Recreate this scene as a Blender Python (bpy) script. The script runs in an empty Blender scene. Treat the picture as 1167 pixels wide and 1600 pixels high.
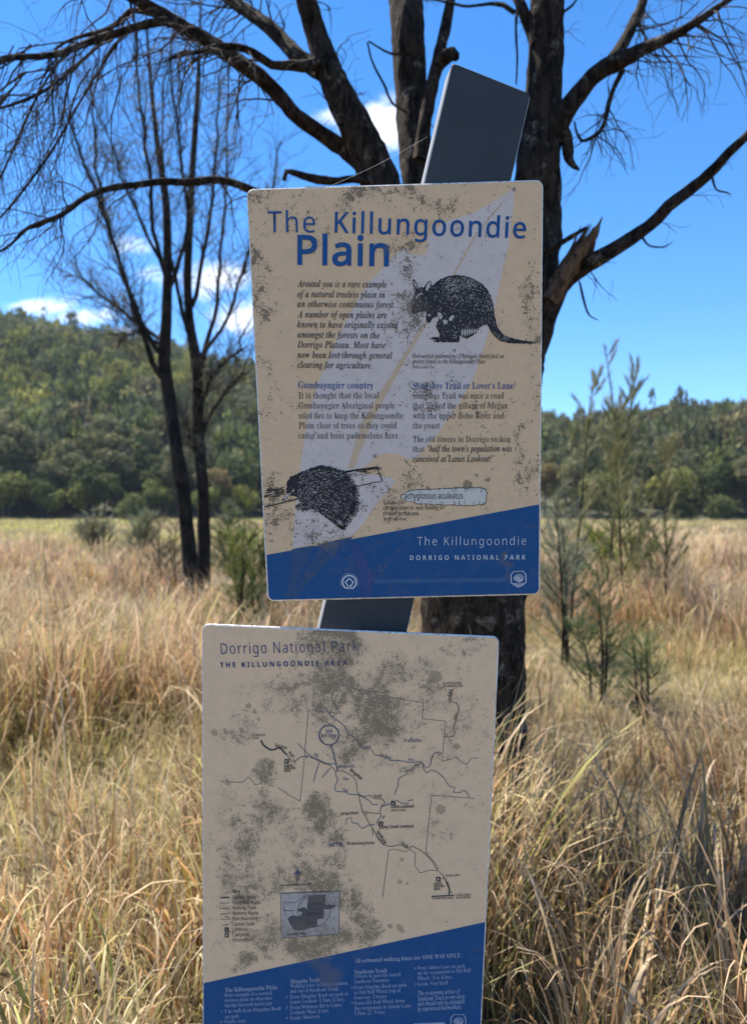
import bpy, bmesh, math, random
import numpy as np
from mathutils import Vector, Matrix
from mathutils.geometry import tessellate_polygon

random.seed(7)
RNG = np.random.default_rng(11)
scene = bpy.context.scene
COL = scene.collection

# ---------------------------------------------------------------- camera, sky, sun
EYE = 1.55
FPX = 1150.0                      # focal length in photo pixels (1167 x 1600 frame)
cd = bpy.data.cameras.new('camera')
cam = bpy.data.objects.new('camera', cd)
COL.objects.link(cam)
scene.camera = cam
cam.location = (0, 0, EYE)
cam.rotation_euler = (math.pi / 2, 0, 0)
cd.sensor_fit = 'VERTICAL'
cd.sensor_height = 36.0
cd.sensor_width = 36.0
cd.lens = FPX / 1600 * 36
cd.clip_start = 0.05
cd.clip_end = 5000
cd.dof.use_dof = True
cd.dof.focus_distance = 1.15
cd.dof.aperture_fstop = 4.5

SUN_EL, SUN_AZ = math.radians(60), math.radians(-54)
world = bpy.data.worlds.new('World')
scene.world = world
world.use_nodes = True
wt = world.node_tree
wl = wt.links
bg = wt.nodes['Background']
bg.inputs['Strength'].default_value = 0.108
sky = wt.nodes.new('ShaderNodeTexSky')
sky.sky_type = 'NISHITA'
sky.sun_disc = False
sky.sun_elevation = SUN_EL
sky.sun_rotation = SUN_AZ
sky.altitude = 700
sky.air_density = 0.85
sky.dust_density = 0.05
sky.ozone_density = 5.0

sun_d = bpy.data.lights.new('sun', 'SUN')
sun_d.energy = 5.0
sun_d.angle = math.radians(0.53)
sun_d.color = (1.0, 0.925, 0.80)
sun = bpy.data.objects.new('sun', sun_d)
COL.objects.link(sun)
sdir = Vector((math.sin(SUN_AZ) * math.cos(SUN_EL), math.cos(SUN_AZ) * math.cos(SUN_EL), math.sin(SUN_EL)))
sun.rotation_euler = (-sdir).to_track_quat('-Z', 'Y').to_euler()

scene.view_settings.view_transform = 'Standard'
scene.view_settings.look = 'None'
scene.view_settings.exposure = 1.32
scene.view_settings.gamma = 1.0
scene.cycles.max_bounces = 6
scene.cycles.diffuse_bounces = 3
scene.cycles.glossy_bounces = 2
scene.cycles.transmission_bounces = 3
scene.cycles.transparent_max_bounces = 4
scene.cycles.use_denoising = True
scene.cycles.use_adaptive_sampling = True
scene.cycles.adaptive_threshold = 0.02


# ---------------------------------------------------------------- node helpers
def N(nt, kind, **kw):
    n = nt.nodes.new(kind)
    for k, v in kw.items():
        if k.startswith('i_'):
            key = k[2:]
            n.inputs[int(key) if key.isdigit() else key].default_value = v
        else:
            setattr(n, k, v)
    return n


def math_n(nt, op, a, b=None, clamp=False):
    n = N(nt, 'ShaderNodeMath', operation=op, use_clamp=clamp)
    for i, x in enumerate((a, b)):
        if x is None:
            continue
        if isinstance(x, (int, float)):
            n.inputs[i].default_value = x
        else:
            nt.links.new(x, n.inputs[i])
    return n.outputs[0]


def vmath(nt, op, a, b):
    n = N(nt, 'ShaderNodeVectorMath', operation=op)
    for i, x in enumerate((a, b)):
        if isinstance(x, tuple):
            n.inputs[i].default_value = x
        else:
            nt.links.new(x, n.inputs[i])
    return n.outputs['Value'] if op == 'LENGTH' else n.outputs['Vector']


def maprange(nt, v, a, b, c=0.0, d=1.0, smooth=True):
    n = N(nt, 'ShaderNodeMapRange', clamp=True)
    if smooth:
        n.interpolation_type = 'SMOOTHSTEP'
    nt.links.new(v, n.inputs['Value'])
    for k, x in (('From Min', a), ('From Max', b), ('To Min', c), ('To Max', d)):
        if isinstance(x, (int, float)):
            n.inputs[k].default_value = x
        else:
            nt.links.new(x, n.inputs[k])
    return n.outputs['Result']


def mixc(nt, f, a, b, blend='MIX'):
    n = N(nt, 'ShaderNodeMix', data_type='RGBA', blend_type=blend)
    if isinstance(f, (int, float)):
        n.inputs[0].default_value = f
    else:
        nt.links.new(f, n.inputs[0])
    for i, x in ((6, a), (7, b)):
        if isinstance(x, tuple):
            n.inputs[i].default_value = x if len(x) == 4 else (*x, 1)
        else:
            nt.links.new(x, n.inputs[i])
    return n.outputs[2]


def noise(nt, vec, scale, detail=4, rough=0.55, dist=0.0):
    n = N(nt, 'ShaderNodeTexNoise', i_Scale=scale, i_Detail=detail, i_Roughness=rough, i_Distortion=dist)
    if vec is not None:
        nt.links.new(vec, n.inputs['Vector'])
    return n.outputs['Fac']


def new_mat(name):
    m = bpy.data.materials.new(name)
    m.use_nodes = True
    return m, m.node_tree, m.node_tree.nodes['Principled BSDF']


# clouds are part of the sky: soft white patches in fixed directions of the sky dome
tc = N(wt, 'ShaderNodeTexCoord')
sep = N(wt, 'ShaderNodeSeparateXYZ')
wl.new(tc.outputs['Generated'], sep.inputs[0])
ymax = math_n(wt, 'MAXIMUM', sep.outputs['Y'], 0.02)
comb = N(wt, 'ShaderNodeCombineXYZ')
wl.new(math_n(wt, 'DIVIDE', sep.outputs['X'], ymax), comb.inputs[0])
wl.new(math_n(wt, 'DIVIDE', sep.outputs['Z'], ymax), comb.inputs[1])
PL = comb.outputs[0]
nz = noise(wt, vmath(wt, 'MULTIPLY', PL, (.7, 1.25, 1)), 11.0, 9, 0.66, 0.6)
nz2 = noise(wt, PL, 42.0, 5, 0.6)
tot = None
for (cu, cv, ru, rv, amp) in ((600, 200, 125, 95, 1.2), (525, 180, 80, 60, 1.0), (70, 478, 130, 42, 1.15), (130, 496, 150, 40, 1.15), (190, 520, 90, 30, 1.0),
                              (345, 435, 130, 72, 1.25), (385, 490, 110, 70, 1.2), (205, 385, 120, 44, .95), (250, 430, 100, 44, .95),
                              (-380, 300, 300, 80, 1.0), (1750, 420, 320, 70, 1.0)):
    d = vmath(wt, 'SUBTRACT', PL, ((cu - 583.5) / FPX, (800 - cv) / FPX, 0))
    d = vmath(wt, 'MULTIPLY', d, (FPX / ru, FPX / rv, 0))
    g = maprange(wt, vmath(wt, 'LENGTH', d, (0, 0, 0)), 0.0, 1.0, amp, 0.0)
    tot = g if tot is None else math_n(wt, 'MAXIMUM', tot, g)
cl = math_n(wt, 'ADD', math_n(wt, 'MULTIPLY', nz, 1.7), math_n(wt, 'MULTIPLY', nz2, 0.5))
cl = math_n(wt, 'ADD', math_n(wt, 'SUBTRACT', cl, 1.48), math_n(wt, 'MULTIPLY', tot, 0.82))
cmask = maprange(wt, cl, 0.08, 0.78)
front = math_n(wt, 'GREATER_THAN', sep.outputs['Y'], 0.03)
cmask = math_n(wt, 'MULTIPLY', cmask, front)
hs = N(wt, 'ShaderNodeHueSaturation', i_Saturation=1.25)
wl.new(sky.outputs[0], hs.inputs['Color'])
skyc = mixc(wt, cmask, hs.outputs[0], (6.6, 6.8, 7.2, 1))
wl.new(skyc, bg.inputs['Color'])


# ---------------------------------------------------------------- object helpers
def tag(o, label=None, cat=None, group=None, kind=None):
    for k, v in (('label', label), ('category', cat), ('group', group), ('kind', kind)):
        if v:
            o[k] = v
    return o


def empty(name, loc=(0, 0, 0)):
    o = bpy.data.objects.new(name, None)
    o.empty_display_size = 0.2
    o.location = loc
    COL.objects.link(o)
    return o


def np_mesh(name, V, F, mat=None, col=None, smooth=False, parent=None, matidx=None):
    """V (n,3); F (m,k) int; col (n,3) per-vertex colour"""
    me = bpy.data.meshes.new(name)
    V = np.asarray(V, np.float32)
    F = np.asarray(F, np.int32)
    m, k = F.shape
    me.vertices.add(len(V))
    me.vertices.foreach_set('co', V.ravel())
    me.loops.add(m * k)
    me.loops.foreach_set('vertex_index', F.ravel())
    me.polygons.add(m)
    me.polygons.foreach_set('loop_start', np.arange(0, m * k, k, dtype=np.int32))
    me.polygons.foreach_set('loop_total', np.full(m, k, np.int32))
    if col is not None:
        a = me.color_attributes.new('tint', 'FLOAT_COLOR', 'POINT')
        c4 = np.ones((len(V), 4), np.float32)
        c4[:, :3] = col
        a.data.foreach_set('color', c4.ravel())
    me.update(calc_edges=True)
    if smooth:
        me.polygons.foreach_set('use_smooth', np.ones(m, bool))
    for mm in (mat if isinstance(mat, (list, tuple)) else [mat]):
        if mm:
            me.materials.append(mm)
    o = bpy.data.objects.new(name, me)
    COL.objects.link(o)
    if parent:
        o.parent = parent
    return o


def P(u, v, D):
    """photo pixel at depth D metres -> world"""
    return np.array([(u - 583.5) / FPX * D, D, EYE - (v - 800) / FPX * D])


class Acc:
    """collects quads into one mesh"""
    def __init__(s):
        s.V, s.F, s.n = [], [], 0

    def tube(s, pts, rad, k=8, rough=0.0, cap=True, seed=0):
        pts = np.asarray(pts, float)
        rad = np.asarray(rad, float)
        n = len(pts)
        T = np.gradient(pts, axis=0)
        T /= np.linalg.norm(T, axis=1)[:, None] + 1e-9
        a = np.array([0, 1., 0.3]) if abs(T[0][1]) < .8 else np.array([1., 0, 0.2])
        ang = np.arange(k) / k * 2 * np.pi
        rows = []
        L = np.concatenate([[0], np.cumsum(np.linalg.norm(np.diff(pts, axis=0), axis=1))])
        for i in range(n):
            nrm = a - T[i] * (a @ T[i])
            nrm /= np.linalg.norm(nrm) + 1e-9
            a = nrm
            b = np.cross(T[i], nrm)
            r = rad[i]
            if rough:
                rr = r * (1 + rough * 1.25 * (np.sin(3 * ang + 7 * L[i] + seed) * .5 + np.sin(5 * ang - 13 * L[i] / max(r, .02) * .12 + seed * 2) * .4
                                       + np.sin(8 * ang + 31 * L[i] + seed * 3) * .35 + RNG.normal(0, .25, k)))
            else:
                rr = np.full(k, r)
            rows.append(pts[i] + (np.cos(ang) * rr)[:, None] * nrm + (np.sin(ang) * rr)[:, None] * b)
        V = np.concatenate(rows)
        i = np.arange(n - 1)[:, None] * k
        j = np.arange(k)[None]
        j2 = (j + 1) % k
        F = np.stack([i + j, i + j2, i + k + j2, i + k + j], -1).reshape(-1, 4)
        s.V.append(V)
        s.F.append(F + s.n)
        s.n += len(V)
        if cap and k >= 4:
            for base in (0, (n - 1) * k):
                q = [[base + x, base + (x + 1), base + k - 2 - x, base + k - 1 - x] for x in range(0, k // 2 - 1)]
                s.F.append(np.array(q) + s.n - len(V))

    def add(s, V, F):
        s.V.append(np.asarray(V, float))
        s.F.append(np.asarray(F) + s.n)
        s.n += len(V)

    def build(s, name, mat, parent=None, smooth=True):
        return np_mesh(name, np.concatenate(s.V), np.concatenate(s.F), mat, smooth=smooth, parent=parent)


def smooth_path(pts, rad, step):
    """Catmull-Rom resample of a polyline of 3-D points"""
    pts = np.asarray(pts, float)
    rad = np.asarray(rad, float)
    Q = np.vstack([2 * pts[0] - pts[1], pts, 2 * pts[-1] - pts[-2]])
    out, ro = [], []
    for i in range(len(pts) - 1):
        L = np.linalg.norm(pts[i + 1] - pts[i])
        m = max(1, int(round(L / step)))
        for t in np.arange(m) / m:
            p0, p1, p2, p3 = Q[i:i + 4]
            out.append(.5 * (2 * p1 + (p2 - p0) * t + (2 * p0 - 5 * p1 + 4 * p2 - p3) * t * t + (3 * p1 - p0 - 3 * p2 + p3) * t ** 3))
            ro.append(rad[i] * (1 - t) + rad[i + 1] * t)
    out.append(pts[-1])
    ro.append(rad[-1])
    return np.array(out), np.array(ro)


def ribbons(base, h, phi, th0, th1, pw, w, S, twist=0.25):
    """curved grass blades: arrays of n blades -> V, F"""
    n = len(h)
    side = np.stack([-np.sin(phi + RNG.normal(0, twist, n)), np.cos(phi + RNG.normal(0, twist, n)), np.zeros(n)], 1)
    d = np.stack([np.cos(phi), np.sin(phi), np.zeros(n)], 1)
    pos = base.copy()
    rows = []
    for j in range(S + 1):
        t = j / S
        ww = w * (0.55 + 0.45 * min(1, t * 4)) * (1 - t ** 2.2) * 0.5 + 0.0002
        rows.append(pos - side * ww[:, None])
        rows.append(pos + side * ww[:, None])
        th = th0 + (th1 - th0) * ((j + .5) / S) ** pw
        pos = pos + (h / S)[:, None] * (np.sin(th)[:, None] * d + np.cos(th)[:, None] * np.array([0, 0, 1.]))
    V = np.stack(rows, 1)            # n, 2(S+1), 3
    k = 2 * (S + 1)
    f = np.array([[2 * j, 2 * j + 1, 2 * j + 3, 2 * j + 2] for j in range(S)])
    F = (np.arange(n)[:, None, None] * k + f[None]).reshape(-1, 4)
    return V.reshape(-1, 3), F, k


def vnoise(x, y, seed=0):
    """cheap smooth value noise in 2-D, numpy"""
    def h(a, b):
        v = np.sin(a * 127.1 + b * 311.7 + seed * 74.7) * 43758.5453
        return v - np.floor(v)
    xi, yi = np.floor(x), np.floor(y)
    xf, yf = x - xi, y - yi
    xf, yf = xf * xf * (3 - 2 * xf), yf * yf * (3 - 2 * yf)
    return ((h(xi, yi) * (1 - xf) + h(xi + 1, yi) * xf) * (1 - yf) + (h(xi, yi + 1) * (1 - xf) + h(xi + 1, yi + 1) * xf) * yf)


def fbm(x, y, seed=0, o=4):
    s, a, t = 0, .5, 0
    for i in range(o):
        s = s + a * vnoise(x * 2 ** i + 17 * i, y * 2 ** i - 9 * i, seed + i)
        t += a
        a *= .5
    return s / t


# letter outlines of five plain styles, by character code: advance width, then each closed outline as a start
# point and steps (units of 1/500 em)
OUTLINES = {
    'sans': {
        32: [139],
        40: [162,[84,116,7,86,24,77,41,68,-27,0,-52,-67,-33,-80,-12,-84,12,-84,33,-80,52,-67,27,0,-41,68,-24,77]],
        41: [162,[78,116,-8,-86,-24,-77,-40,-68,27,0,51,67,34,80,12,84,-12,84,-34,80,-51,67,-27,0,40,-68,24,-77]],
        46: [110,[55,56,-16,-5,-10,-10,-4,-16,4,-15,10,-10,16,-5,15,5,10,10,5,15,-5,16,-10,10]],
        49: [286,[135,0,0,263,2,48,-31,-28,-38,-31,-23,30,96,75,37,0,0,-357]],
        53: [286,[124,-5,-18,1,-34,4,-15,4,-14,5,-11,5,0,42,12,-7,15,-6,16,-4,34,-6,16,0,24,2,21,6,18,10,14,15,8,19,3,24,-3,22,-7,18,-12,14,-17,11,-23,6,-28,2,-32,-3,-29,-4,-22,14,14,168,178,0,0,-40,-141,0,-8,-103,33,4,22,1,34,-3,29,-9,24,-16,18,-20,11,-26,4,-31,-4,-34,-12,-29,-20,-24,-26,-18,-33,-10]],
        54: [286,[149,-5,-22,2,-20,6,-19,9,-18,13,-14,18,-12,21,-9,25,-6,30,-1,34,0,25,3,25,3,25,6,24,8,23,11,21,13,19,17,16,20,13,23,10,27,6,32,2,23,-1,15,-2,6,-1,0,-38,-20,5,-23,1,-22,-1,-19,-4,-16,-7,-15,-8,-12,-11,-10,-12,-8,-14,-6,-15,-5,-17,-3,-18,-4,-37,3,0,8,11,11,9,13,9,14,7,18,4,20,2,29,-4,25,-9,21,-16,16,-21,9,-27,4,-32,-4,-35,-10,-29,-17,-24,-23,-18,-28,-10],[149,32,19,2,17,7,15,11,10,16,7,21,2,26,-2,21,-6,18,-9,15,-14,11,-17,7,-21,2,-15,-1,-14,-3,-12,-6,-11,-7,-9,-8,-7,-9,-6,-11,-3,-10,-1,-11,1,-14,3,-14,5,-14,6,-14,9,-11,10,-10,12,-8,14,-4]],
        65: [320,[0,0,139,358,41,0,139,-358,-46,0,-43,111,-142,0,-42,-111],[103,151,113,0,-41,111,-16,50,-15,-53]],
        66: [325,[49,0,0,357,102,0,41,-2,33,-7,27,-11,19,-16,11,-23,4,-30,-2,-19,-6,-18,-9,-15,-14,-12,-17,-9,-20,-5,0,-3,15,-3,13,-4,13,-6,11,-7,10,-9,8,-11,5,-13,4,-15,1,-18,-4,-29,-11,-25,-18,-20,-25,-15,-30,-9,-36,-3],[93,205,67,0,27,2,21,5,15,8,9,11,6,15,2,18,-3,17,-7,14,-11,11,-17,7,-22,4,-27,2,-60,0],[93,38,73,0,28,2,22,6,16,10,10,14,6,16,2,19,-2,17,-7,16,-10,12,-16,10,-23,6,-30,1,-69,0]],
        67: [316,[195,-5,-35,3,-30,7,-26,12,-23,18,-18,21,-14,25,-10,30,-6,32,-2,36,2,35,6,31,11,29,15,26,20,21,24,18,27,13,31,7,35,3,36,-2,33,-7,30,-12,-18,-38,-37,13,-29,6,-15,1,-36,-5,-30,-13,-25,-21,-18,-29,-11,-35,-4,-42,3,-41,11,-35,17,-29,24,-21,30,-13,38,-4,15,0,30,3,41,11,0,-39,-14,-5,-28,-6,-32,-4]],
        68: [365,[49,0,0,357,109,0,35,-2,31,-7,28,-11,24,-15,21,-20,16,-24,12,-28,7,-32,2,-36,-5,-55,-16,-46,-28,-35,-37,-26,-46,-15,-54,-5],[93,38,49,0,81,16,48,48,16,79,-4,43,-12,35,-19,26,-27,19,-33,11,-40,4,-59,0]],
        69: [278,[49,0,0,357,199,0,0,-40,-155,0,0,-111,146,0,0,-39,-146,0,0,-128,155,0,0,-39]],
        70: [260,[49,0,0,357,199,0,0,-40,-155,0,0,-126,146,0,0,-39,-146,0,0,-152]],
        71: [364,[202,-5,-36,2,-31,8,-27,12,-23,17,-20,21,-15,26,-11,29,-6,33,-2,35,2,36,7,33,13,28,16,26,21,21,26,17,29,13,33,7,38,3,19,-1,37,-4,18,-5,32,-11,-17,-39,-27,10,-32,8,-33,3,-40,-5,-33,-13,-27,-21,-20,-29,-12,-35,-3,-42,1,-27,5,-25,7,-23,11,-20,15,-17,18,-14,21,-10,26,-6,30,-2,28,1,23,3,19,4,0,107,-78,0,0,39,123,0,0,-174,-39,-11,-19,-3,-21,-3]],
        73: [170,[20,0,0,26,42,9,0,286,-42,10,0,26,129,0,0,-26,-42,-10,0,-286,42,-9,0,-26]],
        75: [310,[49,0,0,357,44,0,0,-176,159,176,52,0,-141,-156,147,-201,-53,0,-127,170,-37,-31,0,-139]],
        76: [262,[49,0,0,357,44,0,0,-317,157,0,0,-40]],
        78: [380,[49,0,0,357,52,0,190,-295,2,0,-3,82,0,213,42,0,0,-357,-53,0,-191,297,-2,0,4,-79,0,-218]],
        79: [391,[196,-5,-35,3,-31,7,-27,13,-22,17,-18,22,-14,26,-10,29,-6,32,-2,36,2,35,6,32,10,29,14,25,18,21,22,18,27,12,31,8,35,2,34,-2,30,-8,26,-12,22,-17,19,-22,14,-25,11,-29,6,-33,2,-35,-2,-35,-6,-33,-11,-29,-14,-25,-19,-22,-22,-17,-26,-13,-30,-7],[196,34,37,4,29,13,23,22,15,29,9,35,4,42,-4,42,-9,35,-15,29,-23,21,-29,13,-37,4,-37,-4,-30,-13,-22,-21,-16,-29,-10,-35,-3,-42,3,-42,10,-35,16,-29,22,-22,30,-13]],
        80: [303,[49,0,0,357,94,0,42,-3,34,-9,26,-16,18,-20,10,-26,4,-31,-1,-19,-5,-19,-7,-17,-11,-16,-15,-14,-19,-12,-23,-9,-28,-5,-33,-2,-42,0,0,-139],[93,178,37,0,31,1,25,6,20,9,13,14,9,18,3,24,-3,21,-7,17,-12,13,-18,10,-23,6,-29,2,-46,0]],
        82: [311,[49,0,0,357,98,0,40,-3,33,-8,25,-14,18,-20,10,-25,4,-31,-1,-18,-4,-16,-5,-14,-8,-12,-9,-10,-10,-8,-11,-7,-23,-11,98,-160,-53,0,-86,147,-72,0,0,-147],[93,186,54,0,26,1,22,6,16,10,11,13,6,17,3,21,-3,21,-7,16,-12,12,-16,8,-22,5,-27,2,-51,0]],
        83: [275,[124,-5,-38,2,-18,3,-30,7,-12,5,0,43,12,-5,32,-9,37,-6,19,-1,24,2,20,5,16,8,11,12,7,14,2,16,-1,12,-2,9,-4,9,-7,8,-8,7,-11,7,-31,14,-48,20,-23,13,-18,16,-13,17,-7,22,-3,26,2,18,4,16,9,15,10,12,14,11,16,8,18,6,20,4,21,1,19,-1,35,-5,16,-4,28,-10,-13,-38,-27,9,-14,4,-30,5,-15,0,-20,-1,-17,-5,-13,-8,-10,-10,-6,-13,-1,-14,0,-12,3,-10,4,-8,6,-8,8,-7,23,-13,71,-31,16,-8,13,-10,11,-10,9,-12,6,-13,4,-16,1,-17,-4,-30,-11,-24,-19,-21,-26,-14,-31,-9]],
        84: [278,[116,0,0,318,-111,0,0,39,268,0,0,-39,-111,0,0,-318]],
        85: [366,[181,-5,-41,4,-34,12,-26,20,-20,27,-11,32,-4,37,0,230,45,0,0,-232,3,-26,7,-23,13,-18,18,-13,24,-8,29,-3,29,3,23,8,18,15,12,19,7,22,2,25,0,231,45,0,0,-231,-2,-24,-5,-22,-8,-21,-12,-18,-15,-16,-19,-13,-22,-9,-26,-6]],
        87: [465,[101,0,-95,357,47,0,59,-233,7,-29,7,-41,4,28,10,45,68,230,46,0,70,-232,8,-31,7,-40,4,26,10,44,59,233,47,0,-95,-357,-46,0,-69,234,-18,71,-6,-28,-7,-29,-72,-248]],
        97: [281,[107,-5,-22,2,-21,7,-17,10,-13,15,-8,21,-3,25,3,24,11,21,18,16,24,13,33,7,40,4,45,1,-2,37,-4,15,-8,11,-11,7,-14,5,-16,1,-28,-3,-25,-8,-23,-10,-13,34,26,11,31,9,17,2,17,0,30,-2,24,-7,19,-12,13,-17,7,-23,3,-29,0,-182,-32,0,-8,38,-2,0,-12,-13,-13,-11,-12,-8,-15,-6,-17,-4],[118,30,21,3,19,6,16,10,12,15,8,19,2,24,0,24,-39,-1,-30,-3,-23,-5,-16,-9,-11,-10,-6,-13,-2,-16,1,-14,5,-11,7,-8,10,-6,12,-3]],
        98: [308,[170,-5,-20,1,-17,4,-15,7,-12,8,-11,9,-8,10,-4,0,-9,-34,-32,0,0,380,45,0,-1,-104,-2,-44,3,0,8,11,11,10,12,8,15,6,17,4,20,1,31,-3,26,-12,23,-19,17,-27,10,-35,3,-42,-3,-42,-11,-35,-16,-27,-23,-19,-27,-12],[163,32,22,2,18,9,14,15,10,20,6,26,2,30,-9,57,-24,34,-40,11,-25,-3,-20,-8,-14,-14,-9,-19,-6,-25,-1,-34,1,-30,6,-25,9,-20,14,-15,20,-9]],
        99: [240,[150,-5,-23,2,-21,4,-19,8,-17,12,-15,15,-12,19,-8,22,-6,26,-1,29,1,31,6,27,9,23,12,19,15,15,18,11,19,9,22,4,23,2,14,0,26,-4,11,-3,20,-8,-14,-36,-28,8,-20,4,-10,1,-44,-12,-26,-34,-9,-56,2,-30,7,-25,10,-19,15,-15,19,-8,24,-3,14,1,24,3,31,12,0,-40,-9,-4,-21,-6,-24,-4]],
        100: [308,[138,-5,-32,4,-26,11,-22,20,-17,27,-10,34,-3,42,3,43,10,35,17,27,22,19,27,12,31,4,19,-1,17,-4,15,-6,12,-9,11,-9,9,-10,3,0,-3,39,0,107,44,0,0,-380,-35,0,-7,36,-2,0,-9,-11,-11,-9,-12,-9,-15,-7,-17,-4],[144,32,26,2,20,8,14,13,10,18,6,23,2,37,-2,31,-6,25,-9,21,-14,15,-20,9,-27,2,-22,-3,-17,-9,-14,-16,-10,-21,-6,-25,-2,-30,2,-29,6,-25,10,-20,14,-15,18,-9]],
        101: [282,[157,-5,-25,2,-22,5,-21,9,-18,12,-15,15,-12,19,-9,22,-6,25,-1,28,1,28,5,25,8,23,11,19,14,16,17,13,19,9,20,6,23,2,22,-2,20,-5,17,-8,15,-11,13,-14,10,-17,8,-19,4,-22,2,-23,0,-27,-184,0,3,-27,8,-23,12,-19,17,-13,21,-8,24,-2,17,0,29,4,27,8,14,6,0,-38,-28,-10,-13,-4,-14,-2],[74,160,137,0,-2,22,-6,18,-8,16,-13,12,-16,7,-21,2,-19,-2,-17,-7,-13,-11,-11,-16,-7,-18]],
        102: [172,[55,0,0,234,-47,0,0,21,47,15,0,15,2,31,8,25,13,19,17,12,21,8,26,2,29,-2,23,-6,-12,-35,-19,5,-14,2,-7,1,-13,-2,-11,-5,-9,-8,-6,-12,-3,-15,-1,-37,67,0,0,-34,-67,0,0,-234]],
        103: [308,[145,-120,-37,2,-32,6,-27,9,0,41,28,-12,33,-7,38,-3,21,3,18,6,15,12,11,15,6,18,3,22,1,43,-2,0,-21,-22,-28,-13,-34,-5,-32,4,-27,12,-22,21,-16,27,-10,34,-3,40,3,40,10,34,16,28,22,21,27,13,32,4,17,-1,16,-3,14,-6,14,-8,12,-10,11,-13,2,0,6,36,35,0,0,-273,-3,-35,-10,-28,-16,-23,-23,-16,-31,-10],[144,31,25,2,20,8,15,12,10,17,6,24,2,39,-2,34,-6,26,-11,19,-15,13,-20,8,-24,3,-21,-3,-17,-9,-14,-15,-11,-20,-6,-26,-2,-30,2,-30,6,-26,10,-20,14,-14,18,-9]],
        104: [309,[42,0,0,380,45,0,0,-111,-3,-38,3,0,10,13,11,10,14,8,16,6,16,3,17,1,29,-2,25,-8,19,-13,14,-18,8,-25,3,-32,0,-174,-44,0,0,172,-7,35,-20,22,-33,7,-27,-3,-20,-8,-15,-14,-9,-20,-6,-24,-1,-29,0,-138]],
        105: [129,[65,312,-7,1,-6,3,-5,4,-5,5,-2,7,-1,8,1,9,2,7,5,6,5,4,6,2,7,0,6,0,6,-2,6,-4,4,-6,3,-7,1,-9,-1,-8,-3,-7,-4,-5,-6,-4,-6,-3],[42,0,0,268,45,0,0,-268]],
        107: [267,[42,0,0,380,44,0,0,-198,-2,-44,2,0,32,39,86,91,51,0,-108,-114,116,-154,-54,0,-93,125,-30,-26,0,-99]],
        108: [129,[42,0,0,380,45,0,0,-380]],
        109: [468,[42,0,0,268,36,0,7,-37,2,0,9,13,12,11,13,8,14,5,15,4,16,1,37,-5,27,-15,18,-25,3,0,10,14,12,11,14,9,16,6,16,4,18,1,27,-3,23,-7,18,-13,12,-19,8,-25,2,-32,0,-174,-43,0,0,173,-7,35,-18,21,-30,7,-24,-3,-18,-7,-14,-12,-9,-18,-6,-22,-1,-26,0,-148,-44,0,0,173,-6,35,-18,21,-31,7,-24,-3,-19,-8,-13,-14,-9,-19,-5,-24,-1,-29,0,-139]],
        110: [309,[42,0,0,268,36,0,7,-37,2,0,10,13,12,11,14,8,16,5,16,4,17,1,29,-3,24,-7,19,-13,14,-19,8,-25,3,-32,0,-174,-44,0,0,172,-7,35,-20,22,-33,7,-27,-3,-20,-8,-14,-14,-10,-19,-6,-24,-1,-29,0,-139]],
        111: [303,[151,-5,-23,2,-21,5,-20,9,-17,13,-15,16,-11,19,-9,22,-6,25,-1,28,3,41,11,35,19,27,25,20,30,12,36,4,23,-2,22,-5,19,-9,17,-13,15,-15,12,-19,9,-22,5,-25,1,-29,-3,-41,-12,-34,-18,-27,-25,-21,-31,-12],[152,32,24,3,20,9,15,15,11,21,6,25,2,29,-2,30,-6,25,-11,20,-15,15,-20,9,-25,3,-25,-3,-20,-9,-14,-15,-11,-20,-6,-25,-2,-30,2,-29,6,-25,11,-21,15,-15,20,-9]],
        112: [308,[42,-120,0,388,37,0,6,-37,2,0,8,12,11,9,12,9,14,7,18,4,20,1,31,-4,26,-11,23,-19,17,-27,10,-35,3,-43,-3,-42,-10,-34,-17,-27,-23,-20,-26,-12,-31,-4,-20,1,-17,4,-15,7,-12,8,-11,9,-8,10,-3,0,2,-37,1,-117],[163,32,15,1,14,5,11,7,10,10,8,12,6,15,4,16,3,18,1,19,-2,29,-6,24,-10,21,-14,15,-18,9,-23,3,-25,-3,-19,-7,-14,-13,-9,-18,-6,-23,-2,-38,1,-30,6,-25,9,-21,14,-15,20,-9]],
        114: [207,[42,0,0,268,37,0,5,-49,2,0,9,14,11,13,13,11,15,9,16,5,17,2,17,-1,15,-2,-5,-41,-15,3,-14,1,-14,-1,-13,-4,-12,-6,-11,-9,-10,-10,-8,-13,-6,-14,-3,-16,-1,-17,0,-143]],
        115: [240,[110,-5,-34,2,-14,2,-25,8,-11,5,0,40,24,-10,30,-8,15,-3,16,0,20,1,16,3,13,6,8,8,5,10,2,11,-3,12,-8,11,-15,11,-24,12,-48,19,-24,14,-10,8,-8,9,-5,10,-3,12,-1,14,3,21,9,17,15,15,21,10,24,6,28,2,16,-1,30,-4,14,-3,26,-10,-16,-35,-23,8,-24,7,-26,2,-17,-1,-13,-3,-11,-5,-8,-6,-5,-8,-1,-10,0,-6,2,-7,4,-5,13,-10,20,-10,60,-25,24,-14,9,-8,8,-9,5,-11,3,-11,1,-14,-3,-24,-10,-20,-16,-15,-22,-11,-26,-7]],
        116: [181,[125,-5,-14,1,-13,2,-12,4,-11,6,-10,9,-8,10,-6,14,-4,17,-1,20,0,156,-38,0,0,21,39,17,17,57,26,0,0,-61,77,0,0,-34,-77,0,0,-155,1,-15,4,-12,7,-9,8,-7,10,-4,19,-1,14,2,17,3,0,-33,-20,-6]],
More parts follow.
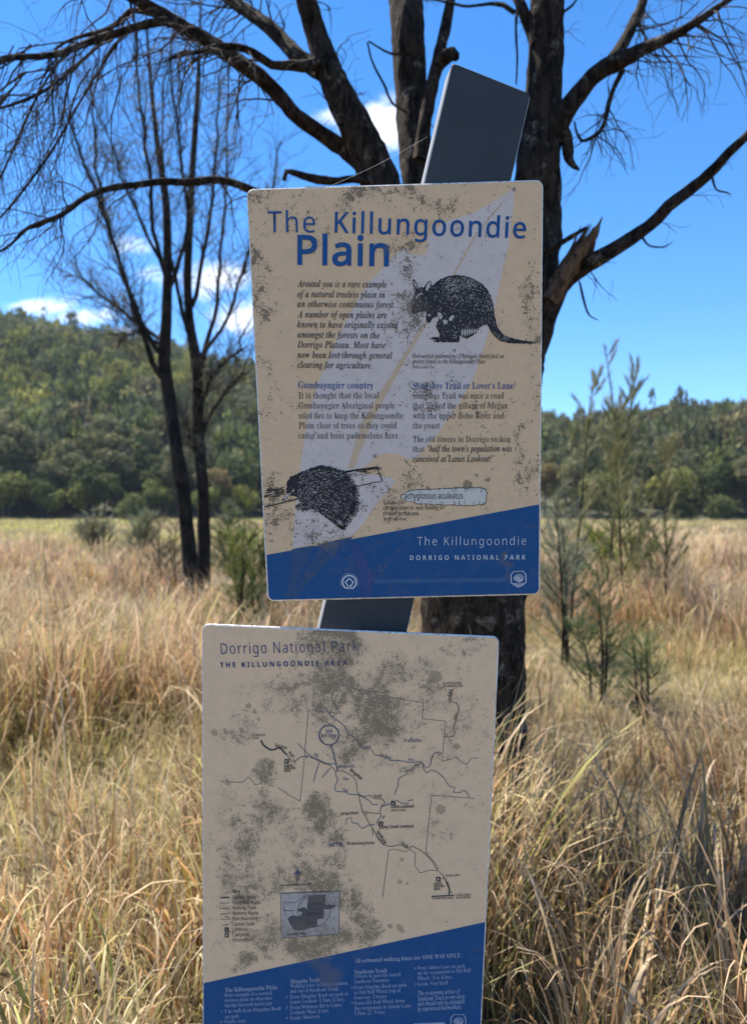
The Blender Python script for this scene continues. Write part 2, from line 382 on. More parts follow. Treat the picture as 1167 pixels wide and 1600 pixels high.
        117: [309,[137,-5,-30,3,-24,7,-19,13,-14,19,-8,25,-2,30,0,176,44,0,0,-173,7,-35,19,-21,34,-7,26,2,21,9,14,14,10,19,6,24,2,29,0,139,44,0,0,-268,-36,0,-7,35,-2,0,-10,-12,-12,-10,-14,-8,-16,-6,-16,-3]],
        118: [254,[102,0,-102,268,47,0,63,-174,11,-34,5,-21,2,0,8,29,14,42,57,158,47,0,-102,-268]],
        121: [255,[42,-120,-21,1,-16,3,0,35,24,-3,20,1,13,5,10,7,9,10,7,11,21,49,-108,269,47,0,62,-166,13,-37,5,-22,2,0,23,73,55,152,47,0,-116,-305,-10,-24,-12,-20,-14,-17,-16,-12,-21,-8]],
    },
    'sansbold': {
        32: [139],
        65: [345,[0,0,126,359,92,0,127,-359,-81,0,-27,85,-130,0,-25,-85],[127,148,92,0,-26,83,-20,72,-18,-61]],
        66: [336,[45,0,0,357,111,0,44,-2,36,-7,28,-11,20,-17,12,-23,5,-31,-2,-19,-5,-17,-8,-15,-11,-12,-13,-9,-16,-5,0,-2,22,-7,10,-6,9,-6,8,-9,6,-11,5,-12,3,-15,1,-18,-4,-30,-12,-25,-19,-20,-27,-16,-32,-9,-37,-3],[121,215,44,0,19,2,16,3,10,6,7,8,5,10,1,13,-2,12,-5,10,-8,7,-12,5,-16,3,-59,1],[121,62,49,0,20,2,16,4,12,8,7,10,4,11,2,14,-2,12,-4,11,-8,9,-11,7,-17,4,-22,1,-46,0]],
        67: [319,[190,-5,-35,3,-30,7,-26,13,-22,17,-18,21,-13,26,-9,29,-6,32,-2,35,2,35,7,31,11,29,14,26,19,22,23,18,27,13,30,7,34,3,18,-1,36,-6,17,-5,34,-13,-24,-62,-41,17,-26,6,-14,1,-26,-4,-22,-10,-18,-19,-13,-24,-7,-30,-3,-35,2,-35,7,-29,12,-24,17,-17,23,-11,28,-3,30,2,29,7,33,10,0,-63,-32,-11,-15,-3,-16,-3]],
        68: [370,[45,0,0,357,112,0,36,-2,32,-7,29,-11,26,-15,21,-20,17,-24,13,-28,7,-32,3,-36,-6,-55,-17,-46,-28,-35,-39,-26,-48,-15,-57,-5],[121,62,32,0,61,14,36,39,13,65,-3,36,-9,29,-14,22,-20,16,-26,9,-30,3,-40,0]],
        69: [280,[45,0,0,357,206,0,0,-62,-130,0,0,-78,120,0,0,-62,-120,0,0,-93,130,0,0,-62]],
        71: [362,[195,-5,-49,5,-41,16,-33,26,-24,36,-14,46,-5,55,2,36,8,32,12,29,16,25,22,21,25,18,30,12,34,7,38,3,18,-1,38,-5,34,-10,15,-6,-24,-60,-12,5,-26,8,-29,5,-15,1,-21,-2,-19,-5,-17,-8,-15,-11,-13,-14,-10,-17,-7,-20,-5,-21,-1,-24,1,-22,3,-21,5,-18,8,-17,10,-14,13,-12,15,-8,17,-5,31,-2,17,1,21,4,0,74,-67,0,0,64,141,0,0,-185,-19,-6,-39,-10,-21,-3]],
        72: [383,[45,0,0,357,76,0,0,-140,141,0,0,140,76,0,0,-357,-76,0,0,154,-141,0,0,-154]],
        73: [195,[16,0,0,43,44,20,0,231,-44,20,0,43,163,0,0,-43,-44,-20,0,-231,44,-20,0,-43]],
        75: [332,[45,0,0,357,76,0,0,-163,24,35,102,128,84,0,-124,-158,125,-199,-86,0,-93,150,-32,-22,0,-128]],
        76: [283,[45,0,0,357,76,0,0,-295,144,0,0,-62]],
        77: [472,[45,0,0,357,103,0,84,-273,2,0,90,273,103,0,0,-357,-71,0,0,181,4,98,-3,0,-92,-279,-69,0,-86,280,-2,0,4,-101,1,-179]],
        78: [407,[45,0,0,357,95,0,156,-267,1,0,-3,82,-1,185,69,0,0,-357,-97,0,-155,270,-2,0,4,-85,1,-185]],
        79: [398,[199,-5,-36,3,-32,7,-28,13,-23,17,-18,22,-15,26,-10,29,-6,32,-2,36,2,35,6,32,10,29,15,25,18,22,23,17,28,12,32,8,37,2,36,-2,32,-8,27,-12,23,-17,18,-22,15,-25,10,-29,6,-33,2,-35,-2,-35,-6,-33,-10,-29,-15,-25,-18,-22,-23,-17,-27,-13,-32,-7],[199,59,29,3,23,11,18,18,11,24,7,29,3,35,-3,35,-7,29,-11,24,-18,18,-23,11,-28,3,-30,-3,-23,-11,-17,-18,-12,-24,-7,-29,-2,-35,2,-35,7,-29,12,-24,17,-18,23,-11]],
        80: [314,[45,0,0,357,114,0,42,-3,33,-10,26,-17,17,-22,11,-27,4,-32,-2,-21,-4,-19,-8,-19,-10,-17,-14,-14,-19,-13,-22,-9,-28,-5,-32,-2,-32,0,0,-127],[121,189,24,0,20,1,17,5,14,7,11,10,6,14,2,17,-7,29,-20,17,-33,6,-34,0]],
        82: [330,[45,0,0,357,104,0,44,-3,36,-9,28,-15,19,-20,12,-27,4,-33,-2,-16,-3,-14,-5,-13,-7,-11,-8,-11,-20,-17,-22,-12,105,-156,-84,0,-85,137,-40,0,0,-137],[121,198,47,2,18,4,13,7,9,10,5,12,2,15,-2,15,-6,12,-9,9,-14,6,-18,4,-45,1]],
        83: [275,[124,-5,-36,2,-34,8,-31,11,0,71,35,-14,36,-11,18,-3,18,-2,17,2,13,3,10,6,6,8,4,9,1,11,-2,12,-6,11,-11,9,-31,17,-46,23,-19,13,-17,16,-14,21,-4,13,-3,14,-1,16,4,29,10,25,19,20,24,15,29,9,35,3,36,-3,34,-8,36,-14,-24,-59,-31,11,-27,8,-27,2,-13,-1,-11,-3,-8,-6,-7,-7,-4,-9,-1,-10,2,-12,6,-10,9,-8,30,-17,38,-19,16,-8,13,-10,12,-10,10,-11,8,-12,6,-14,3,-15,1,-18,-3,-30,-12,-25,-19,-21,-26,-15,-32,-10]],
        84: [290,[107,0,0,294,-97,0,0,63,270,0,0,-63,-97,0,0,-294]],
        85: [378,[188,-5,-44,4,-36,12,-29,20,-20,27,-12,32,-5,37,0,230,76,0,0,-218,2,-27,6,-21,10,-15,14,-10,18,-6,22,-2,22,3,18,6,13,11,10,15,5,21,2,25,0,218,76,0,0,-231,-2,-24,-6,-22,-9,-21,-12,-18,-17,-16,-20,-13,-24,-9,-27,-6]],
        87: [484,[91,0,-91,357,75,0,49,-213,14,-75,6,41,10,47,52,200,72,0,53,-207,8,-40,7,-41,7,41,11,52,45,195,75,0,-91,-357,-87,0,-49,192,-16,79,-4,-26,-11,-53,-49,-192]],
        97: [302,[106,-5,-23,2,-21,7,-17,12,-13,17,-8,22,-3,27,3,26,11,21,17,17,23,12,31,7,37,3,47,2,-1,25,-3,11,-7,8,-8,5,-11,3,-12,1,-26,-2,-13,-3,-38,-15,-24,51,31,13,17,5,18,4,19,2,19,0,34,-2,28,-8,22,-13,17,-19,9,-24,4,-30,0,-182,-52,0,-15,37,-2,0,-12,-13,-12,-11,-13,-8,-15,-6,-17,-3],[134,49,15,2,13,5,12,8,9,11,6,13,1,16,0,22,-50,-2,-17,-5,-11,-7,-8,-8,-5,-11,-1,-12,1,-10,3,-8,5,-6,8,-4,8,-3]],
        98: [317,[189,-5,-19,1,-15,4,-13,6,-11,7,-17,17,-5,0,-13,-30,-57,0,0,380,75,0,-1,-99,-2,-44,3,0,8,11,10,10,11,8,14,7,16,4,18,1,29,-4,25,-12,20,-20,16,-27,10,-35,3,-43,-3,-43,-10,-35,-16,-28,-21,-20,-26,-12],[168,56,14,2,12,7,10,12,8,16,5,20,1,25,-2,24,-4,21,-8,15,-10,11,-12,7,-15,2,-17,-2,-14,-6,-10,-9,-6,-15,-5,-18,-1,-30,1,-25,4,-20,6,-16,10,-12,14,-7]],
        99: [257,[150,-5,-38,4,-31,11,-25,19,-19,27,-11,35,-3,44,1,31,6,27,10,23,12,20,16,15,19,12,21,8,23,5,26,2,34,-2,27,-7,23,-10,-22,-57,-32,12,-20,3,-10,1,-33,-9,-19,-28,-6,-45,1,-25,5,-21,9,-15,11,-11,15,-6,17,-2,28,2,25,8,23,13,0,-64,-12,-6,-24,-9,-29,-4]],
        100: [317,[126,-5,-29,4,-25,12,-21,20,-16,27,-9,35,-3,43,3,43,9,35,17,28,21,20,25,12,30,4,18,-1,16,-4,14,-7,12,-8,10,-9,8,-11,3,0,-6,44,0,98,75,0,0,-380,-57,0,-15,35,-3,0,-8,-10,-10,-10,-12,-8,-13,-7,-16,-4],[152,55,18,2,15,6,10,10,7,14,4,18,2,31,-1,24,-4,20,-7,16,-11,12,-15,7,-19,2,-16,-2,-12,-7,-11,-12,-8,-16,-4,-20,-2,-25,2,-24,4,-21,8,-15,11,-12,13,-6]],
        101: [296,[163,-5,-27,2,-24,5,-22,8,-19,12,-17,16,-13,18,-10,23,-6,26,-2,29,1,31,6,26,9,23,12,20,15,16,18,12,20,9,23,5,25,2,35,-4,29,-10,25,-18,18,-25,11,-30,4,-37,0,-36,-176,0,3,-20,6,-16,10,-13,13,-11,17,-6,19,-2,33,3,30,7,30,12,0,-58,-14,-6,-29,-8,-16,-3],[100,167,104,0,-2,16,-4,14,-7,12,-10,9,-13,5,-16,2,-14,-2,-11,-4,-11,-8,-8,-11,-6,-15]],
        103: [317,[141,-120,-19,0,-35,3,-32,8,-16,5,0,60,34,-12,36,-7,36,-2,32,6,20,21,6,34,2,39,-2,0,-10,-13,-11,-10,-12,-7,-14,-6,-15,-3,-15,-1,-30,4,-26,13,-20,20,-15,28,-9,35,-3,41,3,41,9,35,16,29,21,20,25,13,31,4,31,-4,26,-14,22,-22,2,0,5,35,64,0,0,-273,-4,-36,-12,-30,-19,-24,-27,-16,-34,-11],[152,54,17,1,14,6,11,9,8,13,4,19,2,34,-2,26,-4,21,-7,16,-11,10,-15,6,-18,2,-29,-9,-18,-27,-5,-46,5,-45,18,-27]],
        104: [329,[39,0,0,380,75,0,-1,-91,-3,-51,4,0,10,13,11,10,13,8,14,5,15,3,16,1,28,-3,23,-8,20,-13,15,-19,9,-25,3,-32,0,-178,-74,0,0,160,-5,32,-15,20,-24,6,-21,-2,-15,-8,-11,-13,-7,-17,-4,-23,-1,-26,0,-129]],
        105: [153,[77,307,-11,1,-10,3,-8,4,-7,7,-4,9,-1,12,1,13,4,10,7,6,8,5,10,2,11,1,10,-1,10,-2,8,-5,7,-6,4,-10,1,-13,-1,-12,-4,-9,-7,-7,-8,-4,-10,-3],[39,0,0,273,75,0,0,-273]],
        107: [310,[39,0,0,380,75,0,-1,-180,-3,-52,1,0,26,36,82,89,85,0,-109,-119,115,-154,-86,0,-79,111,-31,-26,0,-85]],
        108: [153,[39,0,0,380,75,0,0,-380]],
        110: [329,[39,0,0,273,57,0,10,-35,4,0,10,13,12,10,14,8,15,5,16,3,17,1,27,-3,24,-8,20,-13,14,-19,9,-25,3,-32,0,-178,-74,0,0,160,-2,18,-3,14,-6,12,-8,8,-12,5,-13,1,-21,-2,-15,-8,-11,-13,-7,-17,-4,-23,-1,-26,0,-129]],
        111: [310,[154,-5,-24,2,-23,5,-21,10,-18,12,-16,16,-12,20,-10,22,-6,26,-1,29,3,42,12,35,20,28,27,20,32,12,39,4,24,-2,23,-5,21,-9,18,-13,15,-16,13,-19,9,-23,6,-25,2,-29,-4,-42,-12,-35,-20,-28,-26,-21,-33,-12],[155,55,18,2,14,7,11,12,7,16,5,20,1,25,-1,25,-5,20,-7,16,-11,11,-14,7,-18,2,-18,-2,-15,-7,-10,-11,-8,-16,-4,-20,-1,-25,1,-25,4,-20,8,-16,10,-12,15,-7]],
        112: [317,[39,-120,0,393,61,0,10,-35,4,0,8,10,10,9,11,9,14,7,16,4,18,1,29,-4,25,-12,20,-20,16,-27,10,-35,3,-43,-3,-43,-10,-35,-16,-28,-22,-20,-25,-12,-29,-4,-18,1,-16,4,-13,6,-20,15,-8,9,-4,0,2,-14,2,-26,0,-110],[168,55,16,3,12,7,10,12,7,16,4,20,1,25,-6,45,-17,27,-28,8,-17,-2,-14,-5,-10,-10,-6,-15,-5,-18,-1,-31,1,-24,4,-20,6,-16,10,-12,14,-7]],
        114: [227,[39,0,0,273,57,0,11,-46,3,0,9,13,11,12,13,11,15,8,16,5,17,2,26,-2,-6,-70,-18,2,-16,0,-13,-2,-11,-4,-11,-6,-10,-7,-8,-9,-6,-11,-3,-14,-1,-16,0,-139]],
        115: [249,[113,-5,-18,0,-31,4,-27,7,-14,5,0,62,31,-12,16,-5,32,-6,14,-1,13,1,10,2,8,4,5,5,3,5,1,7,0,4,-4,9,-9,7,-17,10,-59,28,-22,14,-8,9,-6,10,-5,11,-3,13,0,14,3,23,10,19,16,15,22,11,26,6,30,2,33,-2,32,-7,32,-12,-23,-54,-38,14,-12,3,-24,3,-19,-2,-11,-6,-3,-10,0,-4,4,-8,9,-7,72,-33,22,-14,9,-9,7,-9,5,-11,3,-14,2,-15,-4,-26,-9,-21,-17,-17,-22,-12,-30,-8]],
        116: [217,[133,-5,-16,1,-15,3,-13,4,-12,7,-10,9,-9,12,-6,15,-4,18,-1,22,0,131,-35,0,0,31,41,25,21,58,48,0,0,-58,76,0,0,-56,-76,0,0,-131,1,-10,3,-8,4,-6,7,-4,8,-3,9,-1,16,2,31,7,0,-56,-30,-8,-25,-4]],
        117: [329,[135,-5,-28,3,-23,8,-20,13,-15,19,-9,25,-2,32,0,178,74,0,0,-159,1,-18,4,-15,6,-11,8,-9,11,-5,14,-2,20,3,16,8,11,13,6,17,5,23,1,27,0,128,75,0,0,-273,-58,0,-9,35,-5,0,-9,-13,-12,-10,-14,-7,-16,-6,-16,-3]],
        118: [285,[104,0,-104,273,78,0,52,-155,8,-29,3,-27,2,0,2,18,4,18,5,20,53,155,78,0,-104,-273]],
        121: [285,[55,-120,-15,1,-23,3,0,59,30,-3,14,2,12,4,11,8,8,10,7,12,10,26,-109,271,82,0,53,-161,4,-15,3,-25,2,0,4,25,6,22,50,154,81,0,-116,-308,-12,-26,-15,-21,-18,-17,-21,-12,-23,-7]],
    },
    'serif': {
        32: [139],
        40: [162,[84,116,7,86,24,77,41,68,-27,0,-52,-67,-33,-80,-12,-84,12,-84,33,-80,52,-67,27,0,-41,68,-24,77]],
        41: [162,[78,116,-8,-86,-24,-77,-40,-68,27,0,51,67,34,80,12,84,-12,84,-34,80,-51,67,-27,0,40,-68,24,-77]],
        44: [110,[30,-59,32,17,20,26,6,29,-4,26,-13,16,-18,7,-16,-4,-10,-10,-4,-15,3,-14,9,-10,13,-4,1,-20,-7,-19,-12,-16]],
        45: [162,[142,134,-122,0,0,-47,122,0]],
        46: [110,[55,56,-16,-5,-10,-10,-4,-15,4,-16,10,-10,16,-5,15,5,10,10,5,16,-5,15,-10,10]],
        49: [280,[49,0,0,26,48,1,7,3,5,3,3,6,2,9,1,261,-35,-37,-10,-8,-10,-5,-10,-2,-8,2,-6,3,-6,5,-5,8,-3,9,-1,11,22,7,25,11,14,9,51,37,56,0,1,-310,1,-8,3,-6,5,-5,6,-3,9,-1,41,0,0,-26]],
        50: [280,[18,0,0,52,93,95,28,35,10,16,8,16,5,15,4,15,2,16,0,16,-1,18,-3,14,-6,10,-8,8,-9,4,-11,2,-16,-3,-12,-7,-8,-12,-6,-17,-3,-22,-1,-26,-18,1,-16,4,-13,6,-10,10,-6,12,-2,17,2,11,4,11,7,11,9,10,13,8,15,7,17,5,21,3,23,1,34,-2,28,-8,23,-12,16,-17,10,-20,3,-24,-3,-23,-3,-11,-12,-23,-9,-13,-24,-29,-54,-55,-74,-70,116,0,10,1,9,3,8,5,7,7,5,8,7,26,30,0,-3,-105]],
        51: [280,[122,-5,-24,1,-20,3,-18,4,-14,7,-12,7,-9,9,-6,9,-4,10,-1,10,1,12,5,9,7,8,9,6,10,3,10,1,2,-20,6,-16,10,-12,12,-9,15,-5,17,-2,11,1,10,2,10,4,8,5,8,7,6,10,5,12,3,15,1,18,-3,17,-6,16,-11,13,-16,11,-19,6,-23,2,-31,0,0,31,33,0,20,2,16,7,12,11,9,15,5,18,1,21,-1,16,-3,14,-6,12,-8,9,-10,5,-13,1,-11,-1,-9,-4,-7,-6,-6,-8,-4,-10,-5,-23,-1,-25,-19,1,-16,4,-13,6,-9,8,-6,12,-2,14,3,16,9,15,16,14,22,10,27,6,34,2,33,-2,28,-7,23,-12,17,-16,11,-20,3,-24,-2,-22,-8,-18,-12,-17,-16,-14,-18,-11,-21,-8,14,-4,27,-10,13,-7,11,-9,10,-11,8,-13,5,-16,2,-18,-2,-19,-4,-17,-6,-15,-8,-13,-10,-11,-12,-10,-14,-7,-14,-6,-15,-5,-17,-3]],
        52: [280,[90,0,0,27,25,0,9,2,9,4,7,6,4,10,1,13,0,31,-138,0,0,31,142,233,69,0,0,-231,52,0,0,-33,-52,0,0,-31,1,-13,4,-10,7,-6,9,-4,9,-2,17,0,0,-27],[42,126,103,0,0,118,4,65,-31,-58]],
        53: [280,[123,-5,-24,1,-20,3,-16,5,-14,6,-11,8,-8,8,-6,10,-3,9,-1,11,1,10,4,9,6,6,8,5,10,3,11,1,1,-9,4,-19,5,-9,5,-7,8,-7,8,-5,11,-3,13,-1,11,1,10,2,9,4,9,6,8,8,6,11,5,13,3,16,1,19,-2,23,-6,18,-10,15,-14,10,-16,6,-20,2,-23,-1,-33,-8,-23,9,16,173,189,0,2,-91,-28,0,-4,17,-4,10,-6,7,-6,1,-111,1,-8,-93,24,6,31,2,36,-3,31,-9,26,-15,19,-21,12,-26,4,-33,-1,-20,-4,-19,-7,-15,-8,-14,-11,-12,-12,-10,-13,-8,-14,-6,-15,-5,-15,-3]],
        57: [280,[114,-5,-19,1,-16,3,-14,4,-10,6,-9,7,-6,8,-5,9,-3,9,0,10,2,13,4,5,4,4,6,4,8,2,5,-14,7,-13,9,-11,11,-9,13,-5,15,-1,37,16,23,48,10,80,-8,-9,-9,-8,-11,-7,-12,-5,-15,-3,-15,-1,-27,2,-24,9,-20,15,-15,20,-9,26,-3,31,1,23,5,21,7,19,11,17,13,14,16,12,18,8,20,5,23,2,23,-2,22,-6,19,-10,18,-13,15,-18,12,-23,9,-27,5,-32,2,-37,-1,-27,-3,-26,-4,-24,-6,-23,-9,-22,-10,-19,-13,-17,-15,-14,-17,-12,-19,-8,-22,-5],[137,174,11,1,10,3,9,5,8,7,6,8,5,9,-1,39,-5,31,-8,23,-10,16,-13,9,-14,4,-13,-3,-11,-7,-9,-12,-7,-16,-4,-21,-1,-26,5,-39,16,-24]],
        58: [110,[55,229,-16,-4,-10,-11,-4,-15,4,-15,10,-11,16,-4,15,4,10,11,5,15,-5,15,-10,11],[55,56,-16,-5,-10,-10,-4,-16,4,-15,10,-10,16,-4,15,4,10,10,5,15,-5,16,-10,10]],
        63: [167,[41,298,22,3,17,-5,12,-11,4,-18,-15,-43,-26,-42,-15,-49,3,-19,10,-15,17,-12,16,55,38,61,21,70,-8,33,-25,28,-47,12],[77,56,-15,-5,-11,-10,-4,-16,4,-15,11,-10,15,-4,15,4,11,10,4,15,-4,16,-11,10]],
        65: [325,[-6,0,0,14,9,0,8,3,7,5,6,8,6,11,123,306,14,0,126,-299,13,-23,6,-6,8,-4,10,-1,0,-14,-159,0,0,14,22,2,13,7,5,11,-4,15,-19,49,-111,0,-19,-48,-2,-14,4,-12,12,-8,23,-2,0,-14],[85,119,95,0,-48,118]],
        66: [330,[12,0,0,13,15,2,12,3,8,6,5,9,2,12,2,16,0,213,-2,25,-2,8,-4,7,-4,5,-6,3,-16,4,-10,0,0,13,152,0,73,-9,43,-26,15,-43,-9,-36,-27,-26,-45,-15,54,-18,33,-28,10,-40,-3,-29,-12,-24,-20,-19,-26,-15,-34,-8,-39,-3],[135,188,29,1,19,5,13,9,9,13,5,18,2,23,-1,21,-4,16,-6,13,-10,9,-13,5,-17,2,-10,-1,-7,-2,-4,-4,-3,-6,-2,-19],[165,18,20,2,15,6,11,11,7,14,5,20,1,25,-2,25,-6,19,-10,14,-14,10,-20,6,-37,2,1,-134,2,-8,4,-5,5,-4,8,-2]],
        67: [349,[191,-8,-32,3,-30,7,-27,13,-24,17,-20,21,-16,25,-13,28,-7,31,-3,33,3,33,7,30,13,28,16,25,21,21,24,17,28,12,30,8,32,3,24,-3,27,-6,34,-12,10,-2,11,2,8,8,5,13,13,0,0,-118,-12,0,-13,29,-16,25,-19,20,-21,15,-22,9,-24,3,-51,-18,-30,-54,-10,-90,11,-83,33,-51,56,-16,20,1,20,6,20,8,18,12,18,16,16,18,14,-13,-39,-41,-47,-25]],
        68: [369,[15,0,0,13,14,1,11,3,7,5,4,7,3,11,1,16,0,222,-1,18,-3,13,-6,8,-8,5,-11,3,-15,1,0,13,154,0,55,-5,46,-15,36,-24,26,-33,15,-42,6,-51,-20,-94,-60,-56,-99,-19],[166,18,29,4,24,13,19,21,13,29,7,39,3,47,-11,84,-31,51,-53,16,-11,0,-8,-3,-6,-4,-3,-6,-2,-10,-1,-13,1,-245,2,-9,3,-7,6,-4,8,-2]],
        69: [329,[11,0,0,13,15,1,12,3,9,5,5,8,3,12,1,16,0,217,-1,19,-3,14,-6,9,-8,5,-11,3,-15,1,0,13,285,0,0,-101,-11,0,-7,28,-10,21,-16,16,-20,9,-27,7,-43,1,-14,-1,-5,-2,-3,-3,-2,-4,-2,-5,-1,-16,0,-106,28,2,17,6,12,9,9,14,7,19,5,24,13,0,0,-169,-13,0,-2,19,-4,15,-5,13,-6,10,-8,8,-10,6,-11,3,-14,3,-18,1,0,-116,1,-11,2,-8,4,-5,6,-3,10,-2,13,0,23,0,20,3,18,5,16,6,14,9,13,12,11,14,10,17,9,19,14,0,-20,-106]],
        70: [301,[12,0,0,13,15,2,12,4,8,6,5,9,2,12,2,16,0,217,-2,16,-3,12,-5,8,-8,5,-12,4,-15,2,0,13,282,0,0,-101,-12,0,-4,19,-6,17,-6,13,-9,11,-12,9,-13,6,-17,4,-20,3,-32,1,-18,-2,-6,-6,-1,-4,-2,-12,0,-113,27,2,16,6,12,9,10,14,7,19,5,24,13,0,0,-170,-13,0,-5,26,-7,21,-9,14,-13,10,-17,6,-26,2,0,-107,2,-21,3,-7,3,-6,6,-5,7,-3,9,-3,26,-2,0,-13]],
        71: [378,[200,-7,-35,2,-31,7,-29,12,-25,17,-20,21,-17,24,-13,29,-7,31,-2,35,2,33,7,30,13,28,16,24,21,21,24,17,27,13,29,7,31,3,27,-3,28,-6,34,-12,8,-1,6,0,8,5,10,17,14,0,0,-118,-13,0,-8,19,-10,18,-10,16,-13,14,-13,12,-14,9,-15,7,-15,5,-16,1,-50,-18,-30,-53,-10,-90,2,-48,9,-39,14,-32,19,-22,24,-14,28,-5,17,2,13,3,9,6,6,9,4,11,1,13,0,42,-1,14,-3,11,-6,7,-9,4,-13,3,-18,2,0,11,168,0,0,-11,-15,-2,-11,-2,-7,-5,-4,-7,-3,-11,-1,-13,0,-75,-44,-16,-44,-9]],
        73: [194,[10,0,0,13,15,2,12,4,9,5,5,7,4,11,1,14,0,232,-1,14,-3,10,-5,6,-8,4,-12,3,-17,1,0,13,172,0,0,-13,-16,-1,-12,-3,-8,-4,-6,-6,-3,-10,-1,-14,0,-231,2,-17,1,-7,4,-5,4,-5,6,-3,8,-3,22,-4,0,-13]],
        75: [380,[12,0,0,13,15,2,12,3,8,5,5,9,3,12,1,16,0,222,-1,14,-3,12,-5,8,-8,5,-12,4,-15,1,0,13,169,0,0,-13,-21,-2,-13,-5,-4,-5,-4,-5,-1,-7,-2,-20,0,-108,103,104,11,13,7,11,3,10,-5,8,-15,5,-23,1,0,13,145,0,0,-13,-7,0,-30,-6,-33,-19,-35,-32,-55,-57,143,-177,6,-7,11,-9,15,-5,10,-1,0,-13,-178,0,0,13,19,1,12,1,5,3,3,3,1,5,-2,5,-11,18,-87,110,-13,-12,0,-87,1,-16,3,-12,5,-9,8,-5,12,-3,16,-2,0,-13]],
        76: [318,[12,0,0,13,15,2,12,3,8,5,5,9,2,12,2,16,0,222,-2,15,-3,11,-5,8,-8,5,-11,4,-15,1,0,13,174,0,0,-13,-23,-1,-8,-2,-7,-3,-5,-4,-3,-6,-3,-7,-2,-21,0,-220,3,-27,2,-5,4,-4,5,-3,15,-2,33,0,20,3,17,5,16,8,13,10,12,12,11,16,10,18,9,22,13,0,-19,-115]],
        77: [472,[11,0,0,13,15,2,11,3,9,5,5,9,4,11,1,16,0,226,-2,18,-1,7,-4,5,-4,4,-13,5,-21,2,0,13,127,0,98,-233,98,233,125,0,0,-13,-14,-2,-11,-4,-8,-5,-5,-8,-3,-11,-1,-14,0,-219,2,-23,2,-8,2,-7,5,-4,5,-4,7,-2,19,-2,0,-13,-164,0,0,13,20,3,7,3,6,3,4,5,3,6,2,8,2,21,0,235,-125,-297,-13,0,-122,290,0,-230,1,-17,3,-13,6,-8,9,-5,12,-3,16,-1,0,-13]],
        78: [368,[300,-8,-221,269,0,-203,1,-15,3,-12,5,-8,8,-5,12,-3,16,-2,0,-13,-110,0,0,13,19,2,7,2,6,3,4,5,3,6,2,7,1,20,0,231,-29,33,-13,4,0,13,102,0,175,-214,0,156,-2,20,-1,7,-3,6,-5,4,-13,6,-20,2,0,13,110,0,0,-13,-15,-1,-12,-4,-7,-5,-5,-8,-3,-12,-1,-16,0,-288]],
        79: [391,[194,-8,-24,1,-23,5,-21,8,-21,10,-18,12,-17,15,-14,17,-13,19,-10,20,-7,23,-4,23,-1,24,1,25,4,23,7,22,10,21,13,19,14,17,17,15,19,12,21,10,22,8,24,5,25,1,24,-1,22,-5,22,-7,20,-10,18,-13,17,-14,15,-17,12,-19,10,-20,7,-23,5,-24,1,-25,-1,-24,-5,-23,-7,-23,-10,-20,-13,-19,-14,-17,-17,-15,-19,-12,-21,-10,-22,-8,-23,-5],[197,9,48,18,28,53,10,89,-3,49,-8,40,-13,31,-18,23,-22,13,-25,5,-48,-18,-28,-53,-10,-90,3,-48,8,-39,13,-32,18,-23,22,-13]],
        80: [311,[12,0,0,13,15,2,12,3,8,5,5,9,2,12,2,16,0,222,-2,14,-3,12,-5,7,-8,6,-11,4,-15,1,0,13,147,0,39,-1,30,-4,22,-7,16,-8,13,-10,11,-13,8,-15,5,-16,2,-18,-4,-26,-10,-23,-18,-19,-24,-15,-31,-8,-38,-3,-45,0,0,-93,1,-16,3,-12,5,-9,8,-5,12,-3,16,-2,0,-13],[135,171,37,2,18,6,12,9,9,14,5,19,2,24,-2,24,-4,19,-7,15,-11,10,-14,6,-19,2,-9,-1,-7,-1,-4,-4,-3,-4,-3,-14]],
        82: [352,[12,0,0,13,15,2,12,3,8,5,5,9,2,12,2,16,0,222,-2,14,-3,12,-5,7,-8,6,-11,4,-15,1,0,13,150,0,45,-2,38,-8,29,-12,20,-17,12,-23,5,-28,-9,-37,-25,-27,-42,-18,92,-137,10,-11,5,-3,6,-2,9,-1,0,-13,-105,0,-102,158,-15,0,0,-98,1,-16,3,-12,5,-9,8,-5,12,-3,16,-2,0,-13],[135,174,17,0,23,2,19,6,14,10,10,15,6,19,2,24,-7,39,-19,24,-33,8,-12,-1,-8,-2,-6,-4,-3,-5,-2,-10,-1,-12]],
        83: [291,[32,-8,0,126,15,0,9,-34,12,-27,15,-20,18,-14,21,-9,25,-3,17,2,15,5,12,9,9,11,6,13,2,16,-5,20,-13,17,-23,15,-46,23,-26,15,-22,15,-16,16,-11,17,-7,20,-2,22,1,19,5,18,7,16,10,13,12,12,14,9,16,7,17,5,19,1,21,-2,24,-4,40,-10,8,2,5,5,3,9,13,0,0,-110,-12,0,-5,18,-8,17,-9,14,-10,13,-11,11,-12,9,-13,7,-14,4,-14,1,-15,-1,-14,-5,-11,-7,-8,-10,-5,-12,-2,-13,1,-12,5,-11,7,-10,10,-8,13,-8,82,-40,16,-10,13,-10,11,-11,8,-11,5,-12,4,-13,3,-13,1,-15,-2,-20,-5,-19,-9,-17,-11,-15,-15,-12,-17,-10,-20,-8,-22,-4,-24,-1,-17,0,-16,3,-31,9,-16,4,-5,0,-6,-4,-6,-13]],
        84: [315,[69,0,0,13,16,1,12,3,9,6,5,9,4,12,1,16,0,262,-30,-2,-20,-7,-17,-13,-14,-17,-9,-21,-5,-26,-13,0,0,103,298,0,0,-103,-13,0,-14,48,-31,29,-52,9,0,-262,1,-17,3,-12,6,-9,8,-5,13,-3,17,-1,0,-13]],
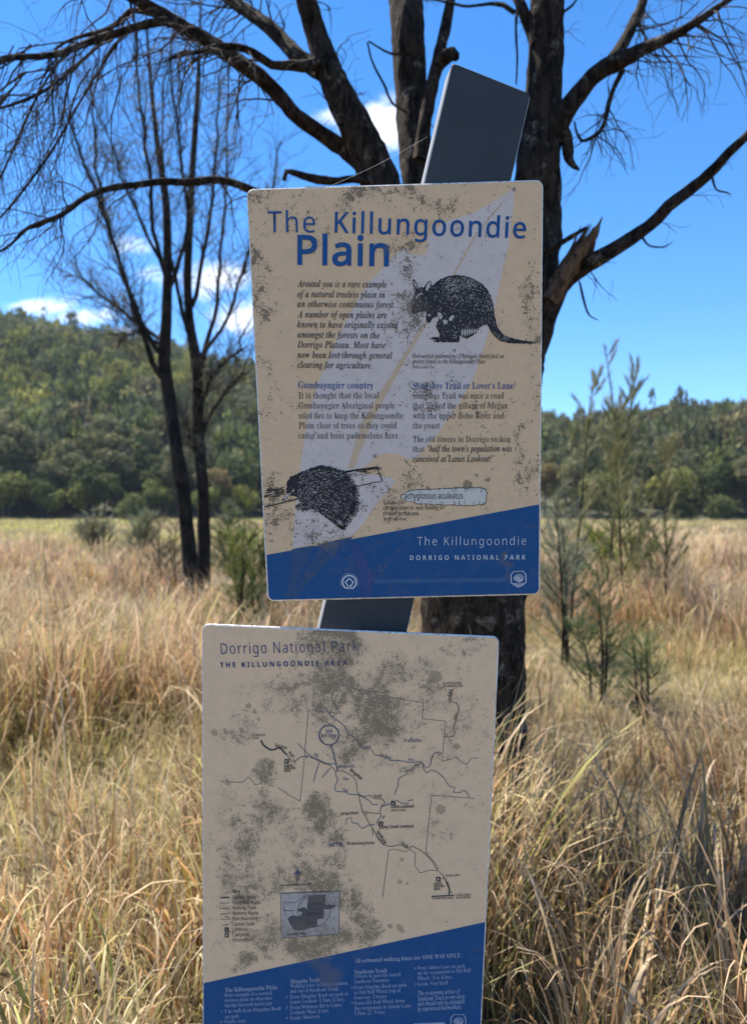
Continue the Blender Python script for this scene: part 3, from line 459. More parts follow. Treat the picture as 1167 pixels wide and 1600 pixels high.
        86: [319,[158,-9,-130,304,-11,18,-7,6,-9,5,-12,2,0,13,168,0,0,-13,-25,-2,-8,-2,-6,-4,-3,-6,-1,-7,0,-6,6,-17,73,-176,66,175,4,16,1,8,-1,7,-3,6,-6,3,-8,3,-23,2,0,13,106,0,0,-13,-10,0,-8,-3,-7,-5,-6,-7,-7,-11,-6,-15,-114,-294]],
        87: [455,[127,-8,-107,311,-9,15,-5,5,-8,2,-9,1,0,13,146,0,0,-13,-18,-2,-5,-2,-4,-4,-3,-6,0,-14,5,-21,56,-163,58,148,-11,35,-4,10,-5,8,-5,5,-7,3,-21,3,0,13,156,0,0,-13,-19,-2,-12,-6,-3,-11,0,-5,60,-179,50,152,5,20,0,7,0,8,-3,6,-4,5,-7,2,-19,3,0,13,89,0,0,-13,-8,-2,-8,-4,-5,-7,-10,-18,-101,-303,-13,0,-84,238,-93,-238]],
        89: [317,[76,0,0,13,15,2,12,3,8,5,5,9,3,12,1,16,0,73,-94,170,-8,10,-7,7,-10,4,-11,2,0,13,164,0,0,-13,-17,0,-13,-4,-4,-3,-3,-4,-1,-5,1,-5,5,-14,63,-123,63,104,6,12,4,11,2,8,-5,13,-12,7,-24,3,0,13,108,0,0,-13,-8,-2,-8,-3,-6,-5,-13,-15,-92,-150,0,-91,0,-16,4,-12,5,-9,7,-5,12,-3,16,-2,0,-13]],
        97: [256,[190,-7,-22,3,-13,11,-6,19,-24,-18,-26,-11,-28,-4,-16,2,-14,5,-11,8,-8,11,-5,13,-2,15,4,21,10,18,18,15,26,14,33,14,42,13,0,37,-1,13,-3,10,-5,8,-7,6,-10,3,-12,1,-18,-2,-11,-5,-3,-9,10,-20,4,-12,-2,-8,-3,-8,-5,-6,-7,-4,-8,-3,-9,-1,-10,1,-8,3,-7,5,-5,7,-3,8,0,10,1,11,4,11,7,9,9,9,11,7,13,6,16,4,16,3,19,1,32,-2,25,-7,18,-11,12,-15,8,-20,2,-25,1,-124,2,-6,6,-2,7,3,5,3,6,-10,-17,-16,-19,-9],[113,25,10,2,7,4,6,4,12,12,0,79,-33,-13,-20,-21,-7,-30,3,-20,8,-13]],
        98: [269,[32,-8,-1,311,-1,10,-3,6,-4,4,-7,2,-10,2,0,12,97,0,0,-132,18,17,20,10,24,3,16,-2,16,-4,14,-8,13,-11,10,-14,9,-15,6,-18,4,-20,2,-22,-2,-24,-5,-22,-8,-21,-10,-18,-14,-16,-15,-13,-18,-9,-19,-6,-21,-1,-22,3,-22,9,-21,16,-38,-29],[136,10,16,3,12,9,9,14,5,22,3,27,2,34,-2,28,-3,23,-6,17,-9,12,-11,7,-15,3,-7,-1,-8,-3,-6,-4,-6,-6,-4,-7,-3,-8,0,-129,4,-22,11,-14]],
        99: [219,[116,-7,-18,1,-18,5,-15,9,-15,12,-12,14,-10,16,-7,19,-5,21,-2,22,2,23,5,22,9,19,11,18,14,15,16,12,18,9,20,6,21,2,22,-2,19,-5,15,-9,12,-11,6,-13,3,-15,-1,-9,-3,-8,-5,-6,-6,-4,-7,-3,-9,-1,-17,4,-10,11,-3,20,1,15,-2,11,-7,6,-12,2,-24,-9,-14,-27,-4,-45,2,-34,6,-28,10,-21,14,-16,16,-9,20,-3,17,2,17,9,16,13,10,-8,-27,-29,-32,-18]],
        100: [275,[104,-7,-17,1,-15,5,-14,9,-13,11,-10,14,-9,16,-6,19,-4,20,-2,21,2,25,4,23,7,20,9,17,11,15,14,12,14,9,16,5,18,2,21,-3,20,-10,16,-15,0,90,-1,9,-3,7,-4,5,-7,4,-9,2,-11,1,0,12,106,0,1,-294,1,-9,3,-6,4,-4,7,-3,10,-2,0,-13,-29,-2,-32,-5,-36,-8,0,36,-16,-20,-21,-12],[128,21,7,1,8,3,7,6,7,7,5,9,4,10,0,123,-2,8,-4,7,-7,6,-7,4,-8,3,-8,1,-15,-3,-10,-7,-8,-13,-5,-18,-3,-24,-1,-30,1,-29,2,-23,6,-18,7,-13,10,-7]],
        101: [224,[115,-7,-19,1,-17,5,-16,9,-14,11,-12,15,-9,17,-8,20,-4,22,-2,24,2,22,5,21,7,19,10,17,12,14,15,11,16,9,17,5,19,2,27,-3,22,-10,19,-15,14,-22,9,-27,3,-37,-124,0,7,-51,21,-30,34,-10,18,3,18,11,16,18,11,-10,-27,-34,-33,-21],[87,143,63,0,-1,36,-2,16,-3,11,-6,8,-8,5,-10,2,-19,-8,-11,-23]],
        102: [159,[11,0,0,12,14,2,5,2,5,6,3,10,1,22,0,152,-27,0,0,25,27,0,0,32,3,24,8,21,13,16,18,12,22,8,27,2,19,-2,16,-4,14,-8,9,-10,6,-12,2,-12,-1,-10,-3,-8,-4,-7,-7,-5,-6,-3,-8,0,-8,0,-8,3,-6,4,-4,5,-3,7,0,7,0,7,9,24,-1,4,-5,3,-7,1,-9,-1,-7,-3,-4,-6,-4,-18,0,-71,42,0,0,-25,-42,0,0,-157,1,-14,2,-10,5,-6,6,-4,11,-2,14,-1,0,-12]],
        103: [244,[109,-104,-30,1,-24,5,-20,8,-13,10,-9,11,-2,14,4,14,14,13,22,9,-19,12,-11,14,-3,15,1,12,5,11,8,10,11,9,15,9,18,9,-33,18,-20,26,-6,32,1,15,4,14,8,12,9,11,12,9,14,8,16,6,17,3,19,1,19,-1,19,-4,18,-5,63,0,0,-27,-36,0,9,-15,6,-16,2,-18,-1,-14,-4,-13,-6,-11,-9,-11,-11,-9,-12,-7,-14,-5,-15,-3,-17,-2,-22,1,-9,0,-7,-3,-6,-4,-5,-5,-3,-6,-1,-6,3,-9,10,-6,17,-2,50,0,21,-2,17,-4,13,-5,11,-7,8,-9,6,-10,3,-12,1,-14,-4,-23,-10,-19,-18,-15,-25,-11,-31,-7],[117,92,11,2,8,6,6,8,4,13,2,16,1,20,-1,20,-3,16,-3,12,-6,9,-8,5,-11,2,-11,-2,-8,-5,-6,-9,-4,-12,-2,-16,-1,-20,1,-20,2,-16,4,-13,6,-8,8,-6],[120,-87,42,5,26,12,8,21,-1,8,-4,6,-5,4,-9,3,-11,2,-94,1,-10,-9,-6,-9,-1,-11,1,-8,6,-8,8,-7,13,-5,16,-3]],
        104: [284,[14,0,0,12,8,1,7,2,4,4,4,5,1,8,1,9,-1,265,-1,8,-3,6,-4,4,-7,2,-9,1,0,12,96,0,0,-140,20,21,24,13,27,4,36,-9,22,-26,7,-44,1,-126,1,-7,3,-6,4,-4,7,-2,8,-1,0,-12,-119,0,0,12,15,3,7,10,2,16,0,120,-2,23,-2,8,-5,6,-6,3,-9,1,-15,-3,-14,-9,-12,-15,1,-143,1,-7,3,-6,4,-4,6,-2,9,-1,0,-12]],
        105: [148,[75,270,-10,1,-9,3,-8,6,-6,8,-3,9,-1,10,1,10,3,9,6,8,8,6,9,4,10,1,10,-1,9,-4,8,-6,6,-8,3,-9,2,-10,-2,-10,-3,-9,-6,-8,-8,-6,-9,-3],[14,0,0,12,8,1,7,3,5,3,3,5,2,17,0,157,-2,9,-2,5,-4,3,-7,3,-9,0,1,13,95,0,0,-199,2,-7,2,-5,4,-4,6,-3,9,-1,0,-12]],
        107: [267,[13,0,0,12,9,1,7,3,5,3,3,5,2,17,0,265,-2,8,-2,6,-4,3,-7,3,-9,1,1,12,94,0,0,-213,59,59,7,8,4,7,1,7,-2,6,-9,4,-17,1,0,13,104,0,0,-13,-19,-3,-17,-8,-17,-14,-38,-37,92,-131,6,-7,8,-5,8,-1,0,-12,-123,0,0,12,14,1,5,4,2,6,-1,4,-4,9,-52,73,-11,-9,1,-68,1,-7,3,-5,4,-4,6,-3,9,-1,0,-12]],
        108: [149,[14,0,0,12,8,1,7,3,5,3,3,5,2,17,0,265,-4,14,-4,3,-7,3,-9,1,0,12,96,0,0,-307,2,-7,2,-5,4,-4,6,-3,9,-1,0,-12]],
        109: [413,[14,0,0,12,8,1,7,2,4,4,4,5,1,8,1,9,-1,157,-1,7,-3,6,-4,4,-7,3,-9,1,0,12,95,0,0,-34,20,22,23,14,25,4,29,-5,21,-14,12,-23,20,23,25,14,27,5,36,-9,21,-26,7,-44,1,-126,1,-7,3,-6,4,-4,6,-2,9,-1,0,-12,-118,0,0,12,8,1,7,3,4,4,3,5,2,16,0,120,-2,23,-2,8,-5,6,-6,3,-9,1,-14,-3,-13,-8,-13,-15,1,-144,2,-7,2,-5,4,-4,7,-3,8,-1,0,-12,-116,0,0,12,8,1,6,3,4,4,3,5,3,16,0,120,-2,23,-3,8,-4,5,-7,4,-8,1,-15,-3,-13,-9,-12,-15,0,-143,2,-7,3,-5,4,-4,6,-3,8,-1,0,-12]],
        110: [284,[14,0,0,12,8,1,7,2,4,4,4,5,1,8,1,9,-1,157,-1,7,-3,6,-4,4,-7,3,-9,1,0,12,96,0,0,-32,20,21,24,13,27,4,36,-9,22,-26,7,-44,0,-117,2,-16,3,-6,4,-4,7,-2,8,-1,0,-12,-119,0,0,12,15,3,7,10,2,16,0,120,-2,23,-2,8,-5,6,-6,3,-9,1,-15,-3,-14,-9,-12,-15,1,-143,1,-7,3,-6,4,-4,6,-2,9,-1,0,-12]],
        111: [251,[126,-7,-22,1,-19,6,-18,8,-15,12,-13,15,-11,17,-8,20,-4,20,-2,23,2,22,4,21,8,20,11,17,13,14,15,12,18,9,19,5,21,2,21,-2,19,-5,18,-9,15,-11,13,-15,11,-17,8,-19,4,-21,2,-23,-2,-24,-4,-21,-8,-19,-11,-17,-13,-14,-15,-12,-18,-9,-19,-5],[126,8,12,3,10,7,8,11,4,18,2,14,1,54,0,39,-3,29,-5,18,-8,12,-9,7,-12,3,-14,-3,-10,-7,-6,-12,-5,-19,-3,-28,-1,-39,2,-54,2,-13,5,-19,7,-11,10,-7]],
        112: [277,[13,-104,0,12,13,2,4,3,6,7,2,11,1,21,0,243,-2,9,-2,7,-5,4,-6,3,-10,1,0,12,93,0,0,-35,17,23,21,14,27,5,16,-2,16,-5,14,-9,12,-12,11,-14,8,-16,6,-19,4,-20,1,-22,-1,-23,-4,-22,-6,-20,-9,-18,-10,-15,-13,-12,-15,-9,-16,-6,-17,-1,-23,3,-19,11,-17,17,0,-79,3,-19,3,-6,3,-4,5,-4,14,-3,9,0,0,-13],[145,21,14,3,11,7,8,13,6,19,3,23,1,29,-1,28,-3,23,-4,19,-8,12,-10,7,-14,3,-14,-4,-13,-10,-11,-18,0,-124,9,-17,12,-10]],
        114: [214,[14,0,0,12,8,1,7,3,5,3,3,5,2,17,0,158,-2,8,-2,5,-5,3,-6,3,-9,0,1,13,93,0,0,-43,9,14,10,13,11,9,12,7,11,5,11,1,13,-1,11,-4,8,-6,6,-8,3,-9,2,-11,-1,-9,-3,-8,-5,-7,-6,-4,-8,-3,-8,-2,-8,1,-7,2,-9,8,-11,14,-4,3,-6,0,-6,-1,-7,-5,-6,-7,-6,-10,-3,-13,-1,-14,1,-112,2,-7,4,-5,7,-4,9,-2,13,-1,0,-12]],
        115: [215,[113,-7,-15,1,-16,4,-21,8,-6,1,-8,-2,-5,-4,-4,-8,-11,0,0,85,13,0,5,-19,9,-17,11,-13,12,-10,13,-6,15,-2,11,1,9,3,8,5,6,6,3,8,1,10,-3,13,-9,11,-15,10,-52,28,-13,9,-10,11,-8,12,-4,12,-1,14,2,20,7,17,11,15,16,12,19,7,28,2,47,-10,6,1,4,4,4,6,9,0,0,-73,-11,0,-6,17,-8,13,-10,11,-11,8,-11,5,-13,1,-10,0,-8,-3,-6,-4,-5,-6,-3,-6,-1,-8,1,-8,2,-6,5,-6,14,-10,43,-22,15,-9,12,-9,10,-10,6,-12,4,-14,1,-16,-2,-23,-7,-19,-12,-16,-16,-11,-19,-7]],
        116: [170,[92,-7,-18,2,-14,5,-11,8,-7,11,-5,15,-1,19,0,154,-21,0,0,16,50,52,23,28,8,12,11,0,0,-84,48,0,0,-24,-48,0,0,-146,2,-17,2,-6,3,-5,5,-2,6,-1,11,3,9,8,8,14,13,-6,-19,-31,-24,-19]],
        117: [279,[98,-7,-21,2,-17,7,-11,11,-9,15,-4,20,-2,24,-1,123,-1,9,-3,6,-4,5,-7,3,-9,1,0,12,97,0,0,-184,3,-7,3,-6,5,-4,7,-3,8,-1,14,3,13,7,11,13,-1,147,-1,9,-3,6,-6,4,-7,3,-11,1,0,12,100,0,1,-189,1,-8,4,-5,4,-3,8,-3,9,-1,0,-13,-29,-1,-33,-6,-36,-9,0,37,-9,-11,-11,-9,-11,-7,-13,-6,-14,-3]],
        118: [228,[106,-7,-82,201,-7,15,-5,5,-6,3,-8,1,0,13,124,0,0,-12,-17,-2,-7,-4,-2,-10,42,-112,38,97,4,14,-4,10,-9,5,-15,2,0,12,75,0,0,-12,-8,-2,-7,-4,-5,-6,-9,-15,-79,-199]],
        119: [324,[91,-7,-79,204,-7,15,-4,3,-9,3,0,13,111,0,0,-13,-6,0,-8,-3,-4,-5,0,-10,4,-12,35,-94,33,81,-13,36,-3,4,-3,2,-13,2,0,12,116,0,0,-13,-12,-1,-7,-5,-2,-8,2,-9,28,-90,35,85,3,11,-1,8,-4,6,-18,4,0,12,67,0,0,-12,-7,-1,-5,-2,-4,-4,-6,-12,-83,-207,-12,0,-49,153,-62,-153]],
        120: [238,[4,0,0,11,14,6,14,10,14,15,46,60,-60,94,-9,12,-10,7,-10,3,0,13,123,0,0,-12,-12,-1,-7,-4,-2,-5,6,-16,26,-40,34,44,3,6,1,4,-3,7,-3,2,-4,1,-15,2,0,12,82,0,0,-11,-15,-5,-14,-11,-14,-15,-41,-52,72,-114,9,-9,8,-3,0,-11,-121,0,0,12,17,3,4,4,1,3,-1,6,-3,8,-32,49,-35,-47,-3,-7,-1,-6,2,-8,8,-4,15,-2,0,-11]],
        121: [224,[39,-104,-12,1,-10,4,-9,6,-7,8,-5,11,-1,12,1,8,3,7,5,8,6,5,8,3,9,1,8,0,7,-3,6,-4,4,-5,3,-7,1,-21,3,-3,5,-1,6,3,7,6,8,10,8,14,6,17,6,20,-81,198,-6,11,-6,9,-9,4,-7,0,0,13,125,0,0,-13,-20,-3,-3,-2,-2,-4,0,-6,3,-12,39,-102,35,96,4,16,-1,8,-2,4,-3,2,-5,2,-15,1,0,13,72,0,0,-13,-7,-1,-5,-3,-5,-5,-8,-17,-77,-210,-17,-39,-8,-14,-8,-11,-8,-9,-9,-6,-10,-4,-10,-3]],
        8216: [110,[80,345,-31,-16,-19,-26,-7,-34,4,-23,12,-17,17,-6,16,3,11,10,4,17,-4,14,-9,11,-14,5,0,18,5,18,15,17]],
        8217: [110,[30,223,31,16,19,26,7,34,-5,23,-11,17,-18,6,-15,-3,-11,-10,-4,-17,3,-14,10,-11,14,-5,-1,-18,-5,-18,-14,-17]],
    },
    'italic': {
        32: [139],
        40: [162,[84,116,7,86,24,77,41,68,-27,0,-52,-67,-33,-80,-12,-84,12,-84,33,-80,52,-67,27,0,-41,68,-24,77]],
        41: [162,[78,116,-8,-86,-24,-77,-40,-68,27,0,51,67,34,80,12,84,-12,84,-34,80,-51,67,-27,0,40,-68,24,-77]],
        45: [162,[142,134,-122,0,0,-47,122,0]],
        46: [110,[55,56,-16,-5,-10,-10,-4,-15,4,-16,10,-10,16,-5,15,5,10,10,5,16,-5,15,-10,10]],
        58: [110,[55,229,-16,-4,-10,-11,-4,-15,4,-15,10,-11,16,-4,15,4,10,11,5,15,-5,15,-10,11],[55,56,-16,-5,-10,-10,-4,-15,4,-16,10,-10,16,-5,15,5,10,10,5,16,-5,15,-10,10]],
        65: [345,[-63,0,2,9,22,4,20,11,19,18,265,312,10,0,-12,-311,0,-11,4,-8,5,-6,9,-4,11,-3,14,-2,-1,-9,-140,0,2,9,18,2,11,3,7,5,5,9,3,13,2,17,1,60,-115,0,-9,-3,-4,-4,-37,-44,-14,-18,-9,-14,-2,-9,0,-5,3,-5,5,-3,6,-2,20,-2,-2,-9],[107,136,109,0,6,137]],
        67: [351,[163,-7,-28,1,-25,6,-23,9,-20,13,-17,17,-13,19,-10,23,-6,25,-2,27,2,24,5,24,8,24,12,23,13,23,17,20,18,20,20,17,21,15,34,17,35,10,35,4,20,-2,23,-4,30,-9,9,-2,6,2,6,4,5,7,10,0,-21,-102,-11,0,1,15,-2,22,-7,18,-10,15,-14,10,-18,7,-22,2,-21,-2,-20,-5,-20,-9,-19,-13,-18,-15,-16,-18,-15,-20,-13,-22,-10,-24,-8,-25,-4,-27,-2,-27,3,-34,9,-28,15,-23,19,-17,24,-11,28,-3,43,7,40,21,38,34,9,-8,-21,-23,-22,-19,-22,-15,-24,-10,-26,-6]],
        69: [338,[-25,0,2,10,17,1,11,3,9,5,6,8,6,12,67,248,5,25,-1,8,-3,5,-5,5,-7,3,-21,3,2,10,265,0,-15,-75,-8,0,-1,16,-2,12,-3,9,-5,7,-7,6,-9,3,-29,5,-61,0,-23,-2,-8,-5,-3,-5,-5,-13,-30,-110,42,0,22,1,18,4,14,6,10,9,8,13,6,16,10,0,-35,-123,-10,0,2,19,-2,18,-2,6,-3,5,-5,4,-6,2,-17,2,-56,1,-36,-135,-1,-7,1,-6,3,-5,5,-3,15,-3,69,0,20,3,18,4,17,6,15,9,13,10,12,13,11,15,11,17,10,0,-36,-95]],
        75: [338,[-25,0,2,10,21,2,12,5,10,10,4,7,7,20,62,233,5,25,-1,8,-3,5,-5,5,-7,3,-21,3,2,10,137,0,-3,-10,-16,-1,-10,-2,-8,-4,-6,-8,-6,-11,-32,-115,0,-7,3,-2,6,2,123,99,15,14,10,12,3,10,-3,7,-9,5,-17,1,2,10,121,0,-3,-9,-17,-3,-15,-6,-17,-11,-43,-32,-112,-88,108,-159,10,-10,9,-8,10,-6,11,-3,12,-1,-2,-10,-148,0,3,10,21,1,6,3,5,3,2,5,1,6,-2,8,-8,17,-79,117,-2,2,-4,2,-4,-1,-2,-2,-1,-4,-30,-111,-4,-21,1,-9,3,-6,6,-5,8,-2,25,-3,-3,-10]],
        76: [334,[-18,0,2,10,17,1,11,3,9,5,7,8,5,12,6,15,63,238,4,20,-1,8,-3,5,-5,5,-8,3,-21,3,2,10,138,0,-4,-9,-13,-2,-11,-3,-9,-5,-7,-8,-6,-11,-5,-16,-60,-223,-7,-29,1,-9,3,-6,4,-4,16,-3,72,0,22,3,18,3,15,6,14,8,12,11,12,13,11,16,11,20,9,0,-32,-98]],
        78: [373,[252,-8,-137,286,-61,-222,-3,-20,1,-12,2,-5,6,-4,7,-2,24,-3,-3,-10,-113,0,2,10,15,1,12,3,8,5,8,8,6,11,5,16,67,242,1,8,-2,8,-3,7,-5,7,-7,5,-8,4,-13,1,2,10,72,0,128,-266,57,210,3,20,-1,12,-3,5,-5,4,-7,2,-24,3,3,10,113,0,-3,-10,-18,-2,-14,-4,-10,-10,-4,-7,-7,-21,-82,-300]],
        79: [385,[149,-7,-26,1,-24,5,-21,9,-18,12,-15,15,-13,17,-9,21,-5,22,-2,26,1,22,5,23,6,22,10,22,11,21,14,20,15,20,17,17,18,16,19,14,20,12,21,10,21,8,22,4,21,2,27,-2,23,-6,21,-9,17,-12,15,-15,12,-18,9,-20,5,-22,2,-25,-1,-18,-3,-19,-5,-19,-7,-19,-8,-19,-10,-18,-23,-34,-13,-16,-14,-15,-15,-13,-16,-11,-32,-17,-35,-11],[150,7,17,2,16,5,16,7,16,11,14,13,15,14,13,17,12,18,10,20,10,21,8,22,6,22,5,23,3,22,0,23,-2,27,-6,23,-10,18,-15,13,-18,8,-21,3,-18,-2,-18,-6,-18,-8,-17,-12,-17,-15,-15,-17,-15,-20,-13,-22,-11,-24,-7,-19,-11,-37,-6,-37,0,-18,2,-28,7,-23,11,-19,15,-14,19,-8]],
        80: [300,[-25,0,2,10,17,1,11,3,9,4,6,8,6,12,67,249,5,25,-1,8,-3,6,-5,4,-7,3,-21,3,2,10,136,0,58,-9,35,-25,12,-44,-2,-19,-6,-17,-9,-17,-13,-14,-16,-12,-20,-10,-22,-8,-24,-4,-27,-1,-46,0,-5,-1,-3,-2,-31,-115,-2,-14,1,-9,4,-6,6,-4,20,-4,14,-1,-3,-10],[144,181,31,2,26,8,20,14,15,18,9,22,3,26,-2,19,-6,15,-8,11,-13,9,-17,4,-21,2,-15,-2,-6,-3,-4,-5,-8,-19,-29,-111,0,-6,4,-3]],
        82: [336,[-25,0,2,10,17,1,12,3,8,6,7,8,6,11,5,15,61,233,3,10,2,15,-1,8,-3,6,-5,4,-7,3,-21,3,2,10,146,0,33,-2,26,-7,20,-11,15,-15,9,-18,3,-22,-11,-42,-33,-32,-55,-22,53,-128,8,-14,7,-10,8,-7,9,-5,13,-1,-3,-10,-77,0,-69,170,-27,0,-24,2,-29,-106,-6,-32,1,-8,3,-7,5,-4,7,-3,9,-2,17,0,-3,-10],[151,186,31,3,27,7,21,13,16,17,9,20,3,25,-8,32,-24,20,-39,7,-8,-1,-12,-2,-5,-2,-7,-7,-8,-22,-29,-108]],
        83: [275,[114,-7,-22,2,-24,4,-29,10,-8,1,-9,-2,-6,-5,-5,-9,-9,0,17,114,9,1,3,-30,8,-25,12,-20,16,-14,19,-9,23,-3,12,1,11,3,11,5,9,7,8,8,7,10,5,11,3,12,1,13,-3,17,-3,9,-10,17,-17,22,-45,47,-13,16,-9,15,-6,14,-3,14,-2,14,2,17,4,15,7,14,9,13,12,11,14,9,16,6,17,4,19,2,16,-1,14,-2,38,-11,8,1,6,4,5,7,10,0,-16,-102,-9,0,-2,27,-5,22,-10,17,-13,12,-16,7,-18,2,-17,-1,-14,-5,-12,-9,-8,-12,-5,-14,-2,-16,1,-10,3,-10,6,-11,15,-22,56,-60,16,-22,9,-24,3,-27,-2,-19,-4,-17,-8,-16,-11,-14,-13,-12,-15,-10,-18,-7,-18,-5]],
        84: [313,[37,0,2,10,25,2,8,2,7,4,6,5,5,8,5,9,9,27,67,246,1,6,-2,5,-4,3,-8,1,-33,-1,-17,-2,-15,-4,-12,-5,-10,-7,-8,-9,-7,-10,-7,-13,-5,-15,-11,1,22,83,288,0,-16,-85,-9,0,0,16,-1,16,-5,14,-6,9,-11,7,-16,4,-42,1,-7,-1,-3,-2,-4,-6,-68,-250,-7,-28,0,-9,1,-8,3,-6,6,-4,8,-2,11,-1,20,-1,-3,-10]],
        87: [441,[62,-7,12,300,-1,15,-3,11,-5,8,-8,5,-12,4,-15,1,2,9,139,0,-3,-9,-18,-1,-11,-3,-7,-6,-5,-9,-3,-13,-10,-219,125,178,2,30,-1,14,-3,11,-5,8,-7,5,-10,3,-16,1,2,10,133,0,-3,-10,-19,-1,-7,-2,-5,-4,-4,-5,-5,-16,-3,-26,-7,-192,125,187,10,18,6,14,3,12,-4,8,-13,5,-19,2,3,10,105,0,-2,-10,-12,-1,-9,-4,-9,-8,-20,-23,-208,-307,-9,0,10,238,-167,-238]],
        97: [255,[37,-6,-12,2,-10,4,-9,8,-6,10,-4,14,-1,16,2,27,6,28,11,28,14,26,18,25,21,22,23,18,23,10,24,4,18,-3,12,-9,6,-16,7,22,38,0,-50,-177,-3,-20,1,-4,3,-2,4,-1,9,4,12,11,16,19,7,-6,-26,-34,-24,-19,-22,-7,-11,3,-7,7,-2,13,2,14,6,24,9,33,-19,-29,-17,-24,-17,-18,-17,-13,-17,-7],[61,25,8,1,8,3,9,6,18,18,9,12,17,26,15,29,11,30,6,28,1,14,-3,17,-8,10,-14,3,-16,-2,-15,-9,-15,-13,-14,-19,-12,-22,-11,-26,-8,-28,-6,-25,-1,-23,2,-17,7,-10]],
        98: [254,[61,-6,-19,1,-15,4,-13,5,-10,7,-6,8,-2,8,1,7,71,277,1,14,-2,9,-3,2,-5,2,-21,1,2,9,30,3,46,11,3,0,2,-2,0,-3,-44,-170,25,27,28,16,29,6,19,-3,17,-6,14,-12,10,-14,6,-18,2,-21,-1,-20,-4,-20,-8,-20,-10,-19,-12,-18,-15,-17,-16,-15,-18,-13,-19,-11,-21,-8,-21,-5],[70,7,19,2,18,8,18,12,16,17,14,20,12,23,9,24,6,22,2,22,-2,16,-4,13,-7,11,-9,8,-11,4,-12,2,-16,-2,-15,-8,-14,-12,-13,-17,-11,-22,-8,-26,-21,-75,-4,-21,4,-11,11,-8]],
        99: [222,[74,-6,-22,3,-18,7,-15,13,-11,17,-6,22,-2,25,1,16,3,17,5,16,7,16,9,16,11,14,12,14,13,12,15,11,23,13,25,7,25,3,14,-2,12,-3,10,-6,8,-8,4,-9,2,-9,-1,-9,-3,-6,-3,-6,-5,-5,-6,-2,-8,-1,-11,2,-8,7,-2,14,4,9,8,12,-2,5,-6,3,-9,0,-18,-2,-16,-7,-16,-12,-15,-15,-13,-19,-11,-21,-8,-23,-4,-22,-2,-21,1,-18,5,-15,7,-13,9,-9,12,-6,13,-2,26,5,26,15,27,24,8,-8,-35,-33,-34,-20]],
        100: [264,[46,-6,-16,2,-12,5,-11,9,-7,12,-5,15,-1,18,1,16,3,17,6,19,8,18,9,19,12,18,12,17,14,15,15,14,23,15,23,9,23,4,18,-2,12,-6,8,-10,23,94,1,13,-2,8,-3,2,-11,3,-16,1,3,9,37,5,33,9,9,0,2,-5,-1,-6,-77,-291,-5,-23,1,-10,4,-3,7,-2,10,5,14,12,18,21,8,-6,-28,-34,-12,-12,-12,-8,-11,-4,-11,-2,-15,3,-8,9,-3,14,2,16,4,21,8,26,-17,-27,-17,-23,-17,-17,-17,-12,-18,-8],[68,21,8,1,9,4,10,6,9,9,19,22,9,14,16,29,7,15,11,31,6,28,1,13,-1,9,-2,7,-4,6,-5,5,-6,3,-7,0,-17,-2,-16,-8,-17,-13,-15,-19,-15,-22,-12,-27,-10,-27,-6,-25,-2,-22,1,-11,3,-9,4,-8,6,-5,7,-3]],
        101: [214,[66,-5,-20,2,-17,7,-13,11,-11,16,-6,19,-2,24,1,16,3,16,6,17,7,17,9,16,11,16,13,14,13,14,15,11,23,14,24,8,23,3,14,-2,12,-3,9,-5,7,-8,4,-9,1,-11,-4,-20,-12,-19,-21,-18,-29,-15,-36,-12,-44,-8,-3,-18,-1,-15,5,-30,16,-18,26,-6,24,5,25,13,27,24,7,-8,-16,-18,-17,-15,-16,-11,-18,-8,-19,-4],[48,118,31,6,25,10,21,14,15,16,9,18,3,20,-2,11,-6,7,-10,2,-10,-1,-11,-5,-11,-8,-11,-10,-10,-12,-10,-15,-9,-16,-8,-18]],
        102: [148,[-36,-114,-9,1,-7,3,-7,4,-5,6,-3,6,-1,8,2,12,6,7,10,3,10,-2,5,-6,2,-9,-1,-5,-2,-7,0,-5,2,-1,3,-1,9,2,8,7,7,10,9,26,5,23,46,242,-48,0,4,17,47,0,6,27,9,32,13,27,16,21,19,16,20,9,22,3,12,-1,11,-3,9,-6,7,-7,4,-9,1,-10,-3,-12,-8,-8,-13,-2,-10,2,-6,7,-2,12,3,12,0,5,-3,4,-6,3,-4,0,-18,-7,-14,-21,-10,-36,-13,-58,59,0,-3,-17,-59,0,-20,-99,-17,-74,-16,-59,-9,-23,-8,-18,-19,-29,-20,-16]],
        103: [213,[47,-114,-24,2,-21,5,-18,10,-12,12,-8,14,-3,15,8,27,21,25,37,22,-13,7,-7,8,-2,9,1,7,4,6,6,7,28,28,-20,15,-12,18,-4,22,1,16,5,15,7,14,11,14,13,11,15,9,16,7,18,5,19,1,12,-1,14,-3,38,-12,6,-1,33,0,0,-22,-35,0,2,-7,2,-15,-2,-17,-5,-15,-7,-15,-11,-13,-12,-11,-15,-8,-16,-7,-17,-4,-18,-2,-21,2,-9,-8,-5,-7,-2,-7,4,-8,13,-8,46,-16,20,-8,16,-10,12,-12,8,-14,2,-17,-2,-17,-5,-14,-8,-14,-11,-12,-14,-10,-16,-8,-19,-5,-21,-4],[83,96,10,1,10,5,9,7,9,9,7,11,6,12,4,14,3,15,1,16,-1,11,-3,10,-5,8,-7,5,-7,4,-9,1,-10,-1,-10,-5,-9,-7,-9,-9,-7,-11,-7,-13,-5,-14,-3,-14,0,-15,3,-22,11,-14],[56,-98,42,6,25,18,8,30,-1,7,-3,7,-5,7,-15,11,-28,13,-40,13,-26,-19,-15,-20,-5,-23,7,-28,21,-17]],
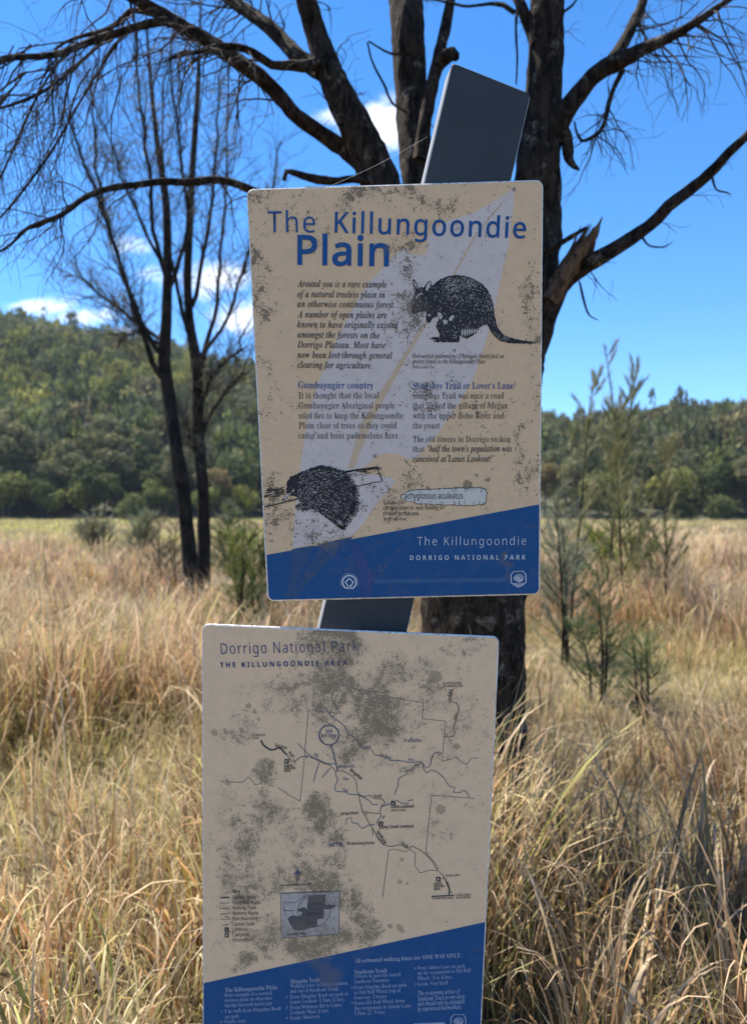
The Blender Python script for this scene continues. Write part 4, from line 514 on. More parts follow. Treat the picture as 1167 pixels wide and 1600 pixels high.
        104: [300,[227,-5,-14,1,-11,5,-9,7,-7,11,-4,12,-1,14,2,29,4,24,19,85,3,28,-2,16,-8,10,-13,4,-19,-5,-19,-12,-19,-22,-17,-25,-13,-25,-7,-24,-27,-128,-46,0,65,309,4,26,-4,14,-12,7,-23,3,5,21,91,0,-22,-106,-17,-69,6,0,28,38,31,22,33,7,30,-6,18,-18,6,-31,-1,-6,-6,-37,-19,-90,-3,-34,2,-13,6,-8,10,-2,10,1,10,4,11,6,10,-15,-21,-15,-21,-10]],
        105: [132,[91,293,-6,1,-6,2,-6,4,-4,6,-3,6,-1,7,1,6,3,6,4,5,6,5,6,3,6,1,7,-1,6,-3,5,-4,5,-6,2,-6,1,-6,-1,-7,-2,-6,-4,-6,-6,-4,-6,-2],[25,-6,-14,3,-8,9,-3,15,0,6,9,37,32,116,4,16,-1,6,-3,5,-4,3,-14,4,-10,0,2,8,42,6,32,7,6,0,2,-2,1,-4,-1,-5,-50,-166,-4,-19,1,-9,4,-4,6,-2,11,4,14,13,18,21,7,-7,-28,-34,-26,-20]],
        107: [252,[162,-6,-9,2,-7,4,-7,7,-5,10,-14,30,-30,72,-32,-23,-27,-96,-41,0,88,314,1,10,-1,5,-2,5,-3,2,-5,2,-22,1,3,9,41,7,34,7,4,0,2,-2,0,-3,-67,-240,82,62,14,12,9,10,3,7,-3,6,-8,4,-13,1,4,9,100,0,-2,-10,-21,-3,-21,-9,-24,-16,-61,-46,41,-97,7,-12,5,-5,4,-3,6,0,11,3,13,11,15,18,8,-8,-13,-17,-12,-15,-12,-11,-12,-7,-11,-5]],
        108: [129,[24,-6,-8,1,-6,3,-5,3,-3,5,-3,6,-1,8,2,12,10,42,63,233,3,15,-1,7,-3,5,-3,4,-6,2,-19,1,1,9,41,6,32,6,7,0,2,-1,1,-3,-3,-11,-78,-285,-5,-25,0,-6,3,-4,6,-1,10,3,14,12,16,20,8,-7,-14,-19,-14,-15,-13,-11,-13,-8,-12,-5]],
        109: [410,[305,-6,-14,4,-8,9,-3,16,3,22,33,117,4,21,1,6,-2,9,-5,5,-8,1,-9,-1,-10,-4,-10,-7,-12,-10,-23,-26,-12,-16,-22,-38,-15,-32,-13,-34,-10,-36,-40,0,49,167,4,25,-2,7,-4,4,-8,1,-6,0,-8,-3,-9,-5,-20,-15,-21,-21,-20,-27,-14,-24,-13,-27,-11,-30,-17,-52,-39,0,46,158,8,34,0,10,-3,4,-4,3,-6,3,-20,2,2,9,42,4,34,8,5,0,1,-2,1,-4,-1,-7,-28,-90,47,57,43,35,38,11,17,-3,10,-10,3,-16,-2,-16,-12,-53,44,54,40,33,38,11,17,-3,10,-10,3,-17,-1,-11,-6,-28,-32,-117,-2,-12,1,-6,3,-4,5,-1,5,1,6,3,9,9,20,25,7,-8,-25,-34,-24,-21]],
        110: [271,[166,-7,-8,1,-6,3,-5,3,-3,6,-3,7,-1,8,3,15,6,28,23,81,6,28,3,16,-2,9,-4,5,-8,1,-6,0,-8,-3,-8,-5,-17,-14,-28,-30,-17,-23,-14,-24,-13,-27,-12,-35,-12,-43,-41,0,49,165,5,23,1,7,-1,6,-2,4,-3,3,-6,2,-21,2,1,9,45,6,34,8,4,1,2,-2,0,-5,-30,-97,25,32,23,25,23,20,21,14,19,9,16,3,16,-4,10,-9,3,-15,-3,-27,-33,-115,-6,-29,1,-6,3,-4,6,-1,11,5,13,14,15,24,8,-6,-24,-38,-25,-23]],
        111: [261,[79,-6,-24,2,-19,8,-17,12,-12,17,-8,20,-2,23,1,19,5,19,7,19,10,18,12,17,14,16,15,15,17,12,17,11,18,7,19,5,18,2,24,-3,20,-7,17,-13,12,-16,8,-20,3,-24,-2,-16,-3,-17,-6,-17,-8,-17,-10,-16,-11,-15,-13,-15,-14,-12,-15,-11,-24,-13,-25,-7],[84,8,14,2,13,5,13,9,12,11,11,13,10,15,9,17,8,18,7,18,5,18,3,18,1,16,-5,30,-14,18,-24,6,-16,-2,-16,-8,-16,-13,-16,-17,-13,-21,-12,-24,-9,-26,-6,-25,-1,-24,1,-16,4,-13,6,-11,8,-7,11,-5]],
        112: [254,[-71,-111,2,9,14,1,11,3,8,5,6,6,4,10,67,252,4,20,-1,6,-2,5,-3,3,-6,2,-21,2,2,8,41,6,32,7,8,1,2,-4,-1,-6,-12,-39,27,28,28,16,29,5,18,-2,15,-5,12,-11,9,-13,5,-16,2,-20,-1,-20,-5,-20,-7,-21,-10,-19,-11,-19,-14,-18,-15,-16,-16,-14,-18,-11,-19,-9,-19,-5,-19,-2,-15,2,-13,3,-10,5,-20,-89,1,-5,3,-5,6,-4,6,-2,11,-1,13,-1,-2,-8],[75,7,14,2,13,5,14,8,12,11,12,13,11,15,9,17,8,17,7,19,5,19,3,18,2,19,-2,12,-3,11,-5,9,-7,6,-9,4,-10,1,-17,-3,-16,-8,-15,-14,-13,-19,-11,-22,-9,-27,-19,-75,-2,-15,3,-13,9,-7]],
        114: [167,[-9,0,43,156,7,28,1,9,-1,7,-2,5,-4,2,-6,2,-19,3,1,9,42,7,31,7,7,0,2,-2,-26,-100,35,57,30,34,23,11,6,0,5,-3,5,-3,3,-5,2,-6,1,-7,-1,-9,-3,-7,-5,-7,-5,-5,-7,-3,-7,-1,-5,1,-10,5,-4,4,-3,11,-39,-52,-32,-66,-25,-82]],
        115: [185,[58,-6,-24,2,-17,6,-12,3,-6,-1,-4,-3,-1,-4,-10,0,11,82,8,-1,2,-21,5,-17,8,-14,10,-10,11,-6,14,-3,11,2,10,4,8,7,6,8,4,11,1,12,-1,12,-6,13,-44,62,-8,16,-2,7,-2,16,1,16,6,14,10,12,13,9,15,6,17,1,12,0,11,-2,16,-6,13,-2,6,1,4,3,2,5,8,0,-10,-74,-9,0,-8,35,-16,21,-24,7,-8,-1,-7,-3,-6,-5,-5,-6,-3,-7,0,-7,2,-11,6,-13,30,-42,15,-21,10,-25,3,-16,-2,-13,-3,-12,-5,-11,-8,-10,-8,-9,-11,-7,-12,-6,-13,-3]],
        116: [139,[25,-6,-14,3,-8,8,-2,15,0,8,3,14,45,169,-35,0,3,10,30,12,28,23,26,36,12,0,-20,-65,43,0,-4,-16,-42,0,-41,-153,-4,-24,1,-6,3,-4,5,-1,9,4,13,12,17,20,7,-9,-26,-31,-25,-19]],
        117: [271,[34,-6,-9,1,-8,3,-6,5,-4,7,-3,8,-1,16,5,27,31,114,2,18,0,10,-2,5,-4,3,-6,2,-19,1,2,9,41,6,36,6,3,0,2,-1,1,-2,-1,-10,-41,-143,-8,-30,-1,-9,2,-9,5,-5,8,-2,10,2,11,5,12,9,13,13,13,15,14,18,13,19,12,22,12,24,10,26,9,26,7,27,39,0,-44,-162,-6,-25,0,-8,1,-6,3,-4,6,-1,11,4,14,13,16,21,6,-7,-24,-34,-26,-20,-25,-7,-14,3,-9,9,-3,14,4,25,19,69,-24,-37,-23,-30,-21,-23,-21,-17,-20,-10]],
        118: [221,[46,-6,-10,150,-5,39,-4,15,-7,8,-9,5,-15,2,2,10,23,4,27,7,11,1,7,-11,6,-31,10,-149,27,29,34,41,24,35,9,17,3,12,-1,3,-17,20,-5,9,0,11,2,5,4,4,5,3,5,2,7,1,7,-1,5,-3,5,-4,4,-7,2,-7,1,-10,-9,-36,-29,-47,-46,-58,-63,-69]],
        119: [332,[36,-6,-3,153,-4,38,-4,15,-7,8,-8,5,-12,2,0,9,25,4,25,7,12,1,6,-12,4,-36,3,-120,105,168,8,0,19,-184,51,62,12,17,16,28,4,11,2,9,-2,4,-14,17,-3,6,-1,8,3,11,3,4,4,4,12,2,6,0,5,-3,5,-5,4,-7,2,-7,1,-10,-7,-30,-21,-39,-33,-47,-75,-93,-8,0,-18,170,-108,-170]],
        120: [208,[115,-6,-9,1,-7,3,-5,5,-5,8,-9,33,-10,46,-46,-63,-18,-20,-9,-6,-10,-4,-11,-2,-12,3,-4,3,-3,5,-2,5,0,12,5,9,4,3,10,3,9,-2,12,-5,4,0,7,1,8,6,8,10,45,62,-15,73,-7,17,-4,5,-5,4,-7,3,-12,0,-19,-1,2,9,34,6,32,9,6,0,5,-1,4,-5,3,-8,14,-67,34,48,14,18,9,8,8,4,15,2,13,-2,7,-6,3,-11,-1,-6,-4,-9,-4,-3,-11,-2,-9,1,-11,5,-7,-1,-4,-1,-3,-3,-8,-9,-38,-53,15,-69,7,-25,5,-10,4,-3,6,-1,10,4,14,13,16,21,7,-8,-26,-34,-24,-21]],
        121: [201,[-32,-114,-14,3,-5,3,-3,4,-3,5,0,6,2,10,4,4,4,3,11,3,9,-2,9,-4,6,-2,6,0,8,3,10,10,14,17,33,46,-26,136,-12,51,-3,9,-5,8,-5,6,-7,5,-8,3,-11,1,2,9,22,3,34,9,7,0,5,-4,5,-15,6,-24,29,-149,52,86,9,17,7,18,2,10,-2,8,-4,6,-12,9,-5,6,-2,12,1,5,2,5,8,7,5,2,7,1,7,-1,6,-3,5,-4,4,-7,3,-8,1,-9,-4,-23,-10,-29,-17,-33,-15,-27,-52,-82,-24,-34,-23,-31,-24,-26,-21,-20,-10,-7,-10,-4]],
    },
    'bolditalic': {
        32: [139],
        33: [136,[40,272,1,-39,14,-101,3,-18,4,-10,6,-3,5,3,4,10,16,104,1,15,2,39,-4,41,-9,24,-15,8,-16,-8,-9,-24],[68,56,-15,-5,-11,-10,-4,-15,4,-16,11,-10,15,-4,15,4,11,10,4,16,-4,15,-11,10]],
        46: [110,[55,56,-16,-5,-10,-10,-4,-16,4,-15,10,-10,16,-4,15,4,10,10,5,15,-5,16,-10,10]],
        65: [313,[-50,0,0,12,14,3,13,8,14,13,250,308,14,0,-12,-285,5,-25,15,-16,26,-6,0,-12,-156,0,0,12,15,3,12,6,7,8,5,10,3,12,2,13,1,40,-106,0,-40,-51,-7,-11,-4,-9,0,-3,3,-8,11,-6,18,-4,0,-12],[89,125,90,0,5,119]],
        68: [360,[-25,0,0,12,18,1,7,2,6,4,6,5,9,15,8,25,59,220,2,15,-1,8,-3,6,-4,4,-7,3,-20,3,0,12,133,0,88,-15,52,-47,18,-77,-2,-27,-6,-25,-9,-26,-12,-23,-16,-22,-19,-20,-15,-12,-14,-10,-15,-9,-16,-7,-17,-6,-19,-4,-44,-4],[126,16,21,1,20,6,19,9,17,13,16,15,13,18,12,20,10,22,8,24,6,25,3,26,2,27,-9,55,-26,33,-43,11,-10,-1,-8,-2,-5,-4,-8,-12,-65,-244,-3,-16,0,-12,2,-6,4,-4,6,-2]],
        76: [317,[-25,0,0,12,18,1,7,2,6,4,6,5,9,15,8,25,59,220,2,15,-1,7,-3,7,-5,4,-6,4,-21,2,0,12,157,0,0,-12,-19,-1,-7,-3,-6,-3,-6,-6,-8,-15,-8,-23,-55,-211,-6,-30,1,-5,3,-3,6,-2,20,-3,14,-1,31,3,27,6,24,11,21,16,18,21,16,25,16,0,-32,-99]],
        77: [437,[140,-8,-33,278,-56,-209,-4,-19,0,-14,3,-6,5,-4,6,-3,21,-3,0,-12,-108,0,0,12,18,1,8,2,5,4,6,5,9,15,8,25,59,220,2,16,-1,7,-3,6,-5,5,-6,3,-20,2,0,12,113,0,29,-237,154,237,113,0,0,-12,-19,-1,-7,-3,-6,-3,-5,-5,-9,-15,-8,-24,-58,-215,-2,-22,3,-12,12,-8,20,-3,0,-12,-157,0,0,12,19,2,14,6,5,4,4,6,5,13,7,21,57,214,-184,-286]],
        80: [305,[-25,0,0,12,18,1,7,2,6,4,6,5,9,15,8,25,58,215,3,21,-1,7,-3,6,-5,4,-6,3,-20,3,0,12,138,0,62,-8,38,-26,12,-44,-2,-17,-6,-17,-9,-16,-13,-14,-16,-12,-18,-9,-24,-7,-32,-4,-57,-1,-27,-99,-4,-26,0,-7,3,-6,5,-4,6,-3,21,-3,0,-12],[148,177,25,3,21,8,17,13,12,19,7,23,2,27,-5,27,-15,16,-24,5,-8,0,-5,-2,-4,-3,-3,-4,-5,-17,-30,-114]],
        97: [250,[40,-7,-15,2,-13,6,-11,9,-8,13,-5,14,-2,18,1,17,4,19,5,19,8,18,9,18,11,17,12,17,13,14,14,11,21,14,20,9,19,2,18,-3,12,-11,7,-18,7,28,54,0,-41,-146,-10,-35,1,-10,2,-4,5,-1,9,4,12,12,13,19,11,-7,-25,-36,-26,-21,-25,-8,-18,4,-10,11,-3,17,1,14,4,17,-13,-19,-12,-16,-13,-12,-14,-9,-14,-5],[69,31,8,1,7,3,8,7,8,8,14,20,12,26,14,41,7,37,1,10,-3,14,-6,8,-11,3,-7,-1,-8,-5,-8,-7,-16,-20,-8,-13,-14,-29,-13,-38,-4,-19,-1,-17,2,-16,7,-10]],
        98: [240,[57,-7,-21,2,-20,6,-15,8,-5,5,-3,4,-2,5,2,10,74,268,0,11,-2,4,-3,3,-4,2,-22,2,0,13,49,5,55,9,-44,-160,21,22,22,14,24,4,14,-1,13,-6,12,-10,8,-13,5,-16,2,-20,-2,-17,-3,-19,-6,-18,-8,-18,-10,-18,-12,-16,-13,-16,-14,-13,-15,-12,-25,-13,-25,-8],[68,11,9,1,9,4,9,5,8,8,16,20,7,11,12,26,5,14,8,28,4,26,1,12,-1,9,-2,7,-3,6,-5,5,-5,2,-7,1,-12,-3,-12,-7,-9,-13,-14,-29,-14,-41,-15,-51,-4,-21,-1,-7,2,-7,5,-4]],
        99: [206,[69,-7,-22,2,-19,7,-15,12,-11,16,-7,19,-2,24,2,24,6,24,11,24,14,23,18,20,21,18,23,14,23,8,22,2,16,-1,15,-4,11,-8,9,-9,5,-11,2,-12,-1,-9,-3,-9,-5,-7,-6,-4,-8,-3,-9,-1,-8,0,-7,3,-5,4,-5,5,-2,6,-1,7,2,10,7,14,0,4,-1,5,-4,4,-6,1,-9,-2,-8,-4,-8,-8,-9,-10,-7,-12,-15,-28,-11,-32,-4,-15,-2,-31,1,-14,3,-12,5,-9,8,-7,9,-4,10,-2,20,6,20,15,20,26,14,-10,-29,-38,-33,-23]],
        100: [249,[41,-7,-15,2,-13,6,-10,9,-8,14,-5,17,-1,20,0,16,3,16,5,17,7,17,17,33,11,15,13,15,13,12,21,16,22,9,21,3,13,-1,12,-4,11,-6,20,69,3,18,-1,6,-2,4,-4,3,-5,2,-16,1,0,14,49,5,53,9,-78,-288,-6,-24,1,-5,2,-2,7,0,4,3,11,12,13,20,12,-8,-26,-36,-12,-12,-11,-10,-12,-5,-12,-2,-17,4,-11,11,-3,18,1,10,4,20,-13,-19,-12,-16,-13,-12,-13,-9,-15,-5],[72,31,7,1,8,4,8,7,7,9,14,22,12,26,15,42,7,35,0,8,-2,15,-6,8,-10,3,-7,-1,-6,-4,-15,-14,-8,-9,-14,-23,-18,-39,-9,-27,-3,-13,-2,-12,0,-19,2,-6,4,-6,4,-4,5,-2]],
        101: [201,[65,-7,-21,2,-17,7,-15,12,-11,16,-7,20,-2,23,1,18,4,18,7,19,9,18,11,17,13,16,14,14,15,13,16,10,16,8,16,5,17,1,16,-1,13,-4,11,-7,8,-9,5,-11,2,-14,-4,-19,-11,-18,-17,-18,-25,-15,-32,-13,-39,-8,-2,-27,1,-12,3,-9,5,-8,7,-6,9,-3,10,-1,18,4,18,15,18,25,15,-9,-27,-38,-31,-23],[63,109,15,5,14,6,13,8,11,9,10,10,8,11,5,12,4,12,0,18,-1,5,-6,7,-8,2,-12,-3,-11,-9,-12,-14,-11,-21,-10,-26]],
        102: [144,[-49,-104,-12,2,-11,4,-9,6,-7,8,-4,10,-1,11,1,8,2,6,4,6,5,4,6,3,8,1,6,-1,5,-2,5,-4,4,-4,2,-6,0,-12,-1,-5,-7,-11,1,-4,3,-2,5,-1,7,1,6,4,6,6,5,8,9,19,9,31,10,42,37,181,-35,0,4,21,35,0,12,38,15,31,17,24,20,17,22,11,23,3,15,-1,13,-4,10,-6,8,-8,4,-9,2,-11,-3,-15,-9,-9,-14,-3,-6,1,-6,2,-5,4,-4,5,-3,5,0,7,1,8,5,7,1,6,0,3,-3,2,-4,0,-10,-2,-9,-9,-8,-14,-9,-21,-8,-28,-9,-34,43,0,-3,-21,-42,0,-36,-161,-10,-35,-11,-30,-12,-26,-13,-20,-15,-16,-16,-11,-20,-7]],
        103: [222,[58,-104,-29,2,-23,5,-19,9,-14,11,-8,13,-3,15,2,11,5,10,8,9,12,8,16,8,20,7,-15,11,-9,11,-3,12,1,8,4,8,6,8,8,7,25,16,-11,8,-9,8,-7,9,-5,9,-3,10,0,11,1,16,5,15,8,14,10,13,13,11,15,9,16,7,18,4,18,1,26,-2,23,-8,21,-14,44,0,-2,-21,-28,0,1,-18,-1,-16,-5,-15,-8,-14,-11,-13,-13,-11,-15,-8,-17,-7,-19,-4,-19,-2,-26,2,-7,-6,-5,-5,-1,-6,2,-5,7,-6,66,-22,22,-11,8,-5,7,-6,7,-10,4,-12,1,-12,-1,-14,-5,-14,-9,-12,-11,-10,-13,-9,-16,-8,-19,-5,-20,-3],[87,93,8,1,8,5,8,7,8,10,6,11,5,13,4,14,3,14,1,16,-3,16,-7,11,-12,3,-9,-2,-8,-4,-8,-8,-8,-10,-6,-12,-6,-13,-4,-14,-2,-14,-1,-15,3,-16,7,-10],[63,-87,16,1,14,4,12,6,9,8,5,9,2,10,-2,10,-6,8,-10,7,-34,13,-24,8,-22,-13,-13,-14,-5,-16,2,-11,6,-10,9,-8,12,-7,14,-4]],
        104: [266,[156,-7,-18,4,-11,13,-4,21,3,19,7,28,33,101,-1,10,-3,4,-5,1,-19,-6,-20,-19,-20,-31,-21,-41,-16,-46,-14,-51,-61,0,80,301,0,11,-1,4,-3,3,-11,3,-16,0,0,14,47,4,57,10,-53,-204,18,27,17,21,16,16,16,11,17,7,18,2,21,-4,12,-12,5,-21,-2,-16,-5,-23,-33,-98,-3,-14,1,-5,3,-4,4,-1,9,5,12,13,15,23,12,-7,-28,-40,-27,-25]],
        105: [145,[98,277,-9,1,-8,3,-6,5,-6,7,-3,8,-1,9,1,8,3,8,6,7,6,5,8,3,9,1,9,-1,7,-3,7,-5,6,-7,3,-8,1,-8,-1,-9,-3,-8,-6,-7,-7,-5,-7,-3],[37,-6,-11,1,-9,3,-7,6,-5,7,-3,9,-1,10,2,18,30,109,6,28,1,4,-3,8,-7,4,-16,2,0,12,36,5,62,10,-45,-167,-4,-22,0,-5,3,-3,4,-1,10,3,11,12,15,20,10,-7,-26,-37,-27,-22]],
        107: [241,[152,-7,-15,2,-12,8,-10,11,-9,20,-9,31,-8,42,-17,-14,-25,-93,-61,0,80,301,0,11,-1,4,-3,3,-11,3,-16,0,0,13,47,5,57,10,-60,-227,57,45,15,16,6,8,1,7,0,5,-2,3,-7,4,-14,2,0,13,102,0,0,-13,-18,-4,-13,-7,-31,-24,-35,-28,7,-39,8,-42,9,-26,7,-9,8,-3,9,3,9,11,9,17,12,-6,-21,-35,-22,-21]],
        108: [129,[30,-7,-11,1,-9,3,-8,5,-5,8,-3,9,-1,10,0,11,4,17,67,245,1,6,-3,8,-7,5,-16,1,0,13,97,15,-77,-286,-5,-21,1,-8,3,-3,4,-2,10,4,11,12,15,20,9,-8,-13,-20,-13,-16,-12,-13,-12,-9,-13,-5]],
        109: [391,[283,-6,-19,4,-11,12,-3,21,2,19,8,28,32,101,-1,11,-3,3,-5,1,-14,-3,-16,-12,-16,-20,-17,-28,-17,-38,-17,-47,-15,-46,-57,0,52,174,2,10,-1,6,-3,3,-6,1,-8,-1,-9,-4,-9,-8,-10,-10,-10,-13,-10,-17,-11,-18,-18,-43,-9,-25,-15,-55,-60,0,45,165,4,22,-2,10,-7,4,-15,2,-2,12,101,15,-26,-86,18,27,17,22,17,16,17,12,17,7,17,2,21,-4,13,-12,4,-20,-1,-8,-4,-25,15,22,16,18,15,13,14,9,16,6,16,1,20,-4,13,-12,4,-20,-2,-17,-5,-22,-8,-28,-24,-71,-3,-11,0,-8,3,-3,5,-1,4,1,5,2,10,12,14,20,11,-8,-14,-20,-13,-17,-12,-12,-13,-10,-13,-5]],
        110: [266,[158,-7,-18,4,-11,13,-4,20,2,20,8,28,29,87,4,14,-1,10,-3,4,-6,1,-17,-6,-19,-17,-20,-30,-11,-18,-18,-43,-9,-25,-15,-55,-60,0,45,165,4,22,-2,10,-7,4,-15,2,-2,12,101,15,-26,-86,18,27,17,22,17,16,17,12,17,7,17,2,21,-4,13,-12,4,-21,-4,-25,-7,-26,-32,-100,1,-5,3,-4,5,-1,4,1,10,8,19,26,10,-7,-13,-21,-14,-16,-12,-13,-13,-10,-13,-5]],
        111: [235,[72,-7,-22,2,-19,8,-16,12,-13,16,-7,19,-2,23,1,18,4,19,6,18,9,18,10,17,13,16,13,15,15,12,16,10,17,8,16,5,17,1,24,-2,20,-7,16,-12,12,-16,8,-19,2,-23,-1,-18,-4,-18,-6,-18,-9,-18,-10,-17,-12,-16,-14,-15,-15,-13,-16,-11,-17,-8,-18,-4],[77,10,8,1,7,5,8,6,7,10,13,23,12,28,5,15,12,45,4,25,0,11,-3,20,-8,12,-14,4,-8,-2,-7,-4,-8,-7,-14,-19,-7,-12,-6,-14,-11,-29,-11,-45,-3,-14,-1,-26,2,-18,9,-11]],
        112: [246,[-58,-104,0,14,8,1,7,1,5,3,8,9,4,11,63,242,2,11,-1,6,-2,4,-3,3,-5,1,-16,1,0,13,95,14,-14,-50,25,28,26,17,26,5,14,-1,13,-6,11,-9,7,-12,5,-16,2,-19,-2,-20,-4,-20,-6,-21,-9,-20,-11,-19,-12,-17,-14,-16,-14,-14,-16,-12,-16,-8,-16,-5,-17,-2,-12,1,-12,4,-10,7,-17,-63,-1,-14,1,-6,2,-5,4,-3,6,-2,18,-2,0,-14],[76,11,8,1,8,4,9,7,7,8,15,22,13,26,6,14,12,40,3,13,2,21,-2,15,-4,6,-4,4,-4,2,-6,1,-24,-10,-20,-30,-18,-49,-18,-71,-1,-7,2,-9,6,-6]],
        114: [194,[-11,0,45,165,4,22,-2,10,-7,4,-15,2,-2,12,101,15,-28,-90,15,29,14,23,20,23,13,10,12,5,7,0,15,-3,9,-11,3,-19,-1,-10,-2,-8,-5,-7,-6,-6,-7,-3,-8,-1,-10,2,-8,5,-7,8,-5,3,-11,-6,-13,-16,-15,-28,-17,-37,-15,-43,-14,-50]],
        115: [188,[68,-7,-14,1,-15,4,-21,7,-7,1,-6,-2,-6,-3,-4,-6,-13,2,13,84,15,-3,7,-37,17,-23,27,-7,15,3,10,9,3,16,-2,12,-2,6,-8,14,-35,44,-13,23,-5,11,-2,10,-1,10,2,17,6,15,11,12,13,9,16,6,17,2,14,-1,43,-9,6,1,5,2,4,6,13,0,-11,-76,-13,1,-10,34,-16,20,-21,7,-8,-1,-7,-3,-5,-4,-5,-5,-2,-6,-1,-6,2,-12,7,-13,33,-41,19,-30,6,-16,3,-17,-2,-12,-3,-12,-5,-10,-7,-10,-9,-8,-10,-7,-12,-5,-13,-3]],
        116: [138,[23,-7,-19,4,-12,12,-3,20,2,18,42,156,-23,0,0,18,33,17,30,25,27,33,21,0,-21,-73,39,0,-5,-20,-40,0,-37,-127,-7,-29,1,-11,2,-4,5,-2,9,5,13,13,16,22,11,-7,-14,-21,-14,-18,-13,-13,-14,-10,-14,-6]],
        117: [266,[35,-7,-22,4,-12,13,-5,20,2,16,5,22,29,103,3,18,-3,8,-7,4,-15,2,-1,12,100,15,-51,-179,-2,-11,2,-6,3,-3,5,-2,18,7,19,18,21,30,20,40,17,47,15,53,59,0,-49,-182,2,-4,2,-4,5,-1,4,1,5,2,7,8,17,24,11,-8,-14,-20,-13,-17,-13,-13,-12,-9,-13,-6,-14,-2,-10,1,-8,3,-7,6,-5,7,-3,9,-1,11,9,46,-17,-25,-17,-21,-16,-16,-16,-12,-17,-7]],
        118: [212,[35,-7,-1,123,-2,23,-4,32,-5,19,-9,11,-10,3,-5,-1,-1,13,74,14,5,-4,4,-15,5,-24,3,-30,2,-34,1,-57,19,22,15,20,12,17,12,26,2,8,-1,6,-4,7,-12,15,-4,7,-1,7,1,9,3,7,4,5,6,5,7,3,9,0,8,-1,7,-2,6,-5,4,-7,3,-8,1,-10,-3,-20,-10,-25,-16,-27,-22,-32,-30,-35,-35,-38,-26,-27]],
        119: [313,[35,-7,-1,121,-3,42,-3,13,-5,20,-9,12,-10,3,-5,-1,-1,13,74,14,9,-14,7,-44,5,-74,78,132,12,0,16,-166,27,33,13,19,12,24,6,16,-1,10,-4,6,-13,14,-4,8,-1,8,1,8,3,7,4,6,6,5,7,3,8,0,9,-1,7,-3,6,-5,4,-7,3,-9,1,-10,-12,-43,-37,-60,-61,-74,-22,-26,-14,0,-13,140,-83,-140]],
        120: [225,[-1,-8,-9,1,-8,3,-7,4,-5,6,-2,7,-1,8,0,9,3,7,5,6,5,4,7,3,8,1,13,-2,16,-7,4,-1,6,1,5,5,6,7,25,42,-15,82,-5,18,-3,5,-5,4,-6,2,-24,0,0,12,66,11,10,0,6,0,5,-3,3,-5,4,-7,11,-53,28,39,12,14,12,9,12,6,14,1,8,0,7,-3,6,-5,5,-6,3,-7,1,-8,-1,-7,-2,-7,-4,-6,-5,-4,-6,-3,-6,-1,-10,2,-23,9,-7,-1,-4,-1,-9,-10,-26,-37,14,-72,5,-18,8,-10,9,-4,4,1,5,3,23,25,11,-7,-27,-34,-11,-12,-11,-8,-13,-5,-12,-2,-13,2,-10,6,-9,10,-7,15,-6,19,-6,24,-24,-40,-17,-20,-17,-13]],
        121: [210,[-22,-104,-11,0,-9,3,-8,5,-5,7,-3,7,-2,8,1,8,3,7,5,5,6,5,7,3,8,0,6,-1,9,-2,25,-13,5,-1,4,0,4,2,10,8,15,17,11,20,3,11,-5,41,-8,47,-9,49,-10,37,-8,24,-4,7,-5,4,-6,2,-14,0,0,13,24,3,38,8,8,0,7,-4,7,-14,7,-23,26,-133,24,45,14,34,5,22,-2,7,-4,7,-16,13,-4,7,-2,9,1,8,3,8,5,6,6,5,7,3,9,0,9,0,7,-3,7,-5,4,-7,3,-8,0,-10,-3,-20,-9,-29,-15,-35,-19,-38,-22,-40,-37,-57,-26,-33,-14,-14,-26,-22,-13,-7,-12,-5]],
        8217: [110,[30,222,31,17,19,26,7,34,-5,23,-11,17,-18,7,-15,-4,-11,-10,-4,-17,3,-14,10,-11,14,-5,-1,-18,-5,-18,-14,-17]],
        8220: [214,[186,345,-31,-16,-19,-26,-6,-34,4,-23,11,-17,18,-6,15,3,11,10,4,17,-3,14,-10,11,-13,5,0,18,5,18,14,17],[78,345,-32,-16,-19,-26,-6,-34,4,-23,11,-17,18,-6,15,3,11,10,4,17,-3,14,-10,11,-13,5,0,18,5,18,15,17]],
        8221: [214,[136,223,31,16,19,26,7,34,-4,23,-12,17,-17,6,-16,-3,-10,-10,-4,-17,3,-14,9,-11,14,-5,0,-18,-5,-18,-15,-17],[27,223,31,16,19,26,7,34,-4,23,-12,17,-17,6,-16,-3,-11,-10,-3,-17,3,-14,9,-11,14,-5,0,-18,-5,-18,-15,-17]],
    },
}
OUTL = {s_: {chr(c_): ([np.cumsum(np.array(l, float).reshape(-1, 2), 0) / 500 for l in v[1:]], v[0] / 500) for c_, v in d_.items()}
        for s_, d_ in OUTLINES.items()}
GL_CACHE = {}


def area2(l):
    return float(np.sum(l[:, 0] * np.roll(l[:, 1], -1) - np.roll(l[:, 0], -1) * l[:, 1]))


